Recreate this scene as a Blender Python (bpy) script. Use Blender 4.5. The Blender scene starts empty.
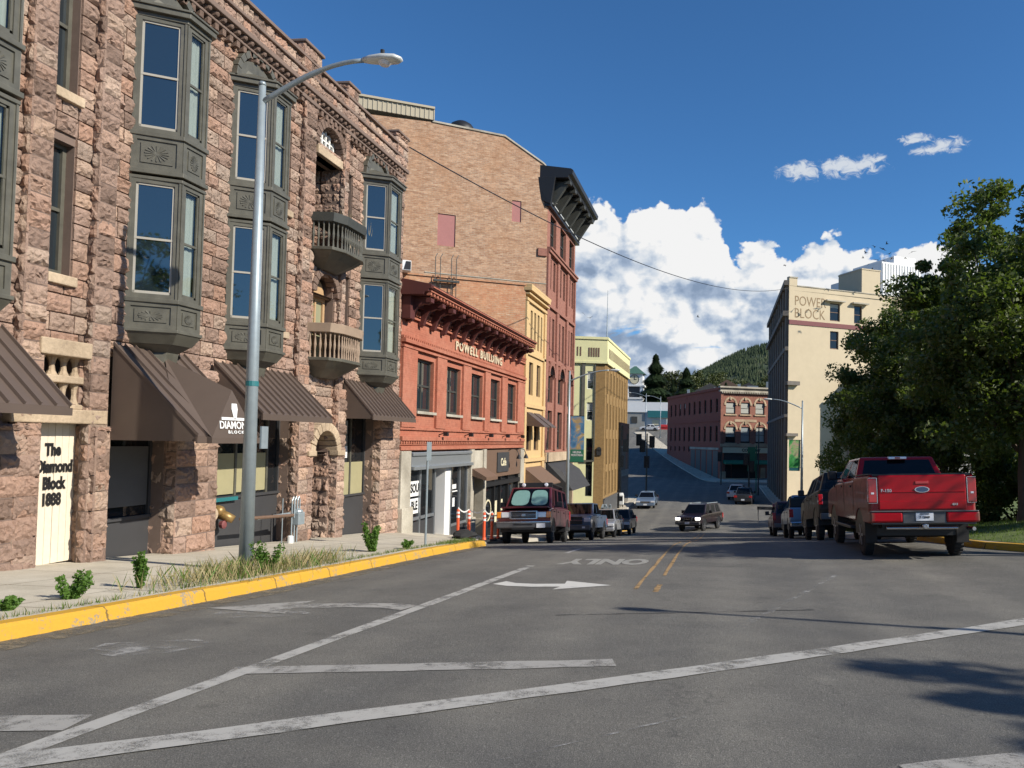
import bpy, bmesh, math, random
import numpy as np
from mathutils import Vector, Matrix
R=math.radians
random.seed(7); rng=np.random.default_rng(7)
scene=bpy.context.scene; COL=scene.collection

# ------------------------------------------------------------------ terrain profile
PT=[(-400,14),(-60,2.2),(-20,-.35),(0,-1.53),(10,-2.11),(20,-2.69),(24,-3.1),(28,-3.58),(34,-4.27),(40,-4.92),(48,-5.72),(54,-6.2),(60,-6.42),(75,-6.25),(95,-6.05),(118,-5.75),(130,-4.7),(149,-2.4),(185,2.9),(220,6.0),(300,9),(600,16),(3000,60)]
_x=np.array([p[0] for p in PT],float); _z=np.array([p[1] for p in PT],float)
_m=np.gradient(_z,_x)
for i in range(1,len(_x)-1):
    a=(_z[i]-_z[i-1])/(_x[i]-_x[i-1]); b=(_z[i+1]-_z[i])/(_x[i+1]-_x[i])
    _m[i]=0 if a*b<=0 else 2*a*b/(a+b)
def PR(y):
    i=int(min(max(np.searchsorted(_x,y)-1,0),len(_x)-2)); h=_x[i+1]-_x[i]; t=(y-_x[i])/h
    return ((2*t**3-3*t**2+1)*_z[i]+(t**3-2*t**2+t)*h*_m[i]+(-2*t**3+3*t**2)*_z[i+1]+(t**3-t**2)*h*_m[i+1])
def G(x,y):
    c=np.interp(y,[4,15,22,60,88],[0.0,.028,.043,.043,0.0])
    return float(PR(y)+c*max(-14,min(12,(x+1.15))))
def ZB(y):   # sidewalk level along the left facades (x=-10.4)
    if y<24.5: return -2.12-.0715*(y-11.3)
    e=np.interp(y,[24.5,32,60],[.27,.1,.06]); return G(-8.6,y)+.15+float(e)
def slopeY(x,y): return (G(x,y+1)-G(x,y-1))/2

# ------------------------------------------------------------------ materials
MAT={}
def newmat(n):
    m=bpy.data.materials.new(n); m.use_nodes=True; nt=m.node_tree; b=nt.nodes['Principled BSDF']; MAT[n]=m
    return m,nt,b
def nd(nt,t,**k):
    n=nt.nodes.new(t)
    for a,v in k.items():
        if a.startswith('i_'): n.inputs[a[2:].replace('_',' ')].default_value=v
        else: setattr(n,a,v)
    return n
def ln(nt,a,b): nt.links.new(a,b)
def c4(c): return (c[0],c[1],c[2],1)
def ramp(nt,src,stops):
    r=nd(nt,'ShaderNodeValToRGB'); e=r.color_ramp.elements
    while len(e)<len(stops): e.new(.5)
    for i,(p,c) in enumerate(stops): e[i].position=p; e[i].color=c4(c) if len(c)==3 else c
    ln(nt,src,r.inputs[0]); return r.outputs[0]
def noise(nt,vec,scale,detail=5,rough=.55,dist=0):
    n=nd(nt,'ShaderNodeTexNoise'); n.inputs['Scale'].default_value=scale; n.inputs['Detail'].default_value=detail; n.inputs['Roughness'].default_value=rough; n.inputs['Distortion'].default_value=dist
    if vec: ln(nt,vec,n.inputs['Vector'])
    return n.outputs['Fac']
def mix(nt,fac,a,b,mode='MIX'):
    m=nd(nt,'ShaderNodeMix',data_type='RGBA',blend_type=mode)
    for s,v in ((m.inputs[0],fac),(m.inputs[6],a),(m.inputs[7],b)):
        if isinstance(v,(int,float)): s.default_value=v
        elif isinstance(v,tuple): s.default_value=c4(v)
        else: ln(nt,v,s)
    return m.outputs[2]
def mth(nt,op,a,b=None,c=None):
    m=nd(nt,'ShaderNodeMath',operation=op)
    for i,v in enumerate((a,b,c)):
        if v is None: continue
        if isinstance(v,(int,float)): m.inputs[i].default_value=v
        else: ln(nt,v,m.inputs[i])
    return m.outputs[0]
def bump(nt,b,h,strength=.3,dist=.01):
    n=nd(nt,'ShaderNodeBump'); n.inputs['Strength'].default_value=strength; n.inputs['Distance'].default_value=dist
    ln(nt,h,n.inputs['Height']); ln(nt,n.outputs[0],b.inputs['Normal'])
def pos(nt): return nd(nt,'ShaderNodeNewGeometry').outputs['Position']
def uvn(nt): return nd(nt,'ShaderNodeTexCoord').outputs['UV']

def plain(n,c,rough=.6,metal=0,var=.18,scale=3,spec=.5,coat=0,bmp=0,bscale=60):
    m,nt,b=newmat(n); P=pos(nt)
    if var:
        f=noise(nt,P,scale,6,.6)
        col=mix(nt,f,tuple(x*(1-var) for x in c),tuple(min(1,x*(1+var)) for x in c)); ln(nt,col,b.inputs['Base Color'])
    else: b.inputs['Base Color'].default_value=c4(c)
    b.inputs['Roughness'].default_value=rough; b.inputs['Metallic'].default_value=metal; b.inputs['Specular IOR Level'].default_value=spec
    b.inputs['Coat Weight'].default_value=coat; b.inputs['Coat Roughness'].default_value=.04
    if bmp: bump(nt,b,noise(nt,P,bscale,4),bmp,.01)
    return m
def brick(n,c1,c2,mortar,w=.22,h=.075,msize=.008,var=.3,patch=None,bmp=.4,rough=.85,scale=1.0,bias=0.0,pfac=.5,mottle=None):
    m,nt,b=newmat(n); u=uvn(nt)
    t=nd(nt,'ShaderNodeTexBrick'); ln(nt,u,t.inputs['Vector'])
    t.inputs['Scale'].default_value=1; t.inputs['Brick Width'].default_value=w; t.inputs['Row Height'].default_value=h
    t.inputs['Mortar Size'].default_value=msize; t.inputs['Mortar Smooth'].default_value=.2; t.inputs['Bias'].default_value=bias
    t.inputs['Color1'].default_value=c4(c1); t.inputs['Color2'].default_value=c4(c2); t.inputs['Mortar'].default_value=c4(mortar)
    P=pos(nt); f=noise(nt,P,.55,6,.65); f2=noise(nt,P,5,5,.7)
    col=mix(nt,mth(nt,'MULTIPLY',f,.9),t.outputs['Color'],tuple(x*(1-var) for x in c1),'MIX') if patch is None else mix(nt,ramp(nt,f,[(.42,(0,0,0)),(.62,(pfac,)*3)]),t.outputs['Color'],patch)
    col=mix(nt,1.0,col,ramp(nt,f2,[(.2,(.72,.72,.72)),(.8,(1.22,1.22,1.22))]),'MULTIPLY')
    if mottle:
        mp=nd(nt,'ShaderNodeMapping'); mp.inputs['Scale'].default_value=(1.3,4.5,1); ln(nt,u,mp.inputs['Vector']); q=noise(nt,mp.outputs[0],1.0,5,.75)
        col=mix(nt,ramp(nt,q,[(.50,(0,0,0)),(.66,(.75,.75,.75))]),col,mottle); q2=noise(nt,mp.outputs[0],1.7,4,.7)
        col=mix(nt,ramp(nt,q2,[(.56,(0,0,0)),(.68,(.55,.55,.55))]),col,(.66,.50,.34) if n.startswith('common') else c1)
    ln(nt,col,b.inputs['Base Color']); b.inputs['Roughness'].default_value=rough; b.inputs['Specular IOR Level'].default_value=.25
    hh=mth(nt,'SUBTRACT',mth(nt,'MULTIPLY',f2,.5),t.outputs['Fac'])
    bump(nt,b,hh,bmp,.008)
    return m
def stone(n,c,var,bmp=.8,attr=True):
    m,nt,b=newmat(n); P=pos(nt)
    f=noise(nt,P,16,8,.75); f2=noise(nt,P,60,6,.75); f3=noise(nt,P,.7,4,.6)
    if attr:
        a=nd(nt,'ShaderNodeAttribute',attribute_name='blk').outputs['Fac']
        base=ramp(nt,a,[(0,tuple(x*.55 for x in c)),(.12,tuple(x*.8 for x in c)),(.35,c),(.6,(c[0]*1.12,c[1]*1.0,c[2]*.92)),(.8,(c[0]*1.0,c[1]*1.12,c[2]*1.15)),(1,(c[0]*1.35,c[1]*1.36,c[2]*1.28))])
    else: base=ramp(nt,f3,[(.3,tuple(x*.85 for x in c)),(.7,tuple(x*1.15 for x in c))])
    col=mix(nt,1.0,base,ramp(nt,f,[(.25,(1-var,)*3),(.75,(1+var,)*3)]),'MULTIPLY')
    col=mix(nt,1.0,col,ramp(nt,f3,[(.3,(.8,.78,.76)),(.7,(1.1,1.1,1.1))]),'MULTIPLY')
    ln(nt,col,b.inputs['Base Color']); b.inputs['Roughness'].default_value=.92; b.inputs['Specular IOR Level'].default_value=.2
    bump(nt,b,mth(nt,'ADD',f,mth(nt,'MULTIPLY',f2,.45)),bmp,.04)
    return m
stone('red_sandstone',(.385,.268,.210),.30,1.0)
stone('pale_sandstone',(.46,.36,.25),.25,.5,attr=False)
stone('grey_ashlar',(.42,.39,.32),.2,.4,attr=False)
plain('stone_mortar',(.17,.12,.095),.95,bmp=.4,var=.25,scale=6)
brick('orange_brick',(.385,.135,.082),(.325,.11,.068),(.42,.17,.11),msize=.006,patch=(.44,.19,.125),pfac=.6,bmp=.35,mottle=(.36,.12,.075))
brick('common_brick',(.48,.30,.19),(.29,.16,.10),(.42,.33,.24),w=.30,h=.10,msize=.012,patch=(.40,.21,.11),pfac=.5,bias=-.15,mottle=(.25,.13,.07))
brick('common_brick_low',(.52,.29,.16),(.40,.19,.10),(.44,.32,.22),w=.30,h=.10,msize=.012,patch=(.54,.25,.13),pfac=.5,mottle=(.40,.17,.09))
brick('red_brick',(.33,.145,.105),(.26,.105,.08),(.33,.2,.15),msize=.008,var=.2)
brick('dark_red_brick',(.36,.10,.07),(.28,.08,.055),(.25,.14,.1),msize=.008,var=.2)
brick('olive_brick',(.29,.18,.07),(.23,.135,.05),(.30,.22,.12),msize=.009,var=.2)
plain('yellow_render',(.55,.38,.18),.8,var=.14,bmp=.15)
plain('cream_terracotta',(.64,.62,.34),.7,var=.12)
plain('sign_brown',(.27,.19,.11),.9)
plain('tan_stucco',(.55,.46,.315),.9,var=.1,scale=1.2,bmp=.2)
plain('grey_rubble',(.16,.14,.12),.9,var=.3,scale=2,bmp=.5,bscale=12)
plain('maroon_paint',(.17,.05,.05),.7)
plain('bronze_metal',(.105,.10,.078),.5,.15,var=.5,scale=5,bmp=.15)
plain('bronze_dark',(.05,.052,.045),.55,.1,var=.3,scale=7)
plain('sash_paint',(.36,.34,.29),.5,var=.1)
plain('sash_white',(.70,.70,.66),.5,var=.05)
plain('awning_metal',(.125,.093,.075),.42,.25,var=.12,scale=2)
plain('awning_side',(.105,.078,.062),.5,.1,var=.15,scale=2)
plain('red_cornice',(.085,.022,.018),.6,var=.2)
plain('black_paint',(.014,.014,.015),.45,var=.1)
plain('charcoal_panel',(.045,.045,.047),.5,var=.2,scale=2)
plain('grey_aluminium',(.42,.45,.47),.35,.7,var=.08)
plain('steel_galv',(.30,.35,.37),.42,.35,var=.2,scale=9)
plain('pale_steel',(.55,.57,.55),.45,.2,var=.1)
plain('concrete',(.36,.33,.28),.9,var=.2,scale=1.5,bmp=.2)
plain('concrete_grey',(.27,.27,.25),.9,var=.25,scale=.8,bmp=.2)
plain('white_paint',(.74,.74,.72),.6,var=.06)
plain('cream_wood',(.66,.58,.45),.75,var=.14,scale=14)
plain('tan_wood',(.42,.27,.14),.7,var=.25,scale=10)
plain('brown_wood',(.14,.085,.055),.7,var=.3,scale=12)
plain('dark_interior',(.02,.019,.018),.9,var=.2)
plain('roof_tar',(.06,.06,.06),.9,var=.3)
plain('metal_siding',(.40,.35,.25),.55,.2,var=.08)
plain('pink_panel',(.36,.155,.14),.8,var=.12)
plain('slate',(.035,.035,.037),.75,var=.5,scale=4)
plain('teal_trim',(.02,.14,.15),.5)
plain('green_cloth',(.02,.16,.09),.7)
plain('green_roof',(.05,.12,.09),.6)
plain('pale_sheet',(.62,.56,.38),.8,var=.12,scale=4)
plain('orange_plastic',(.75,.10,.03),.5,var=.1)
plain('red_plastic',(.5,.03,.03),.5)
plain('brass',(.30,.19,.07),.45,.5,var=.4,scale=20)
plain('rubber',(.018,.018,.018),.85,var=.3,scale=20,bmp=.3)
plain('chrome',(.6,.6,.6),.15,.95,var=0)
plain('rim_alloy',(.33,.33,.34),.35,.8,var=.1)
plain('bumper_grey',(.11,.11,.11),.45,.3)
plain('lamp_clear',(.75,.76,.78),.12,.2,var=0,coat=1)
plain('lamp_amber',(.8,.25,.02),.2,0,var=0,coat=1)
plain('lamp_red',(.42,.008,.01),.2,0,var=0,coat=1)
plain('plate_white',(.72,.74,.76),.4,var=.05)
plain('sunshade',(.22,.40,.36),.35,.35,var=.15,scale=10)
plain('curb_concrete',(.38,.35,.29),.9,var=.2)
plain('bark',(.10,.075,.055),.9,var=.4,scale=6,bmp=.6,bscale=20)
plain('bird_dark',(.03,.03,.03),.8,var=0)
plain('curtain',(.40,.41,.37),.9,var=.06)
def glassmat(n,c,rough=.02,spec=.9,ior=1.9):
    m,nt,b=newmat(n); P=pos(nt)
    b.inputs['Base Color'].default_value=c4(c); b.inputs['Roughness'].default_value=rough; b.inputs['IOR'].default_value=ior; b.inputs['Specular IOR Level'].default_value=spec
    bump(nt,b,noise(nt,P,1.6,2),.05,.02)
glassmat('window_glass',(.012,.02,.026),ior=1.75)
glassmat('dark_glass',(.012,.014,.016),ior=1.5,spec=.5)
glassmat('car_glass',(.008,.009,.011),ior=1.55,spec=.6)
plain('lamp_lit',(.9,.9,.9),.2,0,var=0)
MAT['lamp_lit'].node_tree.nodes['Principled BSDF'].inputs['Emission Color'].default_value=(1,.95,.85,1); MAT['lamp_lit'].node_tree.nodes['Principled BSDF'].inputs['Emission Strength'].default_value=3
glassmat('shop_blind',(.27,.27,.17),ior=1.5,spec=.5,rough=.08)
m,nt,b=newmat('clear_glass'); nt.nodes.remove(b)
tr=nd(nt,'ShaderNodeBsdfTransparent'); tr.inputs[0].default_value=(.80,.86,.86,1); gl=nd(nt,'ShaderNodeBsdfGlossy'); gl.inputs['Roughness'].default_value=.02; gl.inputs[0].default_value=(.9,.9,.9,1)
fr=nd(nt,'ShaderNodeFresnel'); fr.inputs[0].default_value=1.55; mx=nd(nt,'ShaderNodeMixShader'); ln(nt,mth(nt,'ADD',fr.outputs[0],.02),mx.inputs[0]); ln(nt,tr.outputs[0],mx.inputs[1]); ln(nt,gl.outputs[0],mx.inputs[2]); ln(nt,mx.outputs[0],nt.nodes['Material Output'].inputs[0])
def carpaint(n,c,metal=.3,rough=.32,mud=0,mudc=(.16,.12,.085)):
    m,nt,b=newmat(n); P=nd(nt,'ShaderNodeTexCoord').outputs['Object']; f=noise(nt,P,3,6,.7)
    col=mix(nt,ramp(nt,f,[(.3,(0,0,0)),(.8,(.22,.22,.22))]),c,tuple(x*.6+(.05 if n!='paint_red' else .004) for x in c))
    if mud:
        sx=nd(nt,'ShaderNodeSeparateXYZ'); ln(nt,P,sx.inputs[0]); side=mth(nt,'ABSOLUTE',sx.outputs[0])
        f2=noise(nt,P,5,8,.75)
        k=mth(nt,'ADD',mth(nt,'MULTIPLY',mth(nt,'SUBTRACT',side,.955),14),mth(nt,'MULTIPLY',mth(nt,'SUBTRACT',f2,.5),3.0))
        k=mth(nt,'ADD',k,mth(nt,'MULTIPLY',mth(nt,'SUBTRACT',.75,sx.outputs[2]),.6))
        kc=nd(nt,'ShaderNodeClamp'); ln(nt,k,kc.inputs[0]); kk=mth(nt,'MULTIPLY',kc.outputs[0],mud)
        col=mix(nt,kk,col,mudc)
        ln(nt,mth(nt,'ADD',rough,mth(nt,'MULTIPLY',kk,.5)),b.inputs['Roughness'])
    else: b.inputs['Roughness'].default_value=rough
    ln(nt,col,b.inputs['Base Color']); b.inputs['Metallic'].default_value=metal
    b.inputs['Specular IOR Level'].default_value=.25 if mud else .5; b.inputs['Coat Weight'].default_value=.6 if not mud else .22; b.inputs['Coat Roughness'].default_value=.06
carpaint('paint_red',(.36,.003,.009),.0,.22,mud=.8,mudc=(.11,.07,.05))
carpaint('paint_maroon',(.115,.018,.025),.3)
carpaint('paint_black',(.008,.008,.009),.0,.35,mud=.4,mudc=(.05,.045,.036))
carpaint('paint_wine',(.014,.005,.007),.1,.3)
carpaint('paint_blue',(.05,.10,.19),.35)
carpaint('paint_steel',(.20,.27,.36),.5)
carpaint('paint_silver',(.45,.46,.47),.6)
carpaint('paint_dark',(.03,.032,.035),.3)
carpaint('paint_darkred',(.09,.02,.02),.3)
carpaint('paint_white',(.65,.65,.64),.05)
# asphalt
def asphalt():
    m,nt,b=newmat('asphalt'); P=pos(nt)
    fine=noise(nt,P,130,3,.7); mid=noise(nt,P,24,4,.6); big=noise(nt,P,.35,6,.65,.5); st=noise(nt,P,1.6,7,.72)
    col=ramp(nt,fine,[(.25,(.035,.034,.032)),(.42,(.096,.093,.085)),(.56,(.150,.145,.132)),(.66,(.255,.245,.225)),(.76,(.44,.43,.39))])
    col=mix(nt,1.0,col,ramp(nt,big,[(.3,(.8,.81,.83)),(.7,(1.25,1.23,1.18))]),'MULTIPLY')
    col=mix(nt,1.0,col,ramp(nt,st,[(.25,(.62,.62,.63)),(.38,(.88,.88,.88)),(.62,(1.05,1.05,1.04)),(.75,(1.38,1.36,1.32))]),'MULTIPLY')
    # wheel tracks running along the street: paler polished bands
    sx=nd(nt,'ShaderNodeSeparateXYZ'); ln(nt,P,sx.inputs[0])
    w=mth(nt,'SINE',mth(nt,'ADD',mth(nt,'MULTIPLY',sx.outputs[0],3.6),mth(nt,'MULTIPLY',big,2.0)))
    col=mix(nt,1.0,col,ramp(nt,w,[(0,(.93,.93,.93)),(1,(1.09,1.085,1.07))]),'MULTIPLY')
    # fine dark cracks
    v=nd(nt,'ShaderNodeTexVoronoi',feature='DISTANCE_TO_EDGE'); v.inputs['Scale'].default_value=.33
    dis=nd(nt,'ShaderNodeVectorMath',operation='ADD'); nz=nd(nt,'ShaderNodeTexNoise'); nz.inputs['Scale'].default_value=1.3; nz.inputs['Detail'].default_value=6; ln(nt,P,nz.inputs['Vector'])
    sc=nd(nt,'ShaderNodeVectorMath',operation='SCALE'); sc.inputs[3].default_value=1.6; ln(nt,nz.outputs['Color'],sc.inputs[0]); ln(nt,P,dis.inputs[0]); ln(nt,sc.outputs[0],dis.inputs[1]); ln(nt,dis.outputs[0],v.inputs['Vector'])
    ck=mth(nt,'MULTIPLY',mth(nt,'LESS_THAN',v.outputs['Distance'],.004),mth(nt,'GREATER_THAN',big,.53))
    col=mix(nt,mth(nt,'MULTIPLY',ck,.25),col,(.035,.035,.035))
    ln(nt,col,b.inputs['Base Color']); b.inputs['Roughness'].default_value=.8; b.inputs['Specular IOR Level'].default_value=.35
    bump(nt,b,mth(nt,'ADD',fine,mid),.7,.012)
asphalt()
def roadpaint(n,c,wear,patchy=2.2,base=.12):
    m,nt,b=newmat(n); P=pos(nt); f=noise(nt,P,patchy,8,.75); g=noise(nt,P,120,3,.7)
    a=mth(nt,'ADD',f,mth(nt,'MULTIPLY',g,.35))
    k=ramp(nt,a,[(wear,(0,0,0)),(wear+.16,(1,1,1))])
    ln(nt,mix(nt,f,tuple(x*.8 for x in c),c),b.inputs['Base Color']); b.inputs['Roughness'].default_value=.75
    sf_=nd(nt,'ShaderNodeSeparateColor'); ln(nt,k,sf_.inputs[0]); ln(nt,mth(nt,'ADD',mth(nt,'MULTIPLY',sf_.outputs[0],1-base),base),b.inputs['Alpha'])
    bump(nt,b,g,.4,.006)
roadpaint('paint_line',(.40,.39,.36),.52)
roadpaint('paint_worn',(.33,.32,.295),.54)
roadpaint('paint_faint',(.30,.295,.28),.66,2.5,0.0)
plain('kraft_paper',(.30,.27,.15),.85,var=.15,scale=4)
roadpaint('paint_amber',(.36,.23,.10),.50)
roadpaint('paint_letters',(.58,.57,.53),.44,base=.45)
plain('railing_stone',(.30,.22,.155),.85,var=.25,scale=5)
roadpaint('gutter_dirt',(.20,.17,.12),.62,3.5,0.0)
roadpaint('crack_tar',(.035,.035,.035),.40)  # dark tar of a sealed road crack
def curbyellow():
    m,nt,b=newmat('curb_yellow'); P=pos(nt); f=noise(nt,P,3,8,.75); g=noise(nt,P,30,4,.7)
    k=ramp(nt,mth(nt,'ADD',mth(nt,'MULTIPLY',f,.6),mth(nt,'MULTIPLY',g,.4)),[(.42,(0,0,0)),(.455,(1,1,1))])
    sy=nd(nt,'ShaderNodeSeparateXYZ'); ln(nt,P,sy.inputs[0]); jt=mth(nt,'LESS_THAN',mth(nt,'FRACT',mth(nt,'DIVIDE',mth(nt,'ADD',sy.outputs[1],mth(nt,'MULTIPLY',g,.06)),1.55)),.016)
    col=mix(nt,k,(.27,.22,.15),mix(nt,g,(.47,.255,.02),(.58,.325,.03)))
    col=mix(nt,mth(nt,'MULTIPLY',jt,.75),col,(.06,.05,.03))
    ln(nt,col,b.inputs['Base Color']); b.inputs['Roughness'].default_value=.65; bump(nt,b,g,.3,.01)
curbyellow()
def walkmat():
    m,nt,b=newmat('sidewalk_concrete'); P=pos(nt); f=noise(nt,P,1.1,8,.7); g=noise(nt,P,70,3,.7)
    t=nd(nt,'ShaderNodeTexBrick'); ln(nt,P,t.inputs['Vector']); t.offset=0; t.inputs['Scale'].default_value=1; t.inputs['Brick Width'].default_value=1.5; t.inputs['Row Height'].default_value=1.5; t.inputs['Mortar Size'].default_value=.014
    t.inputs['Color1'].default_value=(1,1,1,1); t.inputs['Color2'].default_value=(.92,.92,.92,1); t.inputs['Mortar'].default_value=(.45,.42,.38,1)
    col=ramp(nt,f,[(.25,(.36,.32,.245)),(.5,(.50,.45,.355)),(.75,(.60,.55,.45))])
    col=mix(nt,1.0,col,t.outputs['Color'],'MULTIPLY'); col=mix(nt,1.0,col,ramp(nt,g,[(.3,(.8,.8,.8)),(.7,(1.15,1.15,1.15))]),'MULTIPLY')
    ln(nt,col,b.inputs['Base Color']); b.inputs['Roughness'].default_value=.92; bump(nt,b,g,.3,.008)
walkmat()
def earth(n,a,b_,c,sc=.6):
    m,nt,b=newmat(n); P=pos(nt); f=noise(nt,P,sc,8,.7); g=noise(nt,P,25,4,.7)
    ln(nt,mix(nt,1.0,ramp(nt,f,[(.3,a),(.5,b_),(.7,c)]),ramp(nt,g,[(.3,(.7,.7,.7)),(.7,(1.25,1.25,1.25))]),'MULTIPLY'),b.inputs['Base Color']); b.inputs['Roughness'].default_value=.95; bump(nt,b,g,.5,.03)
earth('lawn_soil',(.06,.085,.02),(.09,.13,.03),(.14,.17,.05),2)
earth('dry_ground',(.16,.13,.08),(.2,.17,.1),(.12,.13,.06))
earth('hill_forest',(.022,.038,.016),(.038,.058,.024),(.095,.10,.05),.012)
def leafmat(n,a,c,trans=.35):
    m,nt,b=newmat(n); nt.nodes.remove(b); P=pos(nt)
    f=noise(nt,P,1.1,3,.6); g=noise(nt,P,14,2,.6)
    col=mix(nt,mth(nt,'ADD',mth(nt,'MULTIPLY',f,.6),mth(nt,'MULTIPLY',g,.4)),a,c)
    d=nd(nt,'ShaderNodeBsdfPrincipled'); ln(nt,col,d.inputs['Base Color']); d.inputs['Roughness'].default_value=.5; d.inputs['Specular IOR Level'].default_value=.3
    t=nd(nt,'ShaderNodeBsdfTranslucent'); ln(nt,mix(nt,1.0,col,(1.5,1.7,.6),'MULTIPLY'),t.inputs[0])
    x=nd(nt,'ShaderNodeMixShader'); x.inputs[0].default_value=trans; ln(nt,d.outputs[0],x.inputs[1]); ln(nt,t.outputs[0],x.inputs[2]); ln(nt,x.outputs[0],nt.nodes['Material Output'].inputs[0])
leafmat('leaf_green',(.038,.060,.014),(.125,.165,.038),.38)
leafmat('leaf_pale',(.07,.095,.04),(.17,.20,.09))
leafmat('leaf_weed',(.06,.13,.02),(.14,.24,.05))
leafmat('leaf_yellow',(.16,.17,.03),(.3,.28,.06))
leafmat('grass_blade',(.07,.12,.02),(.16,.22,.06))
leafmat('dry_grass',(.26,.21,.11),(.42,.36,.2),.2)
leafmat('needle_dark',(.018,.034,.014),(.045,.07,.03),.12)
leafmat('leaf_far',(.04,.055,.02),(.11,.12,.05),.2)

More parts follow.
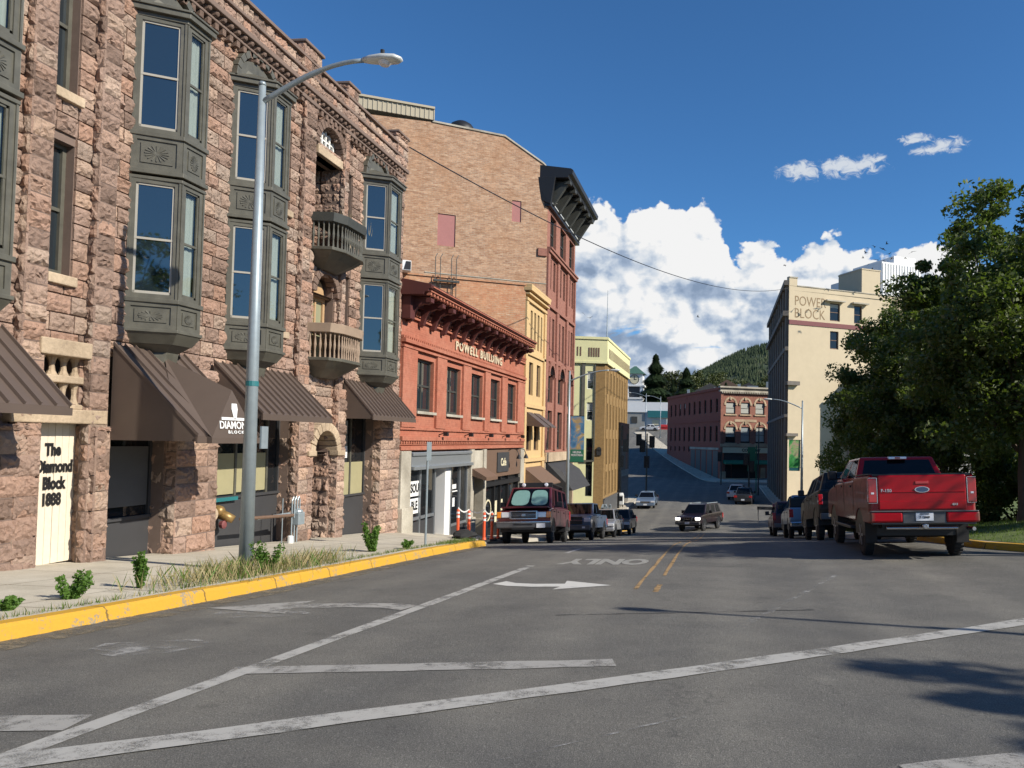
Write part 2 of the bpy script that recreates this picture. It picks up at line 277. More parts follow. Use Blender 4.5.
# ------------------------------------------------------------------ mesh builder
def FR(o,u,w=None):
    """frame: local (u, w, z) -> world; u is along the wall, w is outward"""
    u=Vector((u[0],u[1],0)).normalized(); w=Vector((w[0],w[1],0)).normalized()
    return Matrix(((u.x,w.x,0,o[0]),(u.y,w.y,0,o[1]),(0,0,1,0),(0,0,0,1)))
ID=Matrix.Identity(4)
class MB:
    def __init__(s,M=ID): s.v=[];s.f=[];s.m=[];s.M=M;s.cur=0;s.blk=None;s.adds=[];s.marks=[]
    def mark(s): s.marks.append((len(s.v),len(s.f)))
    def add(s,vs,fs,mat=None):
        o=len(s.v); s.adds.append((o,len(s.f)))
        for p in vs:
            q=s.M@Vector(p); s.v.append((q.x,q.y,q.z))
        for f in fs: s.f.append(tuple(i+o for i in f)); s.m.append(s.cur if mat is None else mat)
        return s
    def box(s,a,b,mat=None):
        x0,y0,z0=[min(p,q) for p,q in zip(a,b)]; x1,y1,z1=[max(p,q) for p,q in zip(a,b)]
        return s.add([(x0,y0,z0),(x1,y0,z0),(x1,y1,z0),(x0,y1,z0),(x0,y0,z1),(x1,y0,z1),(x1,y1,z1),(x0,y1,z1)],[(0,3,2,1),(4,5,6,7),(0,1,5,4),(1,2,6,5),(2,3,7,6),(3,0,4,7)],mat)
    def hexa(s,b,t,mat=None): # bottom ring, top ring of n pts
        n=len(b); return s.add(list(b)+list(t),[tuple(range(n))[::-1],tuple(range(n,2*n))]+[(i,(i+1)%n,n+(i+1)%n,n+i) for i in range(n)],mat)
    def prism(s,poly,a,b,axis=0,mat=None):
        def mk(p,c): return (c,p[0],p[1]) if axis==0 else ((p[0],c,p[1]) if axis==1 else (p[0],p[1],c))
        return s.hexa([mk(p,a) for p in poly],[mk(p,b) for p in poly],mat)
    def quad(s,*p,mat=None): return s.add(p,[tuple(range(len(p)))],mat)
    def tube(s,pts,r,n=8,cap=True,mat=None):
        pts=[Vector(p) for p in pts]; rs=r if isinstance(r,(list,tuple)) else [r]*len(pts); vs=[];fs=[]
        up=None
        for i,p in enumerate(pts):
            d=(pts[min(i+1,len(pts)-1)]-pts[max(i-1,0)]).normalized()
            if up is None: up=d.orthogonal().normalized()
            up=(up-d*up.dot(d)).normalized(); sd=d.cross(up)
            for k in range(n):
                a=2*math.pi*k/n; vs.append(p+(up*math.cos(a)+sd*math.sin(a))*rs[i])
        for i in range(len(pts)-1):
            for k in range(n): fs.append((i*n+k,i*n+(k+1)%n,(i+1)*n+(k+1)%n,(i+1)*n+k))
        if cap: fs.append(tuple(range(n))[::-1]); fs.append(tuple(range((len(pts)-1)*n,len(pts)*n)))
        return s.add(vs,fs,mat)
    def lathe(s,c,prof,n=20,axis='x',mat=None): # prof: (along, radius)
        vs=[];fs=[]
        for a_,r in prof:
            for k in range(n):
                t=2*math.pi*k/n; p,q=r*math.cos(t),r*math.sin(t)
                vs.append((c[0]+a_,c[1]+p,c[2]+q) if axis=='x' else ((c[0]+p,c[1]+a_,c[2]+q) if axis=='y' else (c[0]+p,c[1]+q,c[2]+a_)))
        for i in range(len(prof)-1):
            for k in range(n): fs.append((i*n+k,i*n+(k+1)%n,(i+1)*n+(k+1)%n,(i+1)*n+k))
        fs.append(tuple(range(n))[::-1]); fs.append(tuple(range((len(prof)-1)*n,len(prof)*n)))
        return s.add(vs,fs,mat)
    def build(s,name,mats,parent=None,bevel=0,seg=2,smooth=False,local=False,uv=True,recalc=False,each=False):
        if each:
            mk=(s.marks or s.adds)+[(len(s.v),len(s.f))]; r=None
            for (a,b),(c,d) in zip(mk,mk[1:]):
                if c==a: continue
                q=MB(); q.v=s.v[a:c]; q.f=[tuple(i-a for i in f_) for f_ in s.f[b:d]]; q.m=s.m[b:d]; r=q.build(name,mats,parent,bevel,seg,smooth,local,uv,recalc)
            return r
        me=bpy.data.meshes.new(name)
        if parent is not None and not local:
            o=parent.matrix_world.translation if False else WP[parent.name]
            vs=[(v[0]-o[0],v[1]-o[1],v[2]-o[2]) for v in s.v]
        else: vs=s.v; o=(0,0,0)
        me.from_pydata(vs,[],s.f); 
        if not isinstance(mats,(list,tuple)): mats=[mats]
        for m in mats: me.materials.append(MAT[m])
        if len(mats)>1: me.polygons.foreach_set('material_index',s.m)
        if smooth: me.polygons.foreach_set('use_smooth',[True]*len(me.polygons))
        if recalc:
            bm=bmesh.new(); bm.from_mesh(me); bmesh.ops.recalc_face_normals(bm,faces=bm.faces); bm.to_mesh(me); bm.free()
        if uv and len(me.polygons)<200000:
            l=me.uv_layers.new(name='UVMap'); nl=len(me.loops); co=np.array(s.v); me.update()
            nr=np.zeros(len(me.polygons)*3); me.polygons.foreach_get('normal',nr); nr=nr.reshape(-1,3)
            ls=np.zeros(len(me.polygons),int); lt=np.zeros(len(me.polygons),int); me.polygons.foreach_get('loop_start',ls); me.polygons.foreach_get('loop_total',lt)
            vi=np.zeros(nl,int); me.loops.foreach_get('vertex_index',vi); fi=np.repeat(np.arange(len(lt)),lt)
            order=np.argsort(ls); fi=np.repeat(order,lt[order]); N=nr[fi]; P=co[vi]
            h=np.hypot(N[:,0],N[:,1]); h[h<1e-6]=1; tx,ty=-N[:,1]/h,N[:,0]/h
            sg=np.where((np.abs(tx)>np.abs(ty)),np.sign(tx),np.sign(ty)); tx*=sg; ty*=sg
            U=P[:,0]*tx+P[:,1]*ty; V=P[:,2].copy(); flat=np.abs(N[:,2])>.7; U[flat]=P[flat,0]; V[flat]=P[flat,1]
            l.data.foreach_set('uv',np.stack([U,V],1).ravel())
        if s.blk is not None:
            at=me.attributes.new('blk','FLOAT','FACE'); at.data.foreach_set('value',s.blk)
        ob=bpy.data.objects.new(name,me); COL.objects.link(ob)
        if parent is not None: ob.parent=parent
        WP[ob.name]=WP[parent.name] if parent is not None and not local else (0,0,0)
        if bevel:
            md=ob.modifiers.new('b','BEVEL'); md.width=bevel; md.segments=seg; md.limit_method='ANGLE'; md.angle_limit=R(35); md.harden_normals=False
        return ob
WP={}
def tag(o,label,cat,group=None,kind=None):
    if label: o['label']=label
    if cat: o['category']=cat
    if group: o['group']=group
    if kind: o['kind']=kind
    return o
def thing(name,label,cat,loc=(0,0,0),rot=(0,0,0),group=None):
    o=bpy.data.objects.new(name,None); COL.objects.link(o); o.location=loc; o.rotation_euler=rot; o.empty_display_size=.2
    WP[o.name]=tuple(loc); return tag(o,label,cat,group)
def copytree(root,loc=None,label=None):
    c=root.copy(); COL.objects.link(c)
    if loc is not None: c.location=loc
    if label: c['label']=label
    for ch in root.children:
        d=ch.copy(); COL.objects.link(d); d.parent=c
        for g in ch.children:
            e=g.copy(); COL.objects.link(e); e.parent=d
    return c
def textmb(mb,txt,size,org,ax,ay,an,depth=.01,wscale=1.0,bold=0,align='CENTER',space=1.0,shear=0):
    """lettering as solid mesh: org centre, ax text direction, ay up, an outward"""
    cu=bpy.data.curves.new('t','FONT'); cu.body=txt; cu.size=size; cu.extrude=depth/2; cu.offset=bold; cu.align_x=align; cu.align_y='CENTER'; cu.space_character=space; cu.shear=shear; cu.resolution_u=3
    ob=bpy.data.objects.new('t',cu); COL.objects.link(ob); dg=bpy.context.evaluated_depsgraph_get(); me=ob.evaluated_get(dg).to_mesh()
    ax,ay,an=Vector(ax).normalized(),Vector(ay).normalized(),Vector(an).normalized(); o=Vector(org)
    mb.add([tuple(o+ax*(v.co.x*wscale)+ay*v.co.y+an*(v.co.z+depth/2+.004)) for v in me.vertices],[tuple(p.vertices) for p in me.polygons])
    ob.evaluated_get(dg).to_mesh_clear(); bpy.data.objects.remove(ob); bpy.data.curves.remove(cu)

def wallskin(mb,u0,u1,z0,z1,holes,depth=.22,mat=None,w=0):
    """flat wall front with real openings: cells between the holes plus the reveals"""
    us=sorted({u0,u1,*[h[0] for h in holes],*[h[1] for h in holes]}); zs=sorted({z0,z1,*[h[2] for h in holes],*[h[3] for h in holes]})
    us=[u for u in us if u0<=u<=u1]; zs=[z for z in zs if z0<=z<=z1]
    for a,b in zip(us,us[1:]):
        for c,d in zip(zs,zs[1:]):
            mu,mz=(a+b)/2,(c+d)/2
            if any(h[0]<mu<h[1] and h[2]<mz<h[3] for h in holes): continue
            mb.quad((a,w,c),(b,w,c),(b,w,d),(a,w,d),mat=mat)
    for a,b,c,d in [h[:4] for h in holes]:
        for q in (((a,w,c),(a,w-depth,c),(a,w-depth,d),(a,w,d)),((b,w,c),(b,w-depth,c),(b,w-depth,d),(b,w,d)),((a,w,c),(b,w,c),(b,w-depth,c),(a,w-depth,c)),((a,w,d),(b,w,d),(b,w-depth,d),(a,w-depth,d))): mb.quad(*q,mat=mat)
def window(F,par,u0,u1,z0,z1,w=-.12,fw=.06,mull=0,rail=True,fm='sash_paint',gm='window_glass',name='window',thick=.07,arch=0,blind=None,label=None):
    mb=MB(F)
    mb.box((u0,w,z0),(u0+fw,w+thick,z1)); mb.box((u1-fw,w,z0),(u1,w+thick,z1))
    mb.box((u0+fw,w,z1-fw),(u1-fw,w+thick,z1)); mb.box((u0+fw,w,z0),(u1-fw,w+thick,z0+fw*1.2))
    if rail: zm=(z0+z1)/2; mb.box((u0+fw,w+.01,zm-fw*.4),(u1-fw,w+thick-.01,zm+fw*.4))
    for k in range(mull):
        um=u0+(u1-u0)*(k+1)/(mull+1); mb.box((um-fw*.35,w+.005,z0+fw*1.2),(um+fw*.35,w+thick-.015,z1-fw))
    if arch:
        n=8; top=z1; pts=[(u0,top),(u0,top+.01)]+[((u0+u1)/2-math.cos(math.pi*k/n)*(u1-u0)/2,top+.01+math.sin(math.pi*k/n)*arch) for k in range(1,n)]+[(u1,top+.01),(u1,top)]
        mb.prism(pts,w,w+thick*.6,axis=1)
    o=mb.build(name,fm,par)
    if label: o['label']=label
    g=MB(F); g.quad((u0+fw,w+.02,z0+fw),(u1-fw,w+.02,z0+fw),(u1-fw,w+.02,z1-fw),(u0+fw,w+.02,z1-fw)); g.build('pane',gm,o)
    if blind:
        bz=z1-(z1-z0)*blind[0]; bb=MB(F); bb.box((u0+fw+.01,w+.022,bz),(u1-fw-.01,w+.03,z1-fw-.01)); bb.build('blind',blind[1],o)
    return o

# ------------------------------------------------------------------ camera
f,PX,PY=770.,640.,415.; roll=R(1.0)
cam=bpy.data.cameras.new('camera'); co=bpy.data.objects.new('camera',cam); COL.objects.link(co); scene.camera=co
cam.sensor_width=36; cam.lens=f/1024*36; cam.shift_x=-(PX-512)/1024; cam.shift_y=(PY-384)/1024; cam.clip_end=9000; cam.clip_start=.05
yaw,pitch=R(5.963),R(1.9785)
# street axis is +Y; the camera looks yaw to the left of it
M=Matrix.Rotation(yaw,4,'Z')@Matrix.Rotation(R(90)+pitch,4,'X')@Matrix.Rotation(roll,4,'Z')
co.matrix_world=M

# ------------------------------------------------------------------ light
SUN=Vector((.964*math.cos(R(34)),-.266*math.cos(R(34)),math.sin(R(34))))
sl=bpy.data.lights.new('sun','SUN'); so=bpy.data.objects.new('sun',sl); COL.objects.link(so); sl.energy=4.8; sl.angle=R(.53); sl.color=(1,.93,.82)
so.rotation_euler=SUN.to_track_quat('Z','Y').to_euler(); so.location=(30,-10,40)
# ------------------------------------------------------------------ sky
def build_world():
    w=bpy.data.worlds.new('World'); scene.world=w; w.use_nodes=True; nt=w.node_tree; nt.nodes.clear()
    w.cycles.sampling_method='MANUAL'; w.cycles.sample_map_resolution=256
    out=nd(nt,'ShaderNodeOutputWorld'); bg=nd(nt,'ShaderNodeBackground'); ln(nt,bg.outputs[0],out.inputs[0]); bg.inputs[1].default_value=SKYS
    sk=nd(nt,'ShaderNodeTexSky',sky_type='NISHITA'); sk.sun_disc=False; sk.sun_elevation=R(34); sk.sun_rotation=math.atan2(SUN.x,SUN.y); sk.altitude=1200; sk.air_density=1.0; sk.dust_density=.3; sk.ozone_density=2.2
    d=nd(nt,'ShaderNodeTexCoord').outputs['Generated']
    s=nd(nt,'ShaderNodeSeparateXYZ'); ln(nt,d,s.inputs[0]); x,y,z=s.outputs
    deg=180/math.pi
    az=mth(nt,'MULTIPLY',mth(nt,'ARCTAN2',x,y),deg); el=mth(nt,'MULTIPLY',mth(nt,'ARCSINE',z),deg)
    def vec(a,b,c=0.0):
        v=nd(nt,'ShaderNodeCombineXYZ')
        for i,q in enumerate((a,b,c)):
            if isinstance(q,(int,float)): v.inputs[i].default_value=q
            else: ln(nt,q,v.inputs[i])
        return v.outputs[0]
    sky=sk.outputs[0]
    # deepen the clear sky a little (polarised, dry mountain air)
    sky=mix(nt,1.0,sky,SKYTINT,'MULTIPLY')
    # cumulus bank: its top edge as a curve over the compass direction
    def azel(px,py):
        a=math.degrees(math.atan((px-640)/770))-5.96; e=math.degrees(math.atan((443-py+ (px-720)*.0175)/math.hypot(770,px-640))); return a,e
    prof=[azel(*p) for p in ((380,300),(480,232),(560,200),(590,188),(606,200),(622,212),(645,196),(668,190),(700,200),(722,218),(738,246),(752,238),(790,240),(822,228),(850,240),(885,238),(915,228),(940,235),(1000,250),(1080,300))]
    fc=nd(nt,'ShaderNodeFloatCurve'); cv=fc.mapping.curves[0]; A0,A1=-40.,40.
    pts=[(-40,4.5)]+prof+[(40,6)]
    while len(cv.points)<len(pts): cv.points.new(.5,.5)
    for p,(a,e) in zip(cv.points,pts): p.location=((a-A0)/(A1-A0),e/30)
    fc.mapping.update()
    t=nd(nt,'ShaderNodeClamp'); ln(nt,mth(nt,'DIVIDE',mth(nt,'SUBTRACT',az,A0),A1-A0),t.inputs[0]); ln(nt,t.outputs[0],fc.inputs['Value'])
    top=mth(nt,'MULTIPLY',fc.outputs[0],30)
    def fbm(a,b,sc,det=9,rough=.58,dist=.0):
        o=noise(nt,vec(a,b),sc,min(det,6),rough,dist); o.node.noise_dimensions='2D'; return o
    def billow(a,b,sc):
        nz=nd(nt,'ShaderNodeTexNoise'); nz.noise_dimensions='2D'; nz.inputs['Scale'].default_value=sc*1.3; nz.inputs['Detail'].default_value=5; ln(nt,vec(a,b),nz.inputs['Vector'])
        off=nd(nt,'ShaderNodeVectorMath',operation='MULTIPLY_ADD'); ln(nt,nz.outputs['Color'],off.inputs[0]); off.inputs[1].default_value=(1.4/sc*.5,)*3; ln(nt,vec(a,b),off.inputs[2])
        v=nd(nt,'ShaderNodeTexVoronoi',feature='SMOOTH_F1',voronoi_dimensions='2D'); v.inputs['Scale'].default_value=sc; v.inputs['Smoothness'].default_value=.35; v.inputs['Detail'].default_value=2.5; v.inputs['Roughness'].default_value=.55; ln(nt,off.outputs[0],v.inputs['Vector'])
        return mth(nt,'SUBTRACT',1.0,v.outputs['Distance'])
    ey=mth(nt,'MULTIPLY',el,1.25)
    def dens(a,e):
        return mth(nt,'ADD',mth(nt,'MULTIPLY',billow(a,e,.30),.95),mth(nt,'MULTIPLY',fbm(a,e,1.3,8,.6),.42))
    D0=dens(az,ey); D1=dens(mth(nt,'ADD',az,.55),mth(nt,'ADD',ey,.75))
    edge=mth(nt,'ADD',mth(nt,'SUBTRACT',top,el),mth(nt,'MULTIPLY',mth(nt,'SUBTRACT',D0,.56),2.6))
    def sstep(v,a,b):
        m=nd(nt,'ShaderNodeMapRange',interpolation_type='SMOOTHSTEP'); m.inputs[1].default_value=a; m.inputs[2].default_value=b; ln(nt,v,m.inputs[0]); return m.outputs[0]
    aTop=sstep(edge,0,.45)
    # lower down the bank breaks into flat layers with blue gaps
    lay=fbm(mth(nt,'MULTIPLY',az,.55),mth(nt,'MULTIPLY',el,1.9),.28,8,.6,.3)
    lay2=fbm(mth(nt,'MULTIPLY',az,.6),mth(nt,'MULTIPLY',el,1.5),.22,3,.5,.2)
    depth=mth(nt,'SUBTRACT',top,el)
    cov=mth(nt,'SUBTRACT',mth(nt,'ADD',lay,.36),mth(nt,'MULTIPLY',sstep(depth,1.5,8.0),.33))
    aLow=sstep(cov,.30,.42)
    alpha=mth(nt,'MULTIPLY',aTop,aLow)
    light=mth(nt,'ADD',mth(nt,'MULTIPLY',mth(nt,'SUBTRACT',D0,D1),0.75),.93)
    light=mth(nt,'ADD',light,mth(nt,'MULTIPLY',mth(nt,'SUBTRACT',lay2,.52),2.2))
    light=mth(nt,'SUBTRACT',light,mth(nt,'MULTIPLY',sstep(depth,1.5,8.0),.40))
    cl=ramp(nt,light,[(0,(.26,.35,.50)),(.3,(.40,.50,.66)),(.55,(.68,.75,.84)),(.8,(.98,.98,.98))])
    # three small clouds higher up
    small=None
    for px,py,wx,wy in ((800,168,2.2,.75),(845,163,3.0,.85),(868,156,1.3,.5),(913,135,1.35,.42),(925,147,1.2,.45),(948,141,1.5,.6)):
        a,e=azel(px,py)
        q=mth(nt,'ADD',mth(nt,'POWER',mth(nt,'DIVIDE',mth(nt,'SUBTRACT',az,a),wx),2.0),mth(nt,'POWER',mth(nt,'DIVIDE',mth(nt,'SUBTRACT',el,e),wy),2.0))
        q=mth(nt,'SUBTRACT',1.0,q); small=q if small is None else mth(nt,'MAXIMUM',small,q)
    ns=fbm(az,mth(nt,'MULTIPLY',el,1.6),1.1,9,.66,.5)
    aS=mth(nt,'MULTIPLY',sstep(mth(nt,'ADD',small,mth(nt,'MULTIPLY',mth(nt,'SUBTRACT',ns,.5),3.2)),.1,1.2),.85)
    gate=sstep(small,-1.1,.1); aS=mth(nt,'MULTIPLY',aS,gate)
    k=1.0/SKYS
    cc=mix(nt,1.0,cl,(CLB*k,CLB*k,CLB*k),'MULTIPLY')
    col=mix(nt,alpha,sky,cc); col=mix(nt,aS,col,(.80*k*CLB,.84*k*CLB,.88*k*CLB))
    # distance fade near the horizon
    fade=sstep(el,0.0,4.0)
    ln(nt,col,bg.inputs[0])
SKYS=.064; SKYTINT=(.60,1.13,1.55); CLB=.66
build_world()
scene.view_settings.view_transform='Standard'; scene.view_settings.look='None'; scene.view_settings.exposure=.48; scene.view_settings.gamma=1
scene.cycles.max_bounces=6; scene.cycles.transparent_max_bounces=12; scene.cycles.sample_clamp_indirect=6
try: scene.cycles.use_denoising=True
except: pass

# ------------------------------------------------------------------ ground, road, pavements
def sheet(name,mat,xs,ys,fn,kind='structure',label=None):
    xs=np.asarray(xs);ys=np.asarray(ys); n=len(xs); v=[(float(x),float(y),fn(x,y)) for y in ys for x in xs]
    fs=[(j*n+i,j*n+i+1,(j+1)*n+i+1,(j+1)*n+i) for j in range(len(ys)-1) for i in range(n-1)]
    mb=MB(); mb.v=v; mb.f=fs; mb.m=[0]*len(fs); o=mb.build(name,mat,smooth=True,uv=False); o['kind']=kind
    if label: o['label']=label
    return o
far=np.concatenate([np.linspace(-1500,-120,8),np.linspace(-90,90,37),np.linspace(120,1500,8)])
sheet('ground','dry_ground',far,np.concatenate([np.linspace(-300,-40,6),np.linspace(-30,200,93),np.linspace(220,600,12),[900,1500,3000]]),lambda x,y:G(x,y)-.35)
ROAD=sheet('road','asphalt',np.concatenate([np.linspace(-60,-10,12),np.linspace(-9,6,31),np.linspace(7,60,16)]),np.arange(-30,134.1,.5),lambda x,y:G(x,y))
sheet('far_road','asphalt',np.linspace(-40,-3,20),np.arange(134,215,1.),lambda x,y:G(x,y)+.02)
def drape(name,mat,poly,dz=.005,step=.35,label=None):
    """flat marking cut out along a polygon and laid on the road"""
    bm=bmesh.new(); vs=[bm.verts.new((p[0],p[1],0)) for p in poly]; bm.faces.new(vs)
    x0,x1=min(p[0] for p in poly),max(p[0] for p in poly); y0,y1=min(p[1] for p in poly),max(p[1] for p in poly)
    for ax,lo,hi in ((0,x0,x1),(1,y0,y1)):
        t=math.ceil(lo/step)*step
        while t<hi:
            no=Vector((1,0,0)) if ax==0 else Vector((0,1,0)); bmesh.ops.bisect_plane(bm,geom=bm.verts[:]+bm.edges[:]+bm.faces[:],plane_co=no*t,plane_no=no); t+=step
    mb=MB(); bm.verts.index_update(); mb.v=[(v.co.x,v.co.y,G(v.co.x,v.co.y)+dz) for v in bm.verts]; mb.f=[tuple(v.index for v in f_.verts) for f_ in bm.faces]; mb.m=[0]*len(mb.f); bm.free()
    o=mb.build(name,mat,uv=False); o.parent=ROAD
    return o
def band(p,q,w,j=.0,n=14):
    p,q=Vector(p),Vector(q); d=(q-p); nrm=Vector((-d.y,d.x)).normalized(); L=[];Rr=[]
    for i in range(n+1):
        c=p+d*i/n; L.append(c+nrm*(w/2+random.uniform(-j,j))); Rr.append(c-nrm*(w/2+random.uniform(-j,j)))
    return [tuple(a) for a in L]+[tuple(a) for a in Rr[::-1]]
drape('lane_line','paint_line',band((-3.78,3.4),(-3.58,14.6),.16,.008),.006)
drape('lane_line','paint_line',band((-3.5,17.6),(-3.45,19.2),.12,.01),.006)
drape('stop_line','paint_line',band((-4.6,3.05),(5.0,10.55),.25,.014,30),.009)
drape('crosswalk_line','paint_worn',band((-3.85,5.82),(-.88,6.66),.27,.014),.006)
drape('crosswalk_line','paint_worn',band((-9.0,3.2),(-3.9,4.42),.34,.012),.006)
drape('crosswalk_line','paint_worn',band((1.1,4.3),(4.2,5.6),.45,.012),.006)
def arrow(name,mat,cx,cy,ang,s=1.0,dz=.006,ys=1.0):
    P=[(-1.3,.02),(-.9,-.14),(-.3,-.2),(.35,-.16),(.25,-.42),(1.5,.02),(.35,.42),(.38,.12),(-.3,.08),(-.8,.14),(-1.1,.32)]
    P=[(x,y*ys) for x,y in P]; c,s_=math.cos(ang),math.sin(ang); return drape(name,mat,[(cx+(x*c-y*s_)*s,cy+(x*s_+y*c)*s) for x,y in P],dz,.25)
arrow('arrow_marking','paint_letters',-2.62,11.75,R(3),.66,ys=1.9)
arrow('arrow_marking','paint_worn',-4.85,9.15,R(196),.88,ys=1.5)
drape('worn_paint_patch','paint_faint',[(-5.75,8.35),(-5.4,8.15),(-4.95,8.3),(-4.7,8.6),(-5.0,8.85),(-5.5,8.7),(-5.85,8.75)],.005)
drape('worn_paint_patch','paint_faint',[(-5.5,6.25),(-5.1,6.1),(-4.75,6.35),(-4.6,6.8),(-4.95,6.95),(-5.35,6.75),(-5.6,6.6)],.005)
for dx,s0,s1 in ((-1.22,11.4,24),(-.92,13.2,24)):
    drape('centre_line','paint_amber',band((dx,s0),(dx+.05,s1),.06,.012),.006)
drape('centre_line','paint_amber',band((-.90,11.2),(-.9,12.0),.08,.012),.006)
drape('centre_line','paint_amber',band((-1.2,24),(-1.25,50),.08,.01),.006)
drape('centre_line','paint_amber',band((-.9,24),(-.95,50),.08,.01),.006)
drape('crack_seal','paint_faint',band((-1.2,4.2),(-.2,5.2),.02,.012),.007)
drape('crack_seal','crack_tar',band((-1.9,9.0),(1.2,9.9),.028,.014,30),.004)
drape('crack_seal','paint_faint',band((.2,8.5),(2.0,13.5),.09,.03,30),.004)
drape('stop_line','paint_worn',band((-5.8,51.5),(4.8,52.5),.4,.01),.006); drape('crosswalk_line','paint_worn',band((-5.8,54),(4.8,55),.3,.01),.006); drape('crosswalk_line','paint_worn',band((-5.8,57.5),(4.8,58),.3,.01),.006)
# the word ONLY, read by traffic coming up the street
mbt=MB(); textmb(mbt,'ONLY',1.5,(0,0,0),(1,0,0),(0,1,0),(0,0,1),.002,1.0,.085)
tv=[(-(x)*.42-2.25,-(y)*1.0+15.55) for x,y,z in mbt.v]; mbt.v=[(x,y,G(x,y)+.006) for x,y in tv]; o=mbt.build('only_marking','paint_letters',uv=False); o.parent=ROAD

def slab(name,mat,line,back,z_in,z_out,kerbmat=None,kerbw=.16,h=.15,label=None):
    """pavement strip: line = kerb polyline points, back = matching inner points"""
    mb=MB(); n=len(line); K=4; v=[];fs=[]
    for (a,b) in zip(line,back):
        a,b=Vector(a),Vector(b); d=(b-a); L=d.length; d.normalize(); st=a+d*(kerbw if kerbmat else 0)
        for k in range(K+1):
            p=st.lerp(b,k/K); zi,zo=z_in(b),z_out(a); v.append((p.x,p.y,zo+(zi-zo)*k/K))
    for i in range(n-1):
        for k in range(K): fs.append((i*(K+1)+k,i*(K+1)+k+1,(i+1)*(K+1)+k+1,(i+1)*(K+1)+k))
    mb.add(v,fs); o=mb.build(name,mat,uv=False); o['kind']='structure'
    if kerbmat:
        kb=MB(); vs=[];fs=[]
        for (a,b) in zip(line,back):
            a,b=Vector(a),Vector(b); d=(b-a).normalized(); z=z_out(a)
            jz=random.uniform(-.006,.006)
            for q,zz in ((a-d*.02,z-h-.25),(a-d*.02,z-h+.0),(a+d*.01,z-.03+jz),(a+d*.04,z+.004+jz),(a+d*(kerbw+.004),z+.006+jz),(a+d*(kerbw+.004),z-.1)): vs.append((q.x,q.y,zz))
        for i in range(n-1):
            for k in range(5): fs.append((i*6+k,i*6+k+1,(i+1)*6+k+1,(i+1)*6+k))
        kb.add(vs,fs); kb.add([vs[j] for j in range(6)],[(0,1,2,3,4,5)]); kb.add([vs[(n-1)*6+j] for j in range(6)],[(0,1,2,3,4,5)])
        ok=kb.build('kerb',kerbmat,uv=False); ok.parent=o
    return o
def dens_line(pts,st=.6):
    out=[]
    for a,b in zip(pts,pts[1:]):
        a,b=Vector(a),Vector(b); n=max(1,int((b-a).length/st))
        for i in range(n): out.append(tuple(a.lerp(b,i/n)))
    out.append(tuple(pts[-1])); return out
def kz(a): return G(a[0],a[1])+.15
XB=-10.75
near=dens_line([(-6.62,-30),(-6.6,5),(-6.5,10),(-6.45,16),(-6.5,20.5),(-6.7,21.8),(-7.2,22.9),(-7.9,23.7),(-8.55,24.2)])
slab('sidewalk','sidewalk_concrete',near,[(XB,p[1]) for p in near],lambda b:ZB(b[1]),kz,'curb_yellow',.2)
drape('gutter_grit','gutter_dirt',[(p[0]+.02,p[1]) for p in near if 1<p[1]<21.5]+[(p[0]+.42,p[1]) for p in near if 1<p[1]<21.5][::-1],.005)
mid=dens_line([(-8.55,24.2),(-8.6,52.5)],1.0); slab('sidewalk','sidewalk_concrete',mid,[(XB,p[1]) for p in mid],lambda b:ZB(b[1]),kz,'curb_concrete')
endl=dens_line([(-8.6,52.5),(-8.2,54),(-7.2,55.2),(-6.6,56.5),(-6.5,58.5),(-7.0,60),(-8.3,61.2)],.5); slab('sidewalk','sidewalk_concrete',endl,[(XB,p[1]) for p in endl],lambda b:G(-8.6,b[1])+.2,kz,'curb_yellow')
e2=dens_line([(-8.3,61.2),(-8.6,63),(-8.6,84)],1.0); slab('sidewalk','sidewalk_concrete',e2,[(-14,p[1]) for p in e2],lambda b:G(-8.6,b[1])+.2,kz,'curb_concrete')
# right side: corner of the park lawn, then the kerb past the parked vehicles
cr=dens_line([(60,13.6),(20,14.6),(12,15.2),(8.6,16.2),(7.0,17.3),(6.1,18.6),(5.6,20.3),(5.45,23)],.6)
slab('sidewalk','curb_concrete',cr,[(60+.3,14.3)]*0+[(p[0]+.25,p[1]+.35) for p in cr],kz,kz,'curb_yellow',.2)
cr2=dens_line([(5.45,23),(5.45,54),(5.0,56),(5.0,60),(5.4,62)],1.0)
slab('sidewalk','sidewalk_concrete',cr2,[(p[0]+1.9,p[1]) for p in cr2],kz,kz,'curb_concrete')
cr3=dens_line([(5.4,62),(5.4,108)],1.0); slab('sidewalk','sidewalk_concrete',cr3,[(p[0]+3.5,p[1]) for p in cr3],kz,kz,'curb_concrete')
# lawn rises behind the kerb
lx=np.concatenate([np.linspace(5.6,14,22),np.linspace(15,60,16)])
def lawnz(x,y):
    yk=np.interp(x,[5.4,5.6,6.1,7,8.6,12,20,60],[23,20.3,18.6,17.3,16.2,15.2,14.6,13.6]); d=max(0,min(y-yk-.3,x-5.6)); return G(min(x,9),y)+.15+.012*0+min(1.6,.10*d)
lys=np.linspace(14,75,100)
mb=MB(); n=len(lx)
for yy in lys:
    for xx in lx:
        yk=float(np.interp(xx,[5.4,5.6,6.1,7,8.6,12,20,60],[23,20.3,18.6,17.3,16.2,15.2,14.6,13.6]))+.45; y2=max(yy,yk); mb.v.append((float(xx)+ (1.75 if y2>23 and xx<7.5 else .1),float(y2),float(lawnz(xx,y2))))
mb.f=[(j*n+i,j*n+i+1,(j+1)*n+i+1,(j+1)*n+i) for j in range(len(lys)-1) for i in range(n-1)]; mb.m=[0]*len(mb.f)
o=mb.build('lawn','lawn_soil',smooth=True,uv=False); o['kind']='structure'
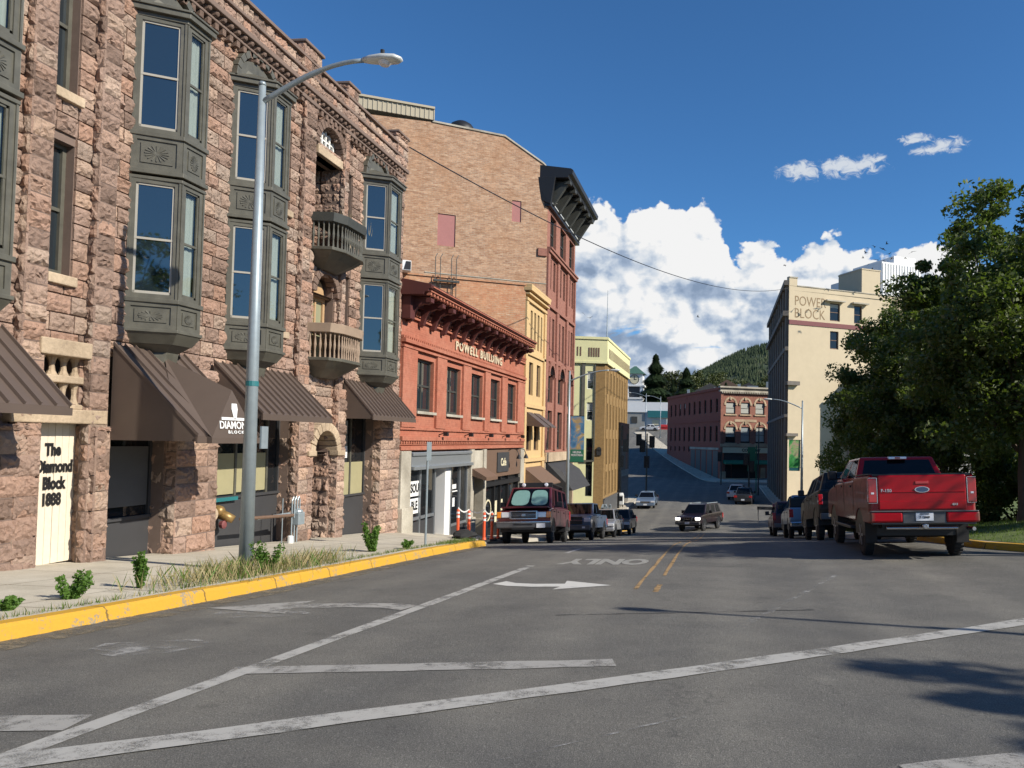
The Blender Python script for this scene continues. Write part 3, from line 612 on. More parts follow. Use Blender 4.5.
# brick building corner pavement across the junction
c4_=dens_line([(12,114.5),(-.5,114.5),(-1.8,116.2),(-11.5,149),(-20,178)],1.5)
slab('sidewalk','sidewalk_concrete',c4_,[(12,120)]*0+[(p[0]+ (0.0 if p[1]<115 else 3.2),p[1]+(5 if p[1]<115 else .8)) for p in c4_],kz,kz,'curb_concrete')
# ------------------------------------------------------------------ the stone building
X0=-10.53
FL=FR((X0,0),(0,1),(1,0))          # left facades: u = world y, w = world +x
def rock(F,u0,u1,z0,z1,holes=(),course=.285,wr=(.28,.62),disp=.05,mats=('red_sandstone',),name='wall',par=None,w=0,seed=1,arches=()):
    disp=disp*.82
    """rock-faced ashlar: every block its own bulged, uneven face with recessed joints"""
    rg=random.Random(seed); V=[];Fc=[];A=[]; gap=.011; z=z0
    while z<z1-.03:
        h=min(course*rg.uniform(.88,1.14),z1-z); 
        if z1-(z+h)<.09: h=z1-z
        cuts=[]
        for a,b,c,d in holes:
            if z+h*.5>c and z+h*.5<d: cuts.append((a,b))
        for (ac,ar,az) in arches:      # circular opening above springing az
            dz=z+h*.5-az
            if 0<=dz<ar: q=math.sqrt(ar*ar-dz*dz); cuts.append((ac-q,ac+q))
        iv=[(u0,u1)]
        for a,b in cuts:
            nv=[]
            for p,q in iv:
                if b<=p or a>=q: nv.append((p,q)); continue
                if a>p: nv.append((p,a))
                if b<q: nv.append((b,q))
            iv=nv
        for p,q in iv:
            if q-p<.03: continue
            x=p
            while x<q-1e-4:
                bw=rg.uniform(*wr)
                if q-(x+bw)<.16: bw=q-x
                bw=min(bw,q-x); NX=max(4,int(bw/.048)); NZ=6; o=len(V); tone=rg.random()
                base=rg.uniform(.25,1)*disp; gx,gz=rg.uniform(-.03,.03),rg.uniform(-.025,.025)
                for j in range(NZ+1):
                    for i in range(NX+1):
                        s,t=i/NX,j/NZ; ed=min(s,1-s,t,1-t)
                        uu=x+gap+(bw-2*gap)*s; zz=z+gap+(h-2*gap)*t
                        if ed<1e-6: ww=-.012+rg.uniform(0,.012)
                        else:
                            ww=(base if ed>.2 else base*.62)+rg.uniform(-.5,.6)*disp+gx*(s-.5)*2+gz*(t-.5)*2; uu+=rg.uniform(-.014,.014); zz+=rg.uniform(-.014,.014)
                        V.append((uu,w+max(ww,-.012),zz))
                for j in range(NZ):
                    for i in range(NX):
                        a=o+j*(NX+1)+i; b=a+1; c=a+NX+2; d=a+NX+1
                        if rg.random()<.5: Fc+= [(a,b,c),(a,c,d)]
                        else: Fc+= [(a,b,d),(b,c,d)]
                        A+=[tone,tone]
                # skirt back to the joint
                o2=len(V); ring=[(x+gap,z+gap),(x+bw-gap,z+gap),(x+bw-gap,z+h-gap),(x+gap,z+h-gap)]
                V+=[(a,w-.05,b) for a,b in ring]; cr=[o,o+NX,o+(NX+1)*(NZ+1)-1,o+(NX+1)*NZ]
                for k in range(4): Fc.append((o2+k,o2+(k+1)%4,cr[(k+1)%4],cr[k])); A.append(tone*.5)
                x+=bw
        z+=h
    mb=MB(F); mb.add(V,Fc); mb.blk=A; return mb.build(name,list(mats),par,uv=False)
SB=thing('stone_building','reddish rock-faced stone building with green metal bay windows and brown awnings at left','building',(X0,14,-2.3))
zb=-3.6; TOP=8.95
BAYS=[(12.55,.42,.62),(15.32,.41,.66),(21.4,.34,.84)]
holes=[(10.93,11.42,2.52,4.66),(10.93,11.42,5.48,7.75),(10.87,11.8,zb,.13),(10.95,11.65,.38,1.22)]
for y0,c,f_ in BAYS: holes.append((y0+.06,y0+2*c+f_-.06,2.2,7.75))
holes+=[(12.24,13.72,zb,1.45),(15.0,18.0,zb,1.45),(20.42,22.62,zb,1.45),
        (18.78,19.92,zb,-.42),(17.28,17.62,2.5,4.5),(17.28,17.62,5.5,7.4),(20.38,20.78,2.5,4.5),(20.38,20.78,5.5,7.4),
        (18.75,20.05,4.95,7.35),(18.85,19.95,2.0,3.75),(5.4,6.2,2.5,4.6),(6.5,9.6,zb,1.4),
        (10.0-1.4,10.0,2.2,7.75)]
arches=[(19.35,.57,-.42),(19.4,.55,3.75),(19.4,.65,7.6)]
core=MB(FL); wallskin(core,4,24.04,zb,9.2,[h for h in holes]+[(18.8,20.0,7.6,8.2),(18.8,19.9,-.5,.1),(18.9,19.9,3.7,4.25)],.38,w=-.045)
core.quad((24.04,-.045,zb),(24.04,-14,zb),(24.04,-14,9.2),(24.04,-.045,9.2)); core.quad((4,-.045,zb),(4,-14,zb),(4,-14,9.2),(4,-.045,9.2)); core.build('mortar_bed','stone_mortar',SB)
m_=MB(FL); m_.quad((4,-.05,8.9),(24.04,-.05,8.9),(24.04,-14,8.9),(4,-14,8.9)); m_.build('roof','roof_tar',SB)
m_=MB(FL); m_.quad((4,-1.3,zb),(24.04,-1.3,zb),(24.04,-1.3,8.9),(4,-1.3,8.9)); 
for zf in (1.7,4.85): m_.quad((4,-.4,zf),(24.04,-.4,zf),(24.04,-1.3,zf),(4,-1.3,zf))
m_.build('interior','dark_interior',SB)
rock(FL,4.0,24.04,zb,TOP,holes,par=SB,arches=arches,seed=3)
# pilasters stand 11 cm proud of the wall
PIL=[(10.42,10.86),(11.8,12.18),(13.74,14.96),(17.72,18.72),(19.98,20.36),(22.7,24.05)]
for i,(a,b) in enumerate(((10.42,10.86),(11.72,12.14),(18.0,18.55),(20.05,20.3),(23.5,24.05))):
    rock(FL,a,b,zb if i not in(0,) else zb,TOP+.25 if i>1 else TOP,[],par=SB,w=.13,seed=20+i,wr=(.3,.5),name='pilaster')
    s=MB(FL); s.box((a+.005,-.02,zb),(b-.005,.12,TOP)); s.build('pilaster_core','stone_mortar',SB)
    rock(FR((X0,a),(1,0),(0,-1)),0,.15,zb,TOP,[],par=SB,seed=40+i,disp=.03,wr=(.1,.2),name='pilaster')
# ground-floor piers, thicker
for i,(a,b,zt) in enumerate(((9.65,10.86,.1),(11.8,12.22,.1),(13.74,14.98,1.3),(18.02,18.74,1.3),(19.96,20.4,1.3),(22.64,24.05,1.3))):
    pw=.2 if i>1 else .13
    rock(FL,a,b,zb,zt,[],par=SB,w=pw,seed=60+i,wr=(.34,.62),course=.32,disp=.06,name='pier')
    s=MB(FL); s.box((a+.005,-.3 if i!=1 else -.14,zb),(b-.005,pw-.01,zt)); s.build('pier_core','stone_mortar',SB)
    rock(FR((X0,a),(1,0),(0,-1)),-.42,.21,zb,zt,[],par=SB,seed=80+i,disp=.035,course=.32,wr=(.25,.4),name='pier')
# door recess jamb
rock(FR((X0,11.8),(1,0),(0,-1)),-.3,0,zb,.13,[],par=SB,seed=99,disp=.02,name='jamb',wr=(.2,.3))
# arched entrance
rock(FR((X0,19.92),(1,0),(0,-1)),-1.1,0,zb,-.4,[],par=SB,seed=101,disp=.05,course=.33,name='jamb',wr=(.3,.5))
ar=MB(FL)
def archring(mb,uc,zc,r0,r1,w0,w1,a0=0,a1=math.pi,n=14):
    for k in range(n):
        p,q=a0+(a1-a0)*k/n+.012,a0+(a1-a0)*(k+1)/n-.012
        pts=[(uc-math.cos(p)*r0,zc+math.sin(p)*r0),(uc-math.cos(p)*r1,zc+math.sin(p)*r1),(uc-math.cos(q)*r1,zc+math.sin(q)*r1),(uc-math.cos(q)*r0,zc+math.sin(q)*r0)]
        mb.prism(pts,w0,w1,axis=1)
archring(ar,19.35,-.42,.56,.80,-.3,.24,n=11); ar.box((18.42,.0,-.52),(18.8,.27,-.38)); ar.box((19.9,.0,-.52),(20.3,.27,-.38)); ar.build('arch','pale_sandstone',SB,bevel=.02)
ar=MB(FL); ar.mark(); archring(ar,19.4,7.6,.62,.86,-.2,.10,n=13); ar.mark(); archring(ar,19.4,3.75,.54,.74,-.2,.10,n=11)
ar.build('arch','red_sandstone',SB,bevel=.02,each=True)
q=MB(FL); q.box((18.4,-1.25,zb),(20.4,-1.15,.5)); q.build('entrance_back','brown_wood',SB)
# lattice window over the balcony door
lt=MB(FL); lt.box((18.75,-.3,7.35),(20.05,.08,7.58)); lt.build('lintel','pale_sandstone',SB,bevel=.02)
lt=MB(FL)
for k in range(6): lt.box((18.86+k*.2,-.2,7.58),(18.92+k*.2,-.14,8.22))
for k in range(3): lt.box((18.8,-.21,7.72+k*.18),(20.0,-.15,7.76+k*.18))
lt.build('lattice','sash_white',SB)
# pale lintels and pierced stone panel above the white door
l=MB(FL); l.box((10.3,-.28,.13),(12.1,.16,.36)); l.box((10.75,-.28,1.2),(11.72,.17,1.46)); l.box((10.86,-.2,.78),(11.7,.05,.90)); l.box((10.86,-.2,.36),(11.7,.05,.44)); l.build('lintel','pale_sandstone',SB,bevel=.02)
l=MB(FL)
for k in range(4):
    for za,zc in ((.44,.78),(.90,1.2)):
        uc=10.98+k*.22; l.lathe((uc,-.08,za),[(0,.085),((zc-za)*.25,.05),((zc-za)*.5,.04),((zc-za)*.75,.05),((zc-za),.085)],8,'z')
l.build('pierced_screen','pale_sandstone',SB)
for a,b in ((.38,1.22),): 
    q=MB(FL); q.quad((10.9,-.3,a),(11.7,-.3,a),(11.7,-.3,b),(10.9,-.3,b)); q.build('screen_back','dark_interior',SB)
# string courses / sills
sc=MB(FL)
for z_ in (2.44,5.4):
    for u0,u1 in ((10.9,11.45),(17.24,17.66),(20.34,20.82)): sc.box((u0,-.1,z_-.1),(u1,.09,z_+.06))
sc.build('sill','pale_sandstone',SB,bevel=.015,each=True)
for u0,u1,z0,z1 in ((10.93,11.42,2.52,4.66),(10.93,11.42,5.48,7.75),(17.28,17.62,2.5,4.5),(17.28,17.62,5.5,7.4),(20.38,20.78,2.5,4.5),(20.38,20.78,5.5,7.4)):
    window(FL,SB,u0,u1,z0,z1,w=-.26,fw=.07,fm='bronze_metal')
# cornice: corbel table, ledges, parapet with rough stones and capped piers
cn=MB(FL); cn.box((4,-.3,8.62),(24.05,.28,8.74)); cn.box((4,-.3,8.44),(24.08,.16,8.5)); cn.box((4,-.35,9.02),(24.08,.22,9.1)); cn.build('cornice','stone_mortar',SB,bevel=.02)
cb=MB(FL); rg=random.Random(5); u=4.1
while u<24.0:
    cb.lathe((u,.0,8.58),[(-.05,.03),(0,.085),(.12,.10),(.22,.06),(.245,.01)],8,'y'); u+=.235
u=4.15
while u<24.0: cb.box((u,.0,8.30),(u+.11,.14,8.45)); u+=.235
cb.build('corbels','red_sandstone',SB,bevel=.012)
rock(FL,4,24.08,8.74,9.02,[],par=SB,w=.16,seed=7,course=.26,name='parapet',wr=(.2,.4)); rock(FL,4,24.08,9.1,9.42,[],par=SB,w=.1,seed=8,course=.3,name='parapet',wr=(.3,.5))
pb=MB(FL); pb.box((4,-.3,8.7),(24.04,.11,9.0)); pb.box((4,-.3,9.08),(24.04,.05,9.40)); pb.box((4,-.36,9.40),(24.1,.2,9.47)); pb.build('parapet_core','stone_mortar',SB)
for a,b in ((17.75,18.6),(20.0,20.6),(23.3,24.1)):
    rock(FL,a,b,8.5,9.75,[],par=SB,w=.18,seed=int(a*10),name='parapet_pier'); rock(FR((X0,a),(1,0),(0,-1)),-.3,.2,8.5,9.75,[],par=SB,seed=int(a*10)+1,name='parapet_pier')
    s=MB(FL); s.box((a+.01,-.3,8.4),(b-.01,.17,9.74)); s.box((a-.04,-.34,9.74),(b+.04,.24,9.82)); s.build('pier_cap','stone_mortar',SB,bevel=.02)

# metal bay windows
def bay(y0,c,fl,low=1.45):
    P=[(y0,0.),(y0+c,.68),(y0+c+fl,.68),(y0+2*c+fl,0.)]
    body=MB(FL)
    BP_=bpy.data.objects.new('bay_window',None); COL.objects.link(BP_); BP_.parent=SB; WP[BP_.name]=WP[SB.name]
    def ring(s,z,ex): # plan polygon grown by ex
        cu=(P[0][0]+P[3][0])/2
        return [(cu+(u-cu)*(1+ex*1.3/(P[3][0]-cu)) if abs(ex)>0 else u, (w+ex) if w>0 else -.05, z) for u,w in P]
    def ledge(z0,z1,e0,e1=None):
        e1=e0 if e1 is None else e1; body.hexa(ring(0,z0,e0),ring(0,z1,e1))
    # bowl underneath
    body.hexa(ring(0,low+.02,-.30),ring(0,low+.16,-.12)); body.hexa(ring(0,low+.16,-.10),ring(0,low+.36,.035)); ledge(low+.36,low+.42,.05)
    body.hexa([( (P[0][0]+P[3][0])/2+(u-(P[0][0]+P[3][0])/2)*.55,w*.5 if w else -.05,low-.22) for u,w in P],ring(0,low+.03,-.28))
    body.build('bay_base','bronze_metal',BP_,bevel=.008); body=MB(FL)
    zs=dict(ap0=low+.42,ap1=2.34,s0=2.34,w0=2.5,w1=4.52,h1=4.72,sp1=5.36,s1=5.36,v0=5.52,v1=7.46,top=7.66)
    ledge(2.34,2.42,.05); ledge(4.56,4.62,.03); ledge(4.66,4.74,.055); ledge(5.34,5.42,.05); ledge(7.52,7.60,.03); ledge(7.60,7.70,.10); ledge(7.70,7.74,.13)
    body.build('bay_ledge','bronze_metal',BP_,bevel=.008,each=True); body=MB(FL)
    body.hexa(ring(0,7.74,.10),[(P[0][0]+.12,-.05,8.08),(P[1][0]+.1,.12,8.0),(P[2][0]-.1,.12,8.0),(P[3][0]-.12,-.05,8.08)])
    # arched tympanum against the wall
    archring(body,(P[0][0]+P[3][0])/2,7.72,(P[3][0]-P[0][0])/2-.05,(P[3][0]-P[0][0])/2+.09,-.02,.14,n=12)
    cu=(P[0][0]+P[3][0])/2; rr=(P[3][0]-P[0][0])/2-.04
    body.prism([(cu-rr*math.cos(math.pi*k/12),7.72+rr*.85*math.sin(math.pi*k/12)) for k in range(13)],.0,.07,axis=1)
    body.build('bay_roof','bronze_metal',BP_,bevel=.008); bp=BP_
    for i in range(3):
        a,b=P[i],P[i+1]; ud=Vector((b[0]-a[0],b[1]-a[1])); L=ud.length; ud.normalize()
        # world frame for this face
        o=(X0+a[1],a[0]); F=FR(o,(ud[1],ud[0]),(ud[0],-ud[1]) if False else (ud.x,-ud.y))
        # outward normal must point away from the wall
        pnl=MB(F); e=.10 if i!=1 else .12
        def fr_(u0,u1,z0,z1,w0,w1): pnl.box((u0,w0,z0),(u1,w1,z1))
        for z0,z1 in ((2.42,4.56),(5.42,7.52)):
            fr_(0,e,z0,z1,-.06,0); fr_(L-e,L,z0,z1,-.06,0); fr_(e,L-e,z0,z0+.08,-.06,0); fr_(e,L-e,z1-.07,z1,-.06,0)
            # corner bead
            fr_(.0,.035,z0,z1,0,.018); fr_(L-.035,L,z0,z1,0,.018)
        for z0,z1 in ((low+.42,2.34),(4.74,5.34)):
            fr_(0,L,z0,z1,-.06,-.012); fr_(0,.09,z0,z1,-.012,.012); fr_(L-.09,L,z0,z1,-.012,.012); fr_(.09,L-.09,z0,z0+.08,-.012,.012); fr_(.09,L-.09,z1-.07,z1,-.012,.012)
            fr_(.15,L-.15,z0+.12,z1-.12,-.012,.004); 
            # relief rosette
            cu_,cz_=L/2,(z0+z1)/2; rr_=min(L/2-.19,(z1-z0)/2-.15)
            if rr_>.05:
                for k in range(16):
                    a_=math.pi*2*k/16; dx_,dz_=math.cos(a_)*(L/2-.19),math.sin(a_)*((z1-z0)/2-.14)
                    pnl.tube([(cu_,.006,cz_),(cu_+dx_*.9,.006,cz_+dz_*.9)],[.006,.016],4)
        pnl.build('bay_panel','bronze_metal',bp)
        for z0,z1,cur in ((2.5,4.49,True),(5.5,7.45,True)):
            s=MB(F); a0,a1=e,L-e; t=.035
            s.box((a0,-.05,z0),(a0+t,-.02,z1)); s.box((a1-t,-.05,z0),(a1,-.02,z1)); s.box((a0,-.05,z1-t),(a1,-.02,z1)); s.box((a0,-.05,z0),(a1,-.02,z0+.05)); zm=(z0+z1)/2; s.box((a0,-.055,zm-.02),(a1,-.015,zm+.02))
            s.build('sash','sash_paint' if i!=1 else 'bronze_metal',bp)
            g=MB(F); g.quad((a0,-.04,z0),(a1,-.04,z0),(a1,-.04,z1),(a0,-.04,z1)); g.build('pane','window_glass' if i==0 else 'clear_glass',bp)
            if i==1:
                cv=MB(F); n=22; vs=[]
                for k in range(n+1):
                    u_=a0+(a1-a0)*(.30+.66*k/n); vs+=[(u_,-.13-.035*math.sin(k*1.9),z0),(u_,-.13-.035*math.sin(k*1.9+.4),z1)]
                cv.add(vs,[(2*k,2*k+2,2*k+3,2*k+1) for k in range(n)]); cv.build('curtain','curtain',bp,smooth=True)
    bk=MB(FL); bk.quad((P[0][0]+.05,-.05,1.9),(P[3][0]-.05,-.05,1.9),(P[3][0]-.05,-.05,7.7),(P[0][0]+.05,-.05,7.7)); bk.build('bay_back','dark_interior',bp)
for y0,c,fl in BAYS: bay(y0,c,fl)
bay(8.62,.37,.68)
# balconies
def balcony(z0,h,capmat):
    u0,u1,pr=18.42,20.35,.78
    b=MB(FL); plan=[(u0,-.02),(u0+.12,pr*.8),(u0+.5,pr),(u1-.5,pr),(u1-.12,pr*.8),(u1,-.02)]; cu=(u0+u1)/2
    def rg_(s,z,wk): return [(cu+(u-cu)*s,(w*wk if w>0 else w),z) for u,w in plan]
    b.hexa(rg_(.45,z0-.42,.25),rg_(.78,z0-.2,.7)); b.hexa(rg_(.78,z0-.2,.7),rg_(.98,z0-.03,.97)); b.hexa(rg_(1.03,z0-.03,1.04),rg_(1.04,z0+.05,1.05))
    o=b.build('balcony','bronze_metal',SB,bevel=.01)
    c_=MB(FL); c_.hexa(rg_(1.05,z0+h-.03,1.08),rg_(1.07,z0+h+.2,1.12)); c_.build('railing_cap',capmat,o,bevel=.01)
    k=MB(FL)
    for a,b2 in zip(plan,plan[1:]):
        L=math.hypot(a[0]-b2[0],a[1]-b2[1]); n=max(2,int(L/.11))
        for i in range(n):
            t=(i+.5)/n; uu,ww=a[0]+(b2[0]-a[0])*t,(a[1]+(b2[1]-a[1])*t)*.96
            k.lathe((uu,ww,z0+.05),[(0,.03),(h*.25,.018),(h*.45,.036),(h*.7,.016),(h-.05,.028)],6,'z')
    k.build('balusters','bronze_metal' if capmat!='railing_stone' else 'railing_stone',o)
balcony(4.78,.72,'bronze_dark'); balcony(1.95,.72,'railing_stone')
window(FL,SB,18.95,19.85,1.98,3.72,w=-.3,fw=.1,fm='tan_wood',gm='shop_blind',mull=1,arch=.5,name='balcony_door')
window(FL,SB,18.8,20.0,4.95,7.3,w=-.9,fw=.1,fm='tan_wood',gm='dark_glass',mull=1,name='balcony_door')
rock(FR((X0,20.05),(1,0),(0,-1)),-.9,0,4.95,7.35,[],par=SB,seed=131,disp=.03,name='jamb',wr=(.3,.5))

# awnings
def awning(u0,u1,zt,zf,pr,name='awning',skew=0.0):
    a=MB(FL); a.quad((u0,.12,zt),(u1,.12,zt),(u1,pr,zf),(u0,pr,zf)); a.quad((u0,pr,zf),(u1,pr,zf),(u1,pr,zf-.09),(u0,pr,zf-.09))
    a.quad((u0,.12,zt-.02),(u1,.12,zt-.02),(u1,pr-.02,zf-.02),(u0,pr-.02,zf-.02))
    o=a.build(name,'awning_metal',SB,uv=False)
    r=MB(FL); n=int((u1-u0)/.24)
    for k in range(n+1):
        u=u0+(u1-u0)*k/n; r.hexa([(u-.014,.12,zt),(u+.014,.12,zt),(u+.014,pr+.002,zf),(u-.014,pr+.002,zf)],[(u-.009,.13,zt+.045),(u+.009,.13,zt+.045),(u+.009,pr+.03,zf+.035),(u-.009,pr+.03,zf+.035)])
    r.box((u0-.02,pr-.01,zf-.13),(u1+.02,pr+.025,zf-.02)); r.build('seams','awning_metal',o)
    s=MB(FL)
    for u,d in ((u0,.015),(u1,-.015)): s.prism([(.12,zt),(pr,zf),(pr,zf-.1),(.12,zf-.1)],u,u+d,axis=0)
    s.build('end_panel','awning_side',o,each=True); return o
aw=awning(12.2,13.95,1.52,-.03,1.72)
awning(14.85,17.65,1.5,.44,1.22)
awning(20.35,23.3,1.58,.6,1.0)
awning(6.2,10.12,1.5,.36,1.26)
# gabled hood with the sign
g=MB(FL); ua,ub,uc=12.42,13.74,13.06; pr=1.84; zf=-.06; za=.80
g.quad((13.2,.16,1.42),(13.25,.2,1.40),(uc,pr-.35,za),(uc,pr-.35,za)) if False else None
apexb=(13.2,.3,1.40); apexf=(uc,pr-.10,za)
g.quad(apexb,apexf,(ua,pr,zf)); g.quad(apexb,(ua,pr,zf),(12.5,1.0,.65)); g.quad(apexb,apexf,(ub,pr,zf)); g.quad(apexb,(ub,pr,zf),(13.85,1.0,.65))
g.quad((ua,pr,zf),(ub,pr,zf),apexf); g.quad((ua,pr,zf),(ub,pr,zf),(ub,pr,zf-.1),(ua,pr,zf-.1)); g.quad((ua,pr,zf-.1),(ua,pr,zf),(ua,1.3,.15),(ua,1.3,-.1)); g.quad((ub,pr,zf-.1),(ub,pr,zf),(ub,1.3,.15),(ub,1.3,-.1))
gp=g.build('gable_hood','awning_side',aw)
t=MB(FL); 
# local frame of the gable face
fa=Vector((ua,pr,zf)); fb=Vector((ub,pr,zf)); ft=Vector(apexf); ax=(fb-fa).normalized(); nn=(fb-fa).cross(ft-fa).normalized(); nn=-nn if nn.y<0 else nn; ay=(ft-(fa+fb)/2); ay=(ay-ax*ay.dot(ax)).normalized(); cc=(fa+fb)/2
textmb(t,'DIAMOND',.19,cc+ay*.22+nn*.004,ax,ay,nn,.008,1.0,.003); textmb(t,'BLOCK',.075,cc+ay*.10+nn*.004,ax,ay,nn,.006,1.5,.002,space=1.4)
for p in ([(-.38,.315),(.38,.315),(.38,.365),(-.38,.365)],[(-.03,.32),(.03,.32),(.085,.52),(.07,.62),(-.07,.62),(-.085,.52)]):
    t.hexa([tuple(cc+ax*x+ay*y+nn*.006) for x,y in p],[tuple(cc+ax*x+ay*y+nn*.014) for x,y in p])
t.build('sign_lettering','white_paint',aw)

# white plank door with black lettering
F=FL; d=MB(F); rg=random.Random(2)
for k in range(7):
    u=10.87+k*.133; d.box((u+.003,-.2,-2.12),(u+.13,-.15+rg.uniform(-.004,.004),.16))
d.M=F; dd=d.build('plank_door','cream_wood',SB)
t=MB(FL)
for s,z,sz,xx in (('The',-.30,.27,11.36),('Diamond',-.57,.27,11.40),('Block',-.84,.27,11.40),('1888',-1.10,.27,11.36)):
    textmb(t,s,sz,(xx,-.147,z),(0+1,0,0),(0,0,1),(0,1,0),.01,.68,.011,'CENTER')
t.build('door_lettering','black_paint',dd)
# storefront infill
def store(u0,u1,sill,mats,panes,zt=1.45,w=-.28,base=-3.4):
    o=MB(FL); o.box((u0,w-.1,base),(u1,w-.02,sill)); o.box((u0,w-.1,sill),(u1,w+.03,sill+.06)); o.box((u0,w-.1,zt-.5),(u1,w,zt)); o.box((u0,w-.1,sill),(u0+.08,w,zt)); o.box((u1-.08,w-.1,sill),(u1,w,zt))
    sf=o.build('storefront','charcoal_panel',SB)
    n=len(panes)
    for i,(a,b,m1) in enumerate(panes):
        g=MB(FL); g.quad((a,w-.05,sill),(b,w-.05,sill),(b,w-.05,zt-.45),(a,w-.05,zt-.45)); g.build('pane',m1,sf)
        if i: q=MB(FL); q.box((a-.035,w-.08,sill),(a+.035,w,zt-.45)); q.build('mullion','bronze_metal',sf)
    return sf
sf=store(12.24,13.74,-1.6,None,[(12.5,13.66,'dark_glass')]); q=MB(FL); q.box((12.3,-.26,-1.6),(12.5,-.2,1.0)); q.box((12.46,-.25,-1.5),(12.53,-.18,.5)); q.build('door_frame','bronze_dark',sf)
pn=MB(FL); pn.box((12.6,-.275,-1.35),(13.6,-.268,-.25)); pn.build('window_film','bumper_grey',sf)
sf=store(15.0,18.04,-1.42,None,[(15.08,16.3,'dark_glass'),(16.3,17.5,'dark_glass'),(17.5,17.96,'dark_glass')])
pn=MB(FL); pn.box((15.12,-.335+.02,-1.32),(16.26,-.30,-.42)); pn.box((16.34,-.315,-1.3),(17.46,-.30,-.42)); pn.build('window_covering','kraft_paper',sf,each=True)
pn=MB(FL); pn.box((15.0,-.3,-1.46),(16.3,-.2,-1.38)); pn.build('sill_strip','teal_trim',sf)
sf=store(20.42,22.64,-1.75,None,[(20.9,21.7,'dark_glass'),(21.7,22.56,'dark_glass')])
pn=MB(FL); pn.box((20.95,-.315,-1.7),(21.65,-.30,-.75)); pn.box((21.75,-.315,-1.7),(22.5,-.30,-.75)); pn.build('window_covering','kraft_paper',sf,each=True)
pn=MB(FL); pn.box((21.25,-.298,-.62),(21.5,-.29,-.28)); pn.build('window_notice','white_paint',sf)
store(6.5,9.65,-1.3,None,[(6.6,9.6,'dark_glass')])
# gas meter, fire hose connection
GX=X0+.12
gm=thing('gas_meter','grey gas meter with looping pipes at the foot of the stone pier','gas meter',(X0+.35,17.75,ZB(17.75)))
zz=ZB(17.75); b=MB(); b.box((X0+.25,17.7,zz+.42),(X0+.45,17.98,zz+.72)); b.lathe((X0+.35,17.84,zz+.72),[(0,.12),(.05,.10),(.1,.03)],12,'z'); b.build('meter_body','steel_galv',gm,bevel=.02)
b=MB(); 
for y_ in (17.6,17.72,17.84): b.tube([(X0+.33,y_,zz),(X0+.33,y_,zz+1.02),(X0+.33,y_+.05,zz+1.1),(X0+.33,y_+.1,zz+1.02),(X0+.33,y_+.1,zz+.6)],.018,6)
b.tube([(X0+.33,16.2,zz+.72),(X0+.33,17.5,zz+.72)],.03,6)
b.tube([(X0+.33,17.2,zz),(X0+.33,17.2,zz+1.1)],.012,6); b.build('pipe','steel_galv',gm)
b=MB(); b.tube([(X0+.33,15.6,ZB(15.6)+.62),(X0+.36,17.6,ZB(17.6)+.66)],.038,8); o=b.build('wall_pipe','brown_wood'); tag(o,'brown pipe running along the charcoal panel under the shop window','pipe')
b=MB(); b.lathe((X0+.4,17.45,zz-.02),[(0,.07),(.2,.065),(.22,.05)],10,'z'); o=b.build('paint_can','white_paint'); tag(o,'small white can standing on the pavement by the gas meter','can')
zz=ZB(15.3)+.72; YH=15.25; XH=X0-.05
fh=thing('hose_connection','brass twin fire hose inlet with a pale round cap on the charcoal panel','hose connection',(XH,YH,zz))
b=MB(); b.lathe((XH-.25,YH+.24,zz+.05),[(0,.1),(.1,.12),(.2,.125),(.28,.1),(.32,.06)],14,'x'); b.tube([(XH-.1,YH+.28,zz+.0),(XH+.08,YH+.34,zz-.08),(XH+.2,YH+.38,zz-.14)],[.11,.1,.085],12); b.build('inlet_body','brass',fh,smooth=True)
b=MB(); b.lathe((XH-.02,YH,zz),[(0,.13),(.03,.14),(.05,.12)],16,'x'); b.build('cap','pale_sandstone',fh)
b=MB(); b.lathe((XH-.0,YH+.26,zz-.24),[(0,.08),(.08,.09),(.1,.05)],10,'x'); b.build('lower_cap','maroon_paint',fh)
b=MB(); b.box((XH-.26,YH-.2,zz-.4),(XH-.22,YH+.5,zz+.26)); b.build('recess_plate','black_paint',fh)
# dry grass on the upper balcony
rg=random.Random(9); b=MB(FL)
for k in range(90):
    u=rg.uniform(18.9,20.6); z=5.62; w=rg.uniform(.1,.75); h=rg.uniform(.15,.42); dx=rg.uniform(-.1,.1); b.quad((u-.008,w,z),(u+.008,w,z),(u+dx,w+dx*.3,z+h))
o=b.build('dry_weeds','dry_grass',uv=False); tag(o,'dry straw-coloured weeds sprouting on the upper balcony','weeds',kind='stuff')
X0=-10.4
FL=FR((X0,0),(0,1),(1,0))
# ------------------------------------------------------------------ orange brick shop
OB=thing('orange_brick_building','low orange brick shop building with a dark red bracketed cornice and big shopfront windows','building',(X0,32,-3.4))
a0,a1=24.1,39.9
W5=[(25.45,27.05),(28.3,29.95),(31.2,32.85),(33.9,35.5),(36.7,38.35)]
h=[(a,b,.92,2.75) for a,b in W5]
mb=MB(FL); wallskin(mb,a0,a1,-.45,5.15,h,.25); mb.quad((a0,0,5.15),(a0,-9,5.15),(a0,-9,-1),(a0,0,-1)); mb.quad((a1,0,5.15),(a1,-9,5.15),(a1,-9,-1),(a1,0,-1)); mb.build('wall','orange_brick',OB)
mb=MB(FL); mb.quad((a0,-.1,5.0),(a1,-.1,5.0),(a1,-9,5.0),(a0,-9,5.0)); mb.build('roof','roof_tar',OB)
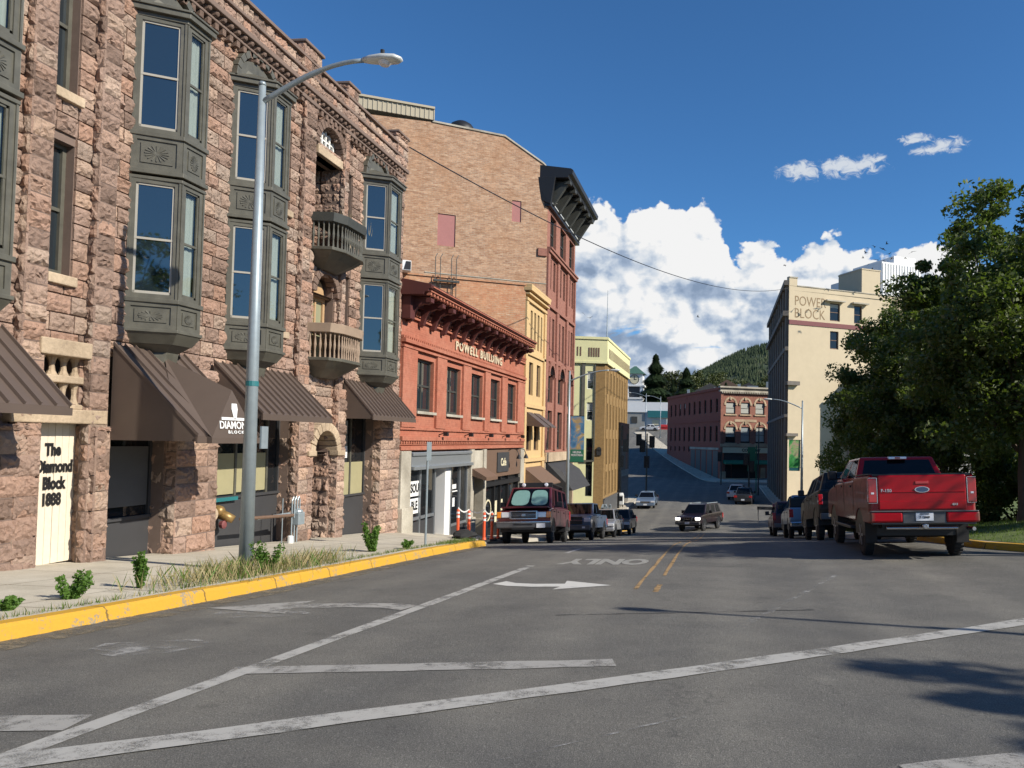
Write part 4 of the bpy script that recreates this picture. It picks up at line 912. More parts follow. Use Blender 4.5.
# pilaster strips, string courses and dentils
mb=MB(FL)
edges=[24.5,25.3]
for k,(a,b) in enumerate(W5):
    l=(24.12 if k==0 else W5[k-1][1]+.14); 
    mb.box((l,0,.35),(a-.14,.09,2.98))
mb.box((38.49,0,.35),(39.85,.09,2.98))
mb.box((a0,0,2.98),(a1,.12,3.06)); mb.box((a0,0,3.14),(a1,.16,3.26)); mb.box((a0,0,4.0),(a1,.10,4.07)); mb.box((a0,0,-.10),(a1,.14,.04)); mb.box((a0,0,.26),(a1,.06,.35)); mb.box((a0,0,-.42),(a1,.10,-.30)); mb.box((a0,0,-.24),(a1,.05,-.18))
u=a0
while u<a1-.1: mb.box((u,0,3.28),(u+.09,.10,3.36)); mb.box((u,0,4.12),(u+.08,.10,4.2)); mb.box((u+.09,0,4.22),(u+.17,.12,4.3)); u+=.18
u=a0
while u<a1-.1: mb.box((u,0,-.18),(u+.1,.1,-.1)); u+=.2
mb.build('brick_trim','orange_brick',OB)
mb=MB(FL)
for a,b in W5: mb.box((a-.08,-.05,.82),(b+.08,.12,.92))
mb.build('sill','grey_ashlar',OB,bevel=.01,each=True)
for a,b in W5: window(FL,OB,a,b,.92,2.75,w=-.2,fw=.09,mull=1,rail=True,fm='bronze_dark',gm='window_glass')
t=MB(FL); textmb(t,'POWELL BUILDING',.46,(32.4,.03,3.64),(1,0,0),(0,0,1),(0,1,0),.02,1.35,.016,space=1.25); t.build('sign_lettering','tan_stucco',OB)
# bracketed cornice
cn=MB(FL); pr=1.02; cE=38.4
prof=[(0.0,4.66),(pr-.25,4.66),(pr-.22,4.74),(pr-.1,4.76),(pr-.08,4.84),(pr,4.86),(pr+.03,4.97),(pr-.02,5.0),(0,5.2)]
cn.add([(a0-.15,w,z) for w,z in prof]+[(cE,w,z) for w,z in prof],[tuple(range(9))[::-1],tuple(range(9,18))]+[(i,(i+1)%9,9+(i+1)%9,9+i) for i in range(9)])
cn.box((a0,0,4.4),(cE,.22,4.62)); cn.box((a0-.02,.0,3.9),(a0+.35,.3,5.0)); o=cn.build('cornice','red_cornice',OB,bevel=.01)
cb=MB(FL); u=a0+.35
while u<cE:
    pts=[(.0,4.62),(.85,4.62),(.87,4.48),(.75,4.40),(.62,4.42),(.42,4.34),(.28,4.12),(.2,3.86),(.06,3.82),(.0,3.95)]
    cb.mark(); cb.prism(pts,u-.09,u+.09,axis=0); cb.lathe((u,.93,4.44),[(0,.09),(.001,.09)],8,'x') if False else None
    cb.box((u-.13,.7,4.46),(u+.13,.9,4.6)); u+=1.06
cb.build('bracket','red_cornice',OB,bevel=.01,each=True)
dt=MB(FL); u=a0
while u<cE-.1: dt.box((u,pr-.2,4.66),(u+.12,pr-.06,4.74)); u+=.3
dt.build('dentil','orange_brick',OB,each=True)
st=MB(FL); st.box((a0,pr+.0,4.90),(cE,pr+.04,4.94)); st.box((a0,pr-.07,4.77),(cE,pr-.04,4.81)); st.build('cornice_stripe','orange_brick',OB)
# ground floor
gb=MB(FL); zb2=-5.6
for a,b in ((24.1,24.9),(31.2,31.6),(32.95,33.3),(39.2,39.9)): gb.mark(); gb.box((a,-.3,zb2),(b,.13,-.45)); gb.box((a-.05,-.3,zb2),(b+.05,.22,ZB((a+b)/2)+.75))
gb.build('stone_pier','grey_ashlar',OB,bevel=.015,each=True)
gb=MB(FL); gb.box((25.0,-.25,-.98),(31.2,.10,-.5)); gb.box((25.0,.0,-1.1),(31.2,.22,-.98)); gb.box((25.0,.0,-.62),(31.2,.16,-.52)); gb.build('shop_fascia','grey_aluminium',OB,bevel=.01)
gb=MB(FL); gb.box((31.6,-.3,-1.5),(32.95,.05,-.5)); gb.box((31.7,-.7,zb2),(32.9,-.6,-1.3)); gb.build('side_entry','grey_ashlar',OB)
# glazing: left display, recessed entry with its pale door post, right display
sf=MB(FL); zs=lambda y: ZB(y)+.45
sf.box((24.9,-.35,zb2),(27.6,-.05,ZB(26)+.35)); sf.box((29.2,-.35,zb2),(31.2,-.05,ZB(29)+.35)); sfo=sf.build('stall_riser','charcoal_panel',OB,each=True)
def gpane(par,p,q,z0,z1,m='dark_glass',name='pane'):
    g=MB(FL); g.quad((p[0],p[1],z0),(q[0],q[1],z0),(q[0],q[1],z1),(p[0],p[1],z1)); return g.build(name,m,par)
gpane(sfo,(25.0,-.08),(26.15,-.08),ZB(26)+.35,-1.1); gpane(sfo,(26.15,-.08),(27.55,-.08),ZB(26)+.35,-1.1); gpane(sfo,(27.55,-.08),(28.2,-1.3),ZB(26)-.1,-1.1); gpane(sfo,(28.3,-1.3),(29.2,-1.3),ZB(28),-1.1); gpane(sfo,(29.2,-.08),(31.2,-.08),ZB(29)+.35,-1.1)
fr_=MB(FL)
for u in (25.03,26.15,27.55,29.25,30.3,31.17): fr_.box((u-.035,-.1,zb2),(u+.035,-.02,-1.1))
for u,u2 in ((25,27.55),(29.25,31.2)): fr_.box((u,-.1,ZB(u)+.28),(u2,-.02,ZB(u)+.38))
fr_.build('shop_frame','grey_aluminium',OB)
p=MB(FL); p.box((28.55,-1.2,zb2),(29.15,-.02,-1.1)); p.build('entry_post','white_paint',OB)
p=MB(FL); p.box((30.35,-.16,zb2+1.6),(31.1,-.12,-1.15)); p.build('shop_blind','steel_galv',OB)
# window graphics
t=MB(FL); t.box((25.3,-.075,-2.02),(26.08,-.068,-1.5)); t.box((25.3,-.075,-2.62),(26.08,-.068,-2.1)); sg=t.build('window_sign','white_paint',OB,each=True)
t=MB(FL); textmb(t,'SOU',.42,(25.72,-.068,-1.76),(1,0,0),(0,0,1),(0,1,0),.004,.85,.015); textmb(t,'BLE',.42,(25.72,-.068,-2.36),(1,0,0),(0,0,1),(0,1,0),.004,.85,.015); t.build('window_lettering','black_paint',sg)
t=MB(FL); t.box((29.5,-.075,-2.0),(29.95,-.068,-1.82)); t.box((29.5,-.075,-2.12),(30.1,-.068,-2.07)); t.box((29.55,-.075,-2.7),(29.8,-.068,-2.35)); t.build('window_sign','white_paint',OB)
p=MB(FL); p.hexa([(31.3,.13,-1.55),(32.95,.13,-1.55),(32.95,.75,-1.75),(31.3,.75,-1.75)],[(31.3,.13,-1.25),(32.95,.13,-1.25),(32.95,.75,-1.6),(31.3,.75,-1.6)]); p.build('entry_canopy','brown_wood',OB)
# black shopfront
p=MB(FL); p.box((33.3,-.3,-1.75),(39.2,.08,-.5)); p.build('timber_fascia','brown_wood',OB)
p=MB(FL); p.box((33.3,-.3,zb2),(39.2,-.12,-1.75)); p.box((33.3,-.1,-2.15),(39.2,.1,-1.95)); 
for u in (33.35,35.0,36.0,37.3,39.15): p.box((u-.06,-.12,zb2),(u+.06,.02,-1.75))
bs=p.build('black_shopfront','black_paint',OB)
for a,b in ((33.45,34.9),(35.1,35.9),(36.1,37.2),(37.4,39.1)): gpane(bs,(a,-.11),(b,-.11),ZB(36)+.5,-2.2)
t=MB(FL); t.mark(); archring(t,34.3,-3.25,.42,.5,-.09,-.07,0,2*math.pi,n=16)
for a,b,c,d in ((35.2,35.75,-3.9,-2.9),(36.4,36.7,-3.9,-2.9),(36.4,37.0,-2.1,-2.0),(34.2,34.7,-2.1,-2.0),(37.6,38.2,-2.1,-2.0)): t.mark(); t.box((a,-.1,c),(b,-.085,d))
t.build('window_graphics','pale_sheet',bs,each=True)
t=MB(FL); t.box((35.0,.09,-1.55),(36.9,.13,-.62)); o=t.build('sign_board','charcoal_panel',OB); t=MB(FL); textmb(t,'Cafe',.5,(35.95,.13,-1.1),(1,0,0),(0,0,1),(0,1,0),.01,1.0,.01); t.build('sign_lettering','pale_sheet',o)
t=MB(FL)
for u in (37.0,38.4): t.mark(); t.tube([(u,0,-.6),(u,.25,-.45),(u,.5,-.5),(u,.6,-.75)],.02,6); t.lathe((u,.6,-.95),[(0,.13),(.1,.1),(.22,.03)],10,'z')
t.build('wall_lamp','black_paint',OB,each=True)
# small spot lamps along the band
t=MB(FL)
for u in (27.7,30.6,33.4,36.1,38.9): t.mark(); t.tube([(u,0,.12),(u,.25,.2)],.02,5); t.box((u-.08,.2,.08),(u+.08,.36,.22))
t.build('spot_lamp','black_paint',OB,each=True)

# ------------------------------------------------------------------ narrow yellow building
D25=Vector((.879,.476))                       # party walls run askew to the street
def FS(x,y,d=D25): return FR((x,y),d,(d[1],-d[0]))   # frame of a wall facing the camera; u grows to the right
YB=thing('yellow_building','narrow yellow rendered building squeezed between the orange shop and the tall red block','building',(X0,42,-4.8))
h=[(41.1,41.55,5.05,7.1),(41.9,42.35,5.05,7.1),(42.7,43.15,5.05,7.1),(43.5,43.85,5.05,7.1),(41.0,41.9,2.45,4.25),(42.75,43.65,2.45,4.25),(40.7,41.8,-.6,1.5),(42.4,43.5,-.6,1.5)]
mb=MB(FL); wallskin(mb,39.9,44.6,-6.5,8.2,h,.25); mb.box((39.9,0,7.45),(44.6,.12,7.6)); mb.box((39.9,0,4.6),(44.6,.1,4.75)); mb.box((39.9,0,1.75),(44.6,.12,1.95)); mb.box((39.9,.0,-1.2),(44.6,.15,-1.0)); mb.box((39.9,0,-6.4),(40.3,.1,7.4)); mb.box((44.2,0,-6.4),(44.6,.1,7.4)); mb.build('wall','yellow_render',YB)
mb=MB(FL); mb.box((39.85,-.1,7.95),(44.4,.36,8.15)); mb.box((39.9,-.1,8.15),(44.6,.35,8.3)); mb.box((39.9,0,7.75),(44.6,.25,7.85)); mb.build('cornice','yellow_render',YB,bevel=.02)
F=FS(X0,39.9); mb=MB(F); mb.quad((-13,0,-2),(0,0,-2),(0,0,8.2),(-13,0,8.2)); mb.box((-13,-.1,8.2),(0,.06,8.27)); mb.build('side_wall','common_brick_low',YB)
mb=MB(); mb.quad((X0-.05,39.9,8.1),(X0-.05,44.6,8.1),(X0-10,39.9,8.1),(X0-11.4,33.7,8.1)); mb.build('roof','roof_tar',YB)
for a,b,c,d in h: window(FL,YB,a,b,c,d,w=-.2,fw=.06,fm='brown_wood',gm='dark_glass')
def small_awn(par,u0,u1,zt,zf,pr,m):
    a=MB(FL); a.hexa([(u0,.02,zf),(u1,.02,zf),(u1,pr,zf-.06),(u0,pr,zf-.06)],[(u0,.02,zt),(u1,.02,zt),(u1,pr,zf),(u0,pr,zf)]); a.build('window_awning',m,par)
small_awn(YB,40.6,41.9,1.5,.75,1.0,'awning_metal'); small_awn(YB,42.3,43.6,1.5,.75,1.0,'awning_metal'); small_awn(YB,40.3,44.2,-1.5,-2.4,1.2,'brown_wood')
mb=MB(FL); mb.box((40.3,-.4,-6.5),(44.2,.03,-2.0)); mb.build('storefront','charcoal_panel',YB)
# ac unit and roof ladder
ac=thing('roof_unit','pale box-shaped air unit with dark grilles standing on a roof beside the tall brick wall','air unit',(-16.0,37.2,8.3))
F=FS(-16.6,36.5); mb=MB(F); mb.box((-.5,.1,8.25),(1.1,.7,8.75)); mb.build('housing','white_paint',ac,bevel=.03); mb=MB(F); mb.box((-.48,.705,8.3),(-.15,.72,8.7)); mb.hexa([(.75,.705,8.3),(1.08,.705,8.3),(1.08,.72,8.3),(.75,.72,8.3)],[(.85,.705,8.7),(1.08,.705,8.7),(1.08,.72,8.7),(.85,.72,8.7)]); mb.build('grille','black_paint',ac,each=True)
rl=MB(FS(-13.9,38.0)); 
for u in (-.75,-.5,.05,.3): rl.tube([(u,.15,5.0),(u,.15,9.2),(u+.1,.1,9.4)],.022,5)
rl.box((-.85,.1,7.95),(.45,.3,8.05)); 
for k in range(8): rl.tube([(-.75,.15,5.6+k*.4),(-.5,.15,5.6+k*.4)],.014,4); rl.tube([(.05,.15,5.6+k*.4),(.3,.15,5.6+k*.4)],.014,4)
o=rl.build('roof_ladder','bronze_dark'); tag(o,'thin metal roof ladders hooked over the parapet of the brick side wall','ladder')

# ------------------------------------------------------------------ tall red brick block
RB=thing('tall_brick_block','tall brick block with a plain tan side wall and a heavy black overhanging cornice','building',(X0,49,-5.5))
b0,b1=44.6,53.4
cols=[(45.35,45.95),(46.5,47.1),(48.3,48.95),(49.5,50.15),(51.3,51.95),(52.4,53.0)]
h=[]
for a,b in cols:
    for c,d in ((9.2,11.0),(5.1,7.5)): h.append((a,b,c,d))
for a,b in ((45.4,47.1),(48.3,50.15),(51.3,53.0)):
    h.append((a,b,11.7,13.7)); h.append((a+.15,b-.15,2.3,4.0)); h.append((a+.15,b-.15,-.6,1.8))
mb=MB(FL); wallskin(mb,b0,b1,-7,14.6,h,.3)
for a,b in ((44.6,45.2),(47.4,48.0),(50.45,51.05),(53.1,53.4)): mb.box((a,0,-.6),(b,.12,11.2))
mb.box((b0,0,11.2),(b1,.22,11.4)); mb.box((b0,0,11.4),(b1,.3,11.5)); mb.box((b0,0,8.0),(b1,.14,8.2)); mb.box((b0,0,4.75),(b1,.1,4.9)); mb.build('wall','red_brick',RB)
for c in h[:12]: window(FL,RB,*c,w=-.25,fw=.07,fm='bronze_dark',gm='dark_glass')
for c in h[12:]: window(FL,RB,*c,w=-.25,fw=.1,mull=1,fm='bronze_dark',gm='dark_glass')
am=MB(FL)
for a,b in ((45.4,47.1),(48.3,50.15),(51.3,53.0)): am.mark(); archring(am,(a+b)/2,3.85,(b-a)/2-.15,(b-a)/2+.12,.0,.16,n=10)
am.build('arch','red_brick',RB,each=True)
for a,b in ((45.4,47.1),(48.3,50.15),(51.3,53.0)):
    q=MB(FL); r_=(b-a)/2-.15; q.prism([((a+b)/2-math.cos(math.pi*k/8)*r_,4.0+math.sin(math.pi*k/8)*r_*.8) for k in range(9)],.01,.03,axis=1); q.build('fanlight','dark_glass',RB)
mb=MB(FL); mb.box((b0,0,-1.3),(b1,.25,-.75)); mb.box((b0,0,-7),(45.0,.15,-1.3)); mb.box((53.0,0,-7),(b1,.2,-1.3)); mb.build('stone_band','pale_sandstone',RB)
mb=MB(FL); mb.box((45.0,-.4,-7),(53.0,.02,-1.3)); mb.build('storefront','charcoal_panel',RB)
mb=MB(FL); mb.hexa([(45.5,.05,-3.0),(51.6,.05,-3.0),(51.6,1.7,-3.0),(45.5,1.7,-3.0)],[(45.5,.05,-1.35),(51.6,.05,-1.35),(51.4,1.0,-1.9),(45.7,1.0,-1.9)]); mb.box((45.4,1.2,-6.0),(45.55,1.35,-3.0)); mb.build('slate_canopy','slate',RB)
# side wall with its broken skyline
F=FS(X0,b0)
mb=MB(F); sky_=[(-14,17.55),(-11.2,17.6),(-6.8,17.8),(-6.79,17.8),(-2.66,17.66),(-.3,16.4),(0,16.1)]
hs=[(-6.36,-5.37,10.86,12.68),(-2.15,-1.6,12.75,14.0)]
wallskin(mb,-14,0,-2,16.1,hs,.08)
for (a,za),(b,zb_) in zip(sky_,sky_[1:]): mb.quad((a,0,16.1),(b,0,16.1),(b,0,zb_),(a,0,za))
mb.build('side_wall','common_brick',RB)
mb=MB(F)
for (a,za),(b,zb_) in zip(sky_[2:],sky_[3:]): mb.hexa([(a,-.3,za),(b,-.3,zb_),(b,.06,zb_),(a,.06,za)],[(a,-.3,za+.1),(b,-.3,zb_+.1),(b,.06,zb_+.1),(a,.06,za+.1)])
mb.build('coping','grey_ashlar',RB)
for a,b,c,d in hs:
    q=MB(F); q.box((a,-.09,c),(b,-.05,d)); q.build('bricked_window','pink_panel',RB)
q=MB(F); q.box((-.55,0,10.9),(0,.1,11.35)); q.build('corbel','red_brick',RB)
q=MB(F); q.box((-6.8,0,8.35),(0,.05,8.43)) if False else q.box((-7,.0,9.25),(0,.03,9.30)); q.build('roof_ghost_line','grey_ashlar',RB)
q=MB(F); q.box((-14,-4,17.9),(-6.75,.1,18.5))
for k in range(30): q.box((-14+k*.25,.1,17.9),(-13.95+k*.25,.13,18.5))
q.box((-14,-4,18.5),(-6.7,.2,18.62)); q.build('roof_cladding','metal_siding',RB)
mb=MB(); mb.quad((X0,b0,15.9),(X0,b1,15.9),(X0-12,b1+2,15.9),(X0-12.3,b0-6.6,15.9)); mb.build('roof','roof_tar',RB)
mb=MB(); mb.quad((X0,b1,-7),(X0-12,b1+2,-7),(X0-12,b1+2,15.9),(X0,b1,15.9)); mb.build('rear_wall','red_brick',RB)
# black cornice
cn=MB(FL); pr=1.5
c0,c1=b0-.1,b1+.4
cn.box((c0,-.4,13.9),(c1,.22,14.3)); cn.box((c0,-.2,14.3),(c1,.12,15.6))
prof=[(-.5,15.55),(pr-.25,15.55),(pr-.2,15.7),(pr,15.75),(pr+.05,16.0),(pr-.1,16.1),(-.5,16.35)]
cn.add([(c0-.15,w,z) for w,z in prof]+[(c1,w,z) for w,z in prof],[tuple(range(7))[::-1],tuple(range(7,14))]+[(i,(i+1)%7,7+(i+1)%7,7+i) for i in range(7)])
cn.hexa([(c0-.1,-.5,14.3),(c0+.15,-.5,14.3),(c0+.15,.2,14.0),(c0-.1,.2,14.0)],[(c0-.2,-.9,15.6),(c0+.15,-.9,15.6),(c0+.15,.5,15.6),(c0-.2,.5,15.6)])
co_=cn.build('cornice','black_paint',RB,bevel=.02)
br=MB(FL); u=c0+.5
while u<c1:
    br.mark(); br.hexa([(u-.14,.1,14.05),(u+.14,.1,14.05),(u+.14,.3,14.05),(u-.14,.3,14.05)],[(u-.14,.1,15.5),(u+.14,.1,15.5),(u+.14,1.25,15.5),(u-.14,1.25,15.5)]); br.box((u-.2,.9,15.3),(u+.2,1.3,15.52)); u+=1.62
br.build('bracket','bronze_dark',co_,bevel=.02,each=True)
q=MB(FL); q.box((c0+.3,.23,14.12),(c1,.26,14.2)); u=c0+.6
while u<c1: q.box((u,.13,14.6),(u+.08,.16,15.2)); u+=.4
q.build('cornice_detail','pale_steel',co_)
dm=MB(FS(-15.8,43.0)); dm.lathe((.75,-1.5,18.45),[(-2.6,.85),(0,.85),(.3,.8),(.55,.62),(.72,.34),(.8,.04)],20,'z'); o=dm.build('roof_dome','black_paint',smooth=True); tag(o,'dark rounded dome showing above the top of the tall tan brick side wall','dome')

# ------------------------------------------------------------------ olive brick building
OL=thing('olive_brick_building','olive brown brick building with a pale yellow-green top band beyond the tall red block','building',(-10.5,70,-6.2))
d2=Vector((.9697,.2443)); c=(-9.6,63.5); F=FR(c,d2,(d2[1],-d2[0]))
h=[(-1.45,-.42,3.4,5.7),(-1.45,-.42,.9,2.9)] ; h=[(-1.55,-.75,3.9,5.7),(-1.55,-.75,1.0,2.7)]
mb=MB(F); wallskin(mb,-.85,0,-7,6.6,[],.2); mb.build('wall','olive_brick',OL)
mb=MB(F); wallskin(mb,-1.65,-.85,-7,6.6,[(-1.5,-.95,4.3,5.8),(-1.5,-.95,1.7,3.2),(-1.5,-.95,-2.0,0.2),(-1.5,-.95,-4.6,-1.9+.0)],.3); mb.quad((-12,0,-7),(-2.0,0,-7),(-2.0,0,6.6),(-12,0,6.6)); mb.quad((-2.0,0,-7),(-1.65,0,-7),(-1.65,0,6.6),(-2.0,0,6.6)); mb.build('panel_wall','cream_terracotta',OL)
mb=MB(F); mb.box((-1.95,-.1,-1.7),(-1.68,.1,6.5)); mb.box((-.88,.0,-1.7),(-.80,.1,6.5)); mb.box((-.9,.02,-1.75),(-1.9,.14,-1.6)); mb.build('mullion','bronze_metal',OL)
for a,b,c_,d in ((-1.5,-.95,4.3,5.8),(-1.5,-.95,1.7,3.2)): window(F,OL,a,b,c_,d,w=-.15,fw=.05,fm='sash_white',blind=(.45,'curtain'))
window(F,OL,-1.5,-.95,-1.9,.2,w=-.2,fw=.05,fm='bronze_dark',gm='dark_glass'); window(F,OL,-1.5,-.95,-4.6,-1.95,w=-.2,fw=.05,fm='bronze_dark',gm='dark_glass')
mb=MB(F); mb.box((-.62,.0,-1.2),(-.22,.1,-.7)); mb.lathe((-.42,.0,-.7),[(0,.2),(.1,.2)],12,'y'); mb.build('wall_niche','dark_interior',OL)
mb=MB(F); mb.box((-12,-.3,6.6),(.12,.12,8.6)); mb.box((-12,-.3,6.45),(.18,.18,6.62)); mb.box((-12,-.3,8.45),(.2,.2,8.66)); mb.build('band','cream_terracotta',OL)
mb=MB(F)
for k in range(5): mb.box((-1.45+k*.2,.12,7.0),(-1.33+k*.2,.15,7.75))
mb.box((-2.4,.12,7.05),(-2.3,.15,7.8)); mb.box((-2.15,.12,7.05),(-2.05,.15,7.8)); mb.build('band_panels','brown_wood',OL)
FO=FR((-9.6,0),(0,1),(1,0)); L0,L1=63.5,79.3
hs=[]
for k in range(7):
    a=64.6+k*2.0
    for z0,z1 in ((4.0,5.9),(1.0,3.2),(-2.0,.2),(-4.6,-2.6)): hs.append((a,a+.7,z0,z1))
mb=MB(FO); wallskin(mb,L0,L1,-7,6.6,hs,.18); mb.build('street_wall','olive_brick',OL)
for k,hh in enumerate(hs): window(FO,OL,*hh,w=-.15,fw=.05,fm='bronze_metal',gm='dark_glass')
mb=MB(FO)
for k in range(8): mb.box((64.15+k*2.0,0,-4.6),(64.4+k*2.0,.05,6.5)) if 64.4+k*2<L1 else None
mb.build('pilaster','olive_brick',OL)
mb=MB(FO); mb.box((L0,-12,6.6),(L1+.1,.15,8.6)); mb.box((L0-.1,-12,6.45),(L1+.15,.2,6.62)); mb.box((L0-.1,-12,8.45),(L1+.15,.22,8.66)); mb.build('band','cream_terracotta',OL)
mb=MB(FO); u=64.4
while u<L1-.5: mb.box((u,.15,7.0),(u+.3,.18,7.8)); u+=.75
mb.build('band_panels','brown_wood',OL)
mb=MB(FO); mb.box((L0,0,-7),(71.8,.1,-4.9)); mb.box((L0,0,-4.9),(72,.16,-4.8)); mb.build('base_course','bumper_grey',OL)
mb=MB(FO); mb.box((72.2,-.3,-7),(L1,.22,1.8)); mb.build('dark_corner_block','dark_glass',OL)  # flat dark block stands in for the shaded, recessed end of the wall
mb=MB(); mb.quad((-9.6,L1,-7),(-24,L1+3,-7),(-24,L1+3,8.6),(-9.6,L1,8.6)); mb.build('rear_wall','olive_brick',OL)
mb=MB(); mb.tube([(-9.9,66,8.6),(-9.9,66,13.1)],[.05,.02],6); o=mb.build('antenna_mast','steel_galv'); tag(o,'thin antenna mast rising from the roof of the olive brick building','antenna')
# ------------------------------------------------------------------ right side: tan block and the far end of the street
PB=thing('tan_block','tall tan stucco corner block with its name painted high on the wall','building',(6.7,78,-6))
F=FS(6.7,78)
hs=[(4.96,6.2,12.75,14.6),(8.0,9.0,12.7,14.6),(5.0,6.05,9.85,11.7),(8.0,9.05,9.9,11.8),(13,14,12.7,14.6),(13,14,9.9,11.8)]
mb=MB(F); wallskin(mb,0,30,-7,15.95,hs,.25); mb.box((0,-.4,15.95),(.95,.02,16.75)); mb.build('wall','tan_stucco',PB)
mb=MB(F); mb.box((0,0,12.05),(30,.07,12.5)); mb.build('painted_band','maroon_paint',PB)
mb=MB(F); mb.box((0,-.4,16.75),(1.0,.08,16.87)); mb.box((.95,-.3,15.95),(30,.06,16.05)); mb.build('coping','grey_ashlar',PB)
mb=MB(F); mb.box((4.3,0,14.72),(6.6,.45,14.86)); mb.box((7.6,0,14.72),(9.6,.45,14.86)); mb.build('lintel','grey_ashlar',PB)
for k,hh in enumerate(hs): window(F,PB,*hh,w=-.2,fw=.09,fm='brown_wood',gm='dark_glass',blind=(.25,'curtain') if k==0 else None)
t=MB(F); t.mark(); textmb(t,'POWER',1.4,(2.55,0,14.45),(1,0,0),(0,0,1),(0,1,0),.01,.80,-.004,space=.98); t.mark(); textmb(t,'BLOCK',1.4,(2.5,0,13.2),(1,0,0),(0,0,1),(0,1,0),.01,.83,-.004,space=1.0); t.build('painted_lettering','sign_brown',PB,each=True)
FP=FR((6.7,0),(0,1),(-1,0)); P1=107
hs=[]
for k in range(8):
    a=80+k*3.3
    for z0,z1 in ((10.2,12.4),(6.8,9.0),(3.4,5.6),(0,2.2),(-4,-1.5)): hs.append((a,a+1.5,z0,z1))
mb=MB(FP); wallskin(mb,78,P1,-7,16.7,hs,.35); mb.box((78,0,9.4),(P1,.35,9.8)); mb.box((78,0,2.7),(P1,.35,3.0)); mb.box((78,0,12.9),(P1,.6,13.4)); mb.box((78,0,16.0),(P1,.5,16.5)); 
for k in range(9): mb.box((78.3+k*3.3,0,-7),(79.2+k*3.3,.3,16))
mb.build('street_wall','grey_rubble',PB)
for k,hh in enumerate(hs): window(FP,PB,*hh,w=-.3,fw=.09,fm='bronze_dark',gm='dark_glass')
mb=MB(); mb.quad((6.7,78,15.5),(6.7,P1,15.5),(31,P1+13,15.5),(33,92,15.5)); mb.build('roof','roof_tar',PB)
mb=MB(); mb.quad((6.7,P1,-7),(31,P1+13,-7),(31,P1+13,16),(6.7,P1,16)); mb.build('rear_wall','grey_rubble',PB)
mb=MB(F); mb.box((9.0,-4,15.9),(11.4,-.05,18.5)); mb.box((8.95,-4.05,18.5),(11.45,0,18.62)); mb.build('penthouse','tan_stucco',PB)
mb=MB(F); mb.box((-.35,-.2,5.9),(1.1,.45,6.3)); mb.box((-.35,-.2,.8),(1.0,.35,1.1)); mb.build('corner_ledge','grey_rubble',PB)
WT=thing('white_tower_block','white ribbed rooftop block rising behind the tan building and its small penthouse','building',(22,100,-6))
F2=FS(14.5,94); mb=MB(F2)
mb.box((2.6,-6,-7),(5.4,0,20.6)); mb.box((5.4,-8,-7),(11.5,.4,22.6)); mb.box((7.6,-8,22.6),(11,0,23.6)); mb.build('wall','white_paint',WT)
mb=MB(F2)
for k in range(14): mb.box((5.5+k*.43,.4,16.5),(5.6+k*.43,.46,22.4))
mb.build('ribs','pale_steel',WT)
mb=MB(F2); mb.box((3.2,.0,17),(4.0,.05,19.5)); mb.build('louvre','charcoal_panel',WT)
GW=thing('concrete_annex','grey concrete annex in front of the tan block, half hidden by trees','building',(13,66,-6))
F3=FS(6.7+7.2*.879+.476*3.2,78+7.2*.476-.879*3.2); mb=MB(F3); mb.box((0,-3.15,-7),(24,0,7.0)); mb.build('wall','concrete_grey',GW)
mb=MB(F3); mb.box((.0,-.2,7.0),(24,.12,7.25)); mb.box((.9,0,5.6),(24,.06,6.9)); mb.build('parapet','concrete',GW)
for k in range(5): window(F3,GW,2.5+k*3.4,4.3+k*3.4,.2,2.2,w=.0,fw=.07,fm='bronze_dark',gm='dark_glass')


BB=thing('corner_brick_building','three-storey red brick corner building with pale arched windows and a green shop awning','building',(.1,120,-5.8))
d4=Vector((.9133,.4073)); F=FR((.0,120),d4,(d4[1],-d4[0]))
hs=[(.9,2.55,4.55,6.4),(3.45,5.05,4.55,6.4),(6.0,7.6,4.55,6.4),(.9,2.6,0.05,2.6),(3.5,5.1,0.05,2.6),(6.1,7.7,0.05,2.6)]
mb=MB(F); wallskin(mb,0,9.0,-7,8.0,hs,.3); mb.box((0,0,-7),(.45,.15,8)); mb.box((8.5,0,-7),(9,.15,8)); mb.build('wall','red_brick',BB)
for k,hh in enumerate(hs): window(F,BB,*hh,w=-.2,fw=.09,fm='bronze_dark',gm='dark_glass',arch=.35,blind=(.9 if k!=3 else .62,'curtain' if k!=4 else 'steel_galv'))
mb=MB(F)
for a,b,c_,d in hs:
    mb.mark(); archring(mb,(a+b)/2,d-.25,(b-a)/2+.0,(b-a)/2+.28,.0,.06,n=7); mb.box(((a+b)/2-.14,.0,d+.35),((a+b)/2+.14,.16,d+.8)); mb.box((a-.3,0,d-.45),(a,.14,d-.1)); mb.box((b,0,d-.45),(b+.3,.14,d-.1)); mb.box((a-.2,0,c_-.22),(b+.2,.16,c_))
mb.mark(); mb.box((2.4,0,3.35),(6.2,.06,3.75)); mb.mark(); mb.box((0,0,-.55),(9,.2,-.1)); mb.build('stone_trim','pale_sandstone',BB,each=True)
mb=MB(F); mb.box((-.2,-.3,8.0),(9.1,.35,8.2)); mb.box((-.3,-.3,8.6),(9.2,.5,8.85)); mb.box((-.1,-.3,8.2),(9.05,.2,8.6)); u=.1
while u<9: mb.box((u,.2,7.75),(u+.12,.4,8.0)); u+=.3
mb.build('cornice','grey_ashlar',BB)
mb=MB(F); mb.box((.4,0,-1.5),(8.5,.3,-.65)); mb.build('sign_board','pale_sheet',BB)
t=MB(F); textmb(t,'COMPANY',.6,(5.2,.3,-1.07),(1,0,0),(0,0,1),(0,1,0),.02,1.1,.02); t.build('sign_lettering','black_paint',BB)
mb=MB(F); mb.box((.7,-.1,-2.6),(6.6,.05,-1.55)); mb.build('transom','slate',BB)
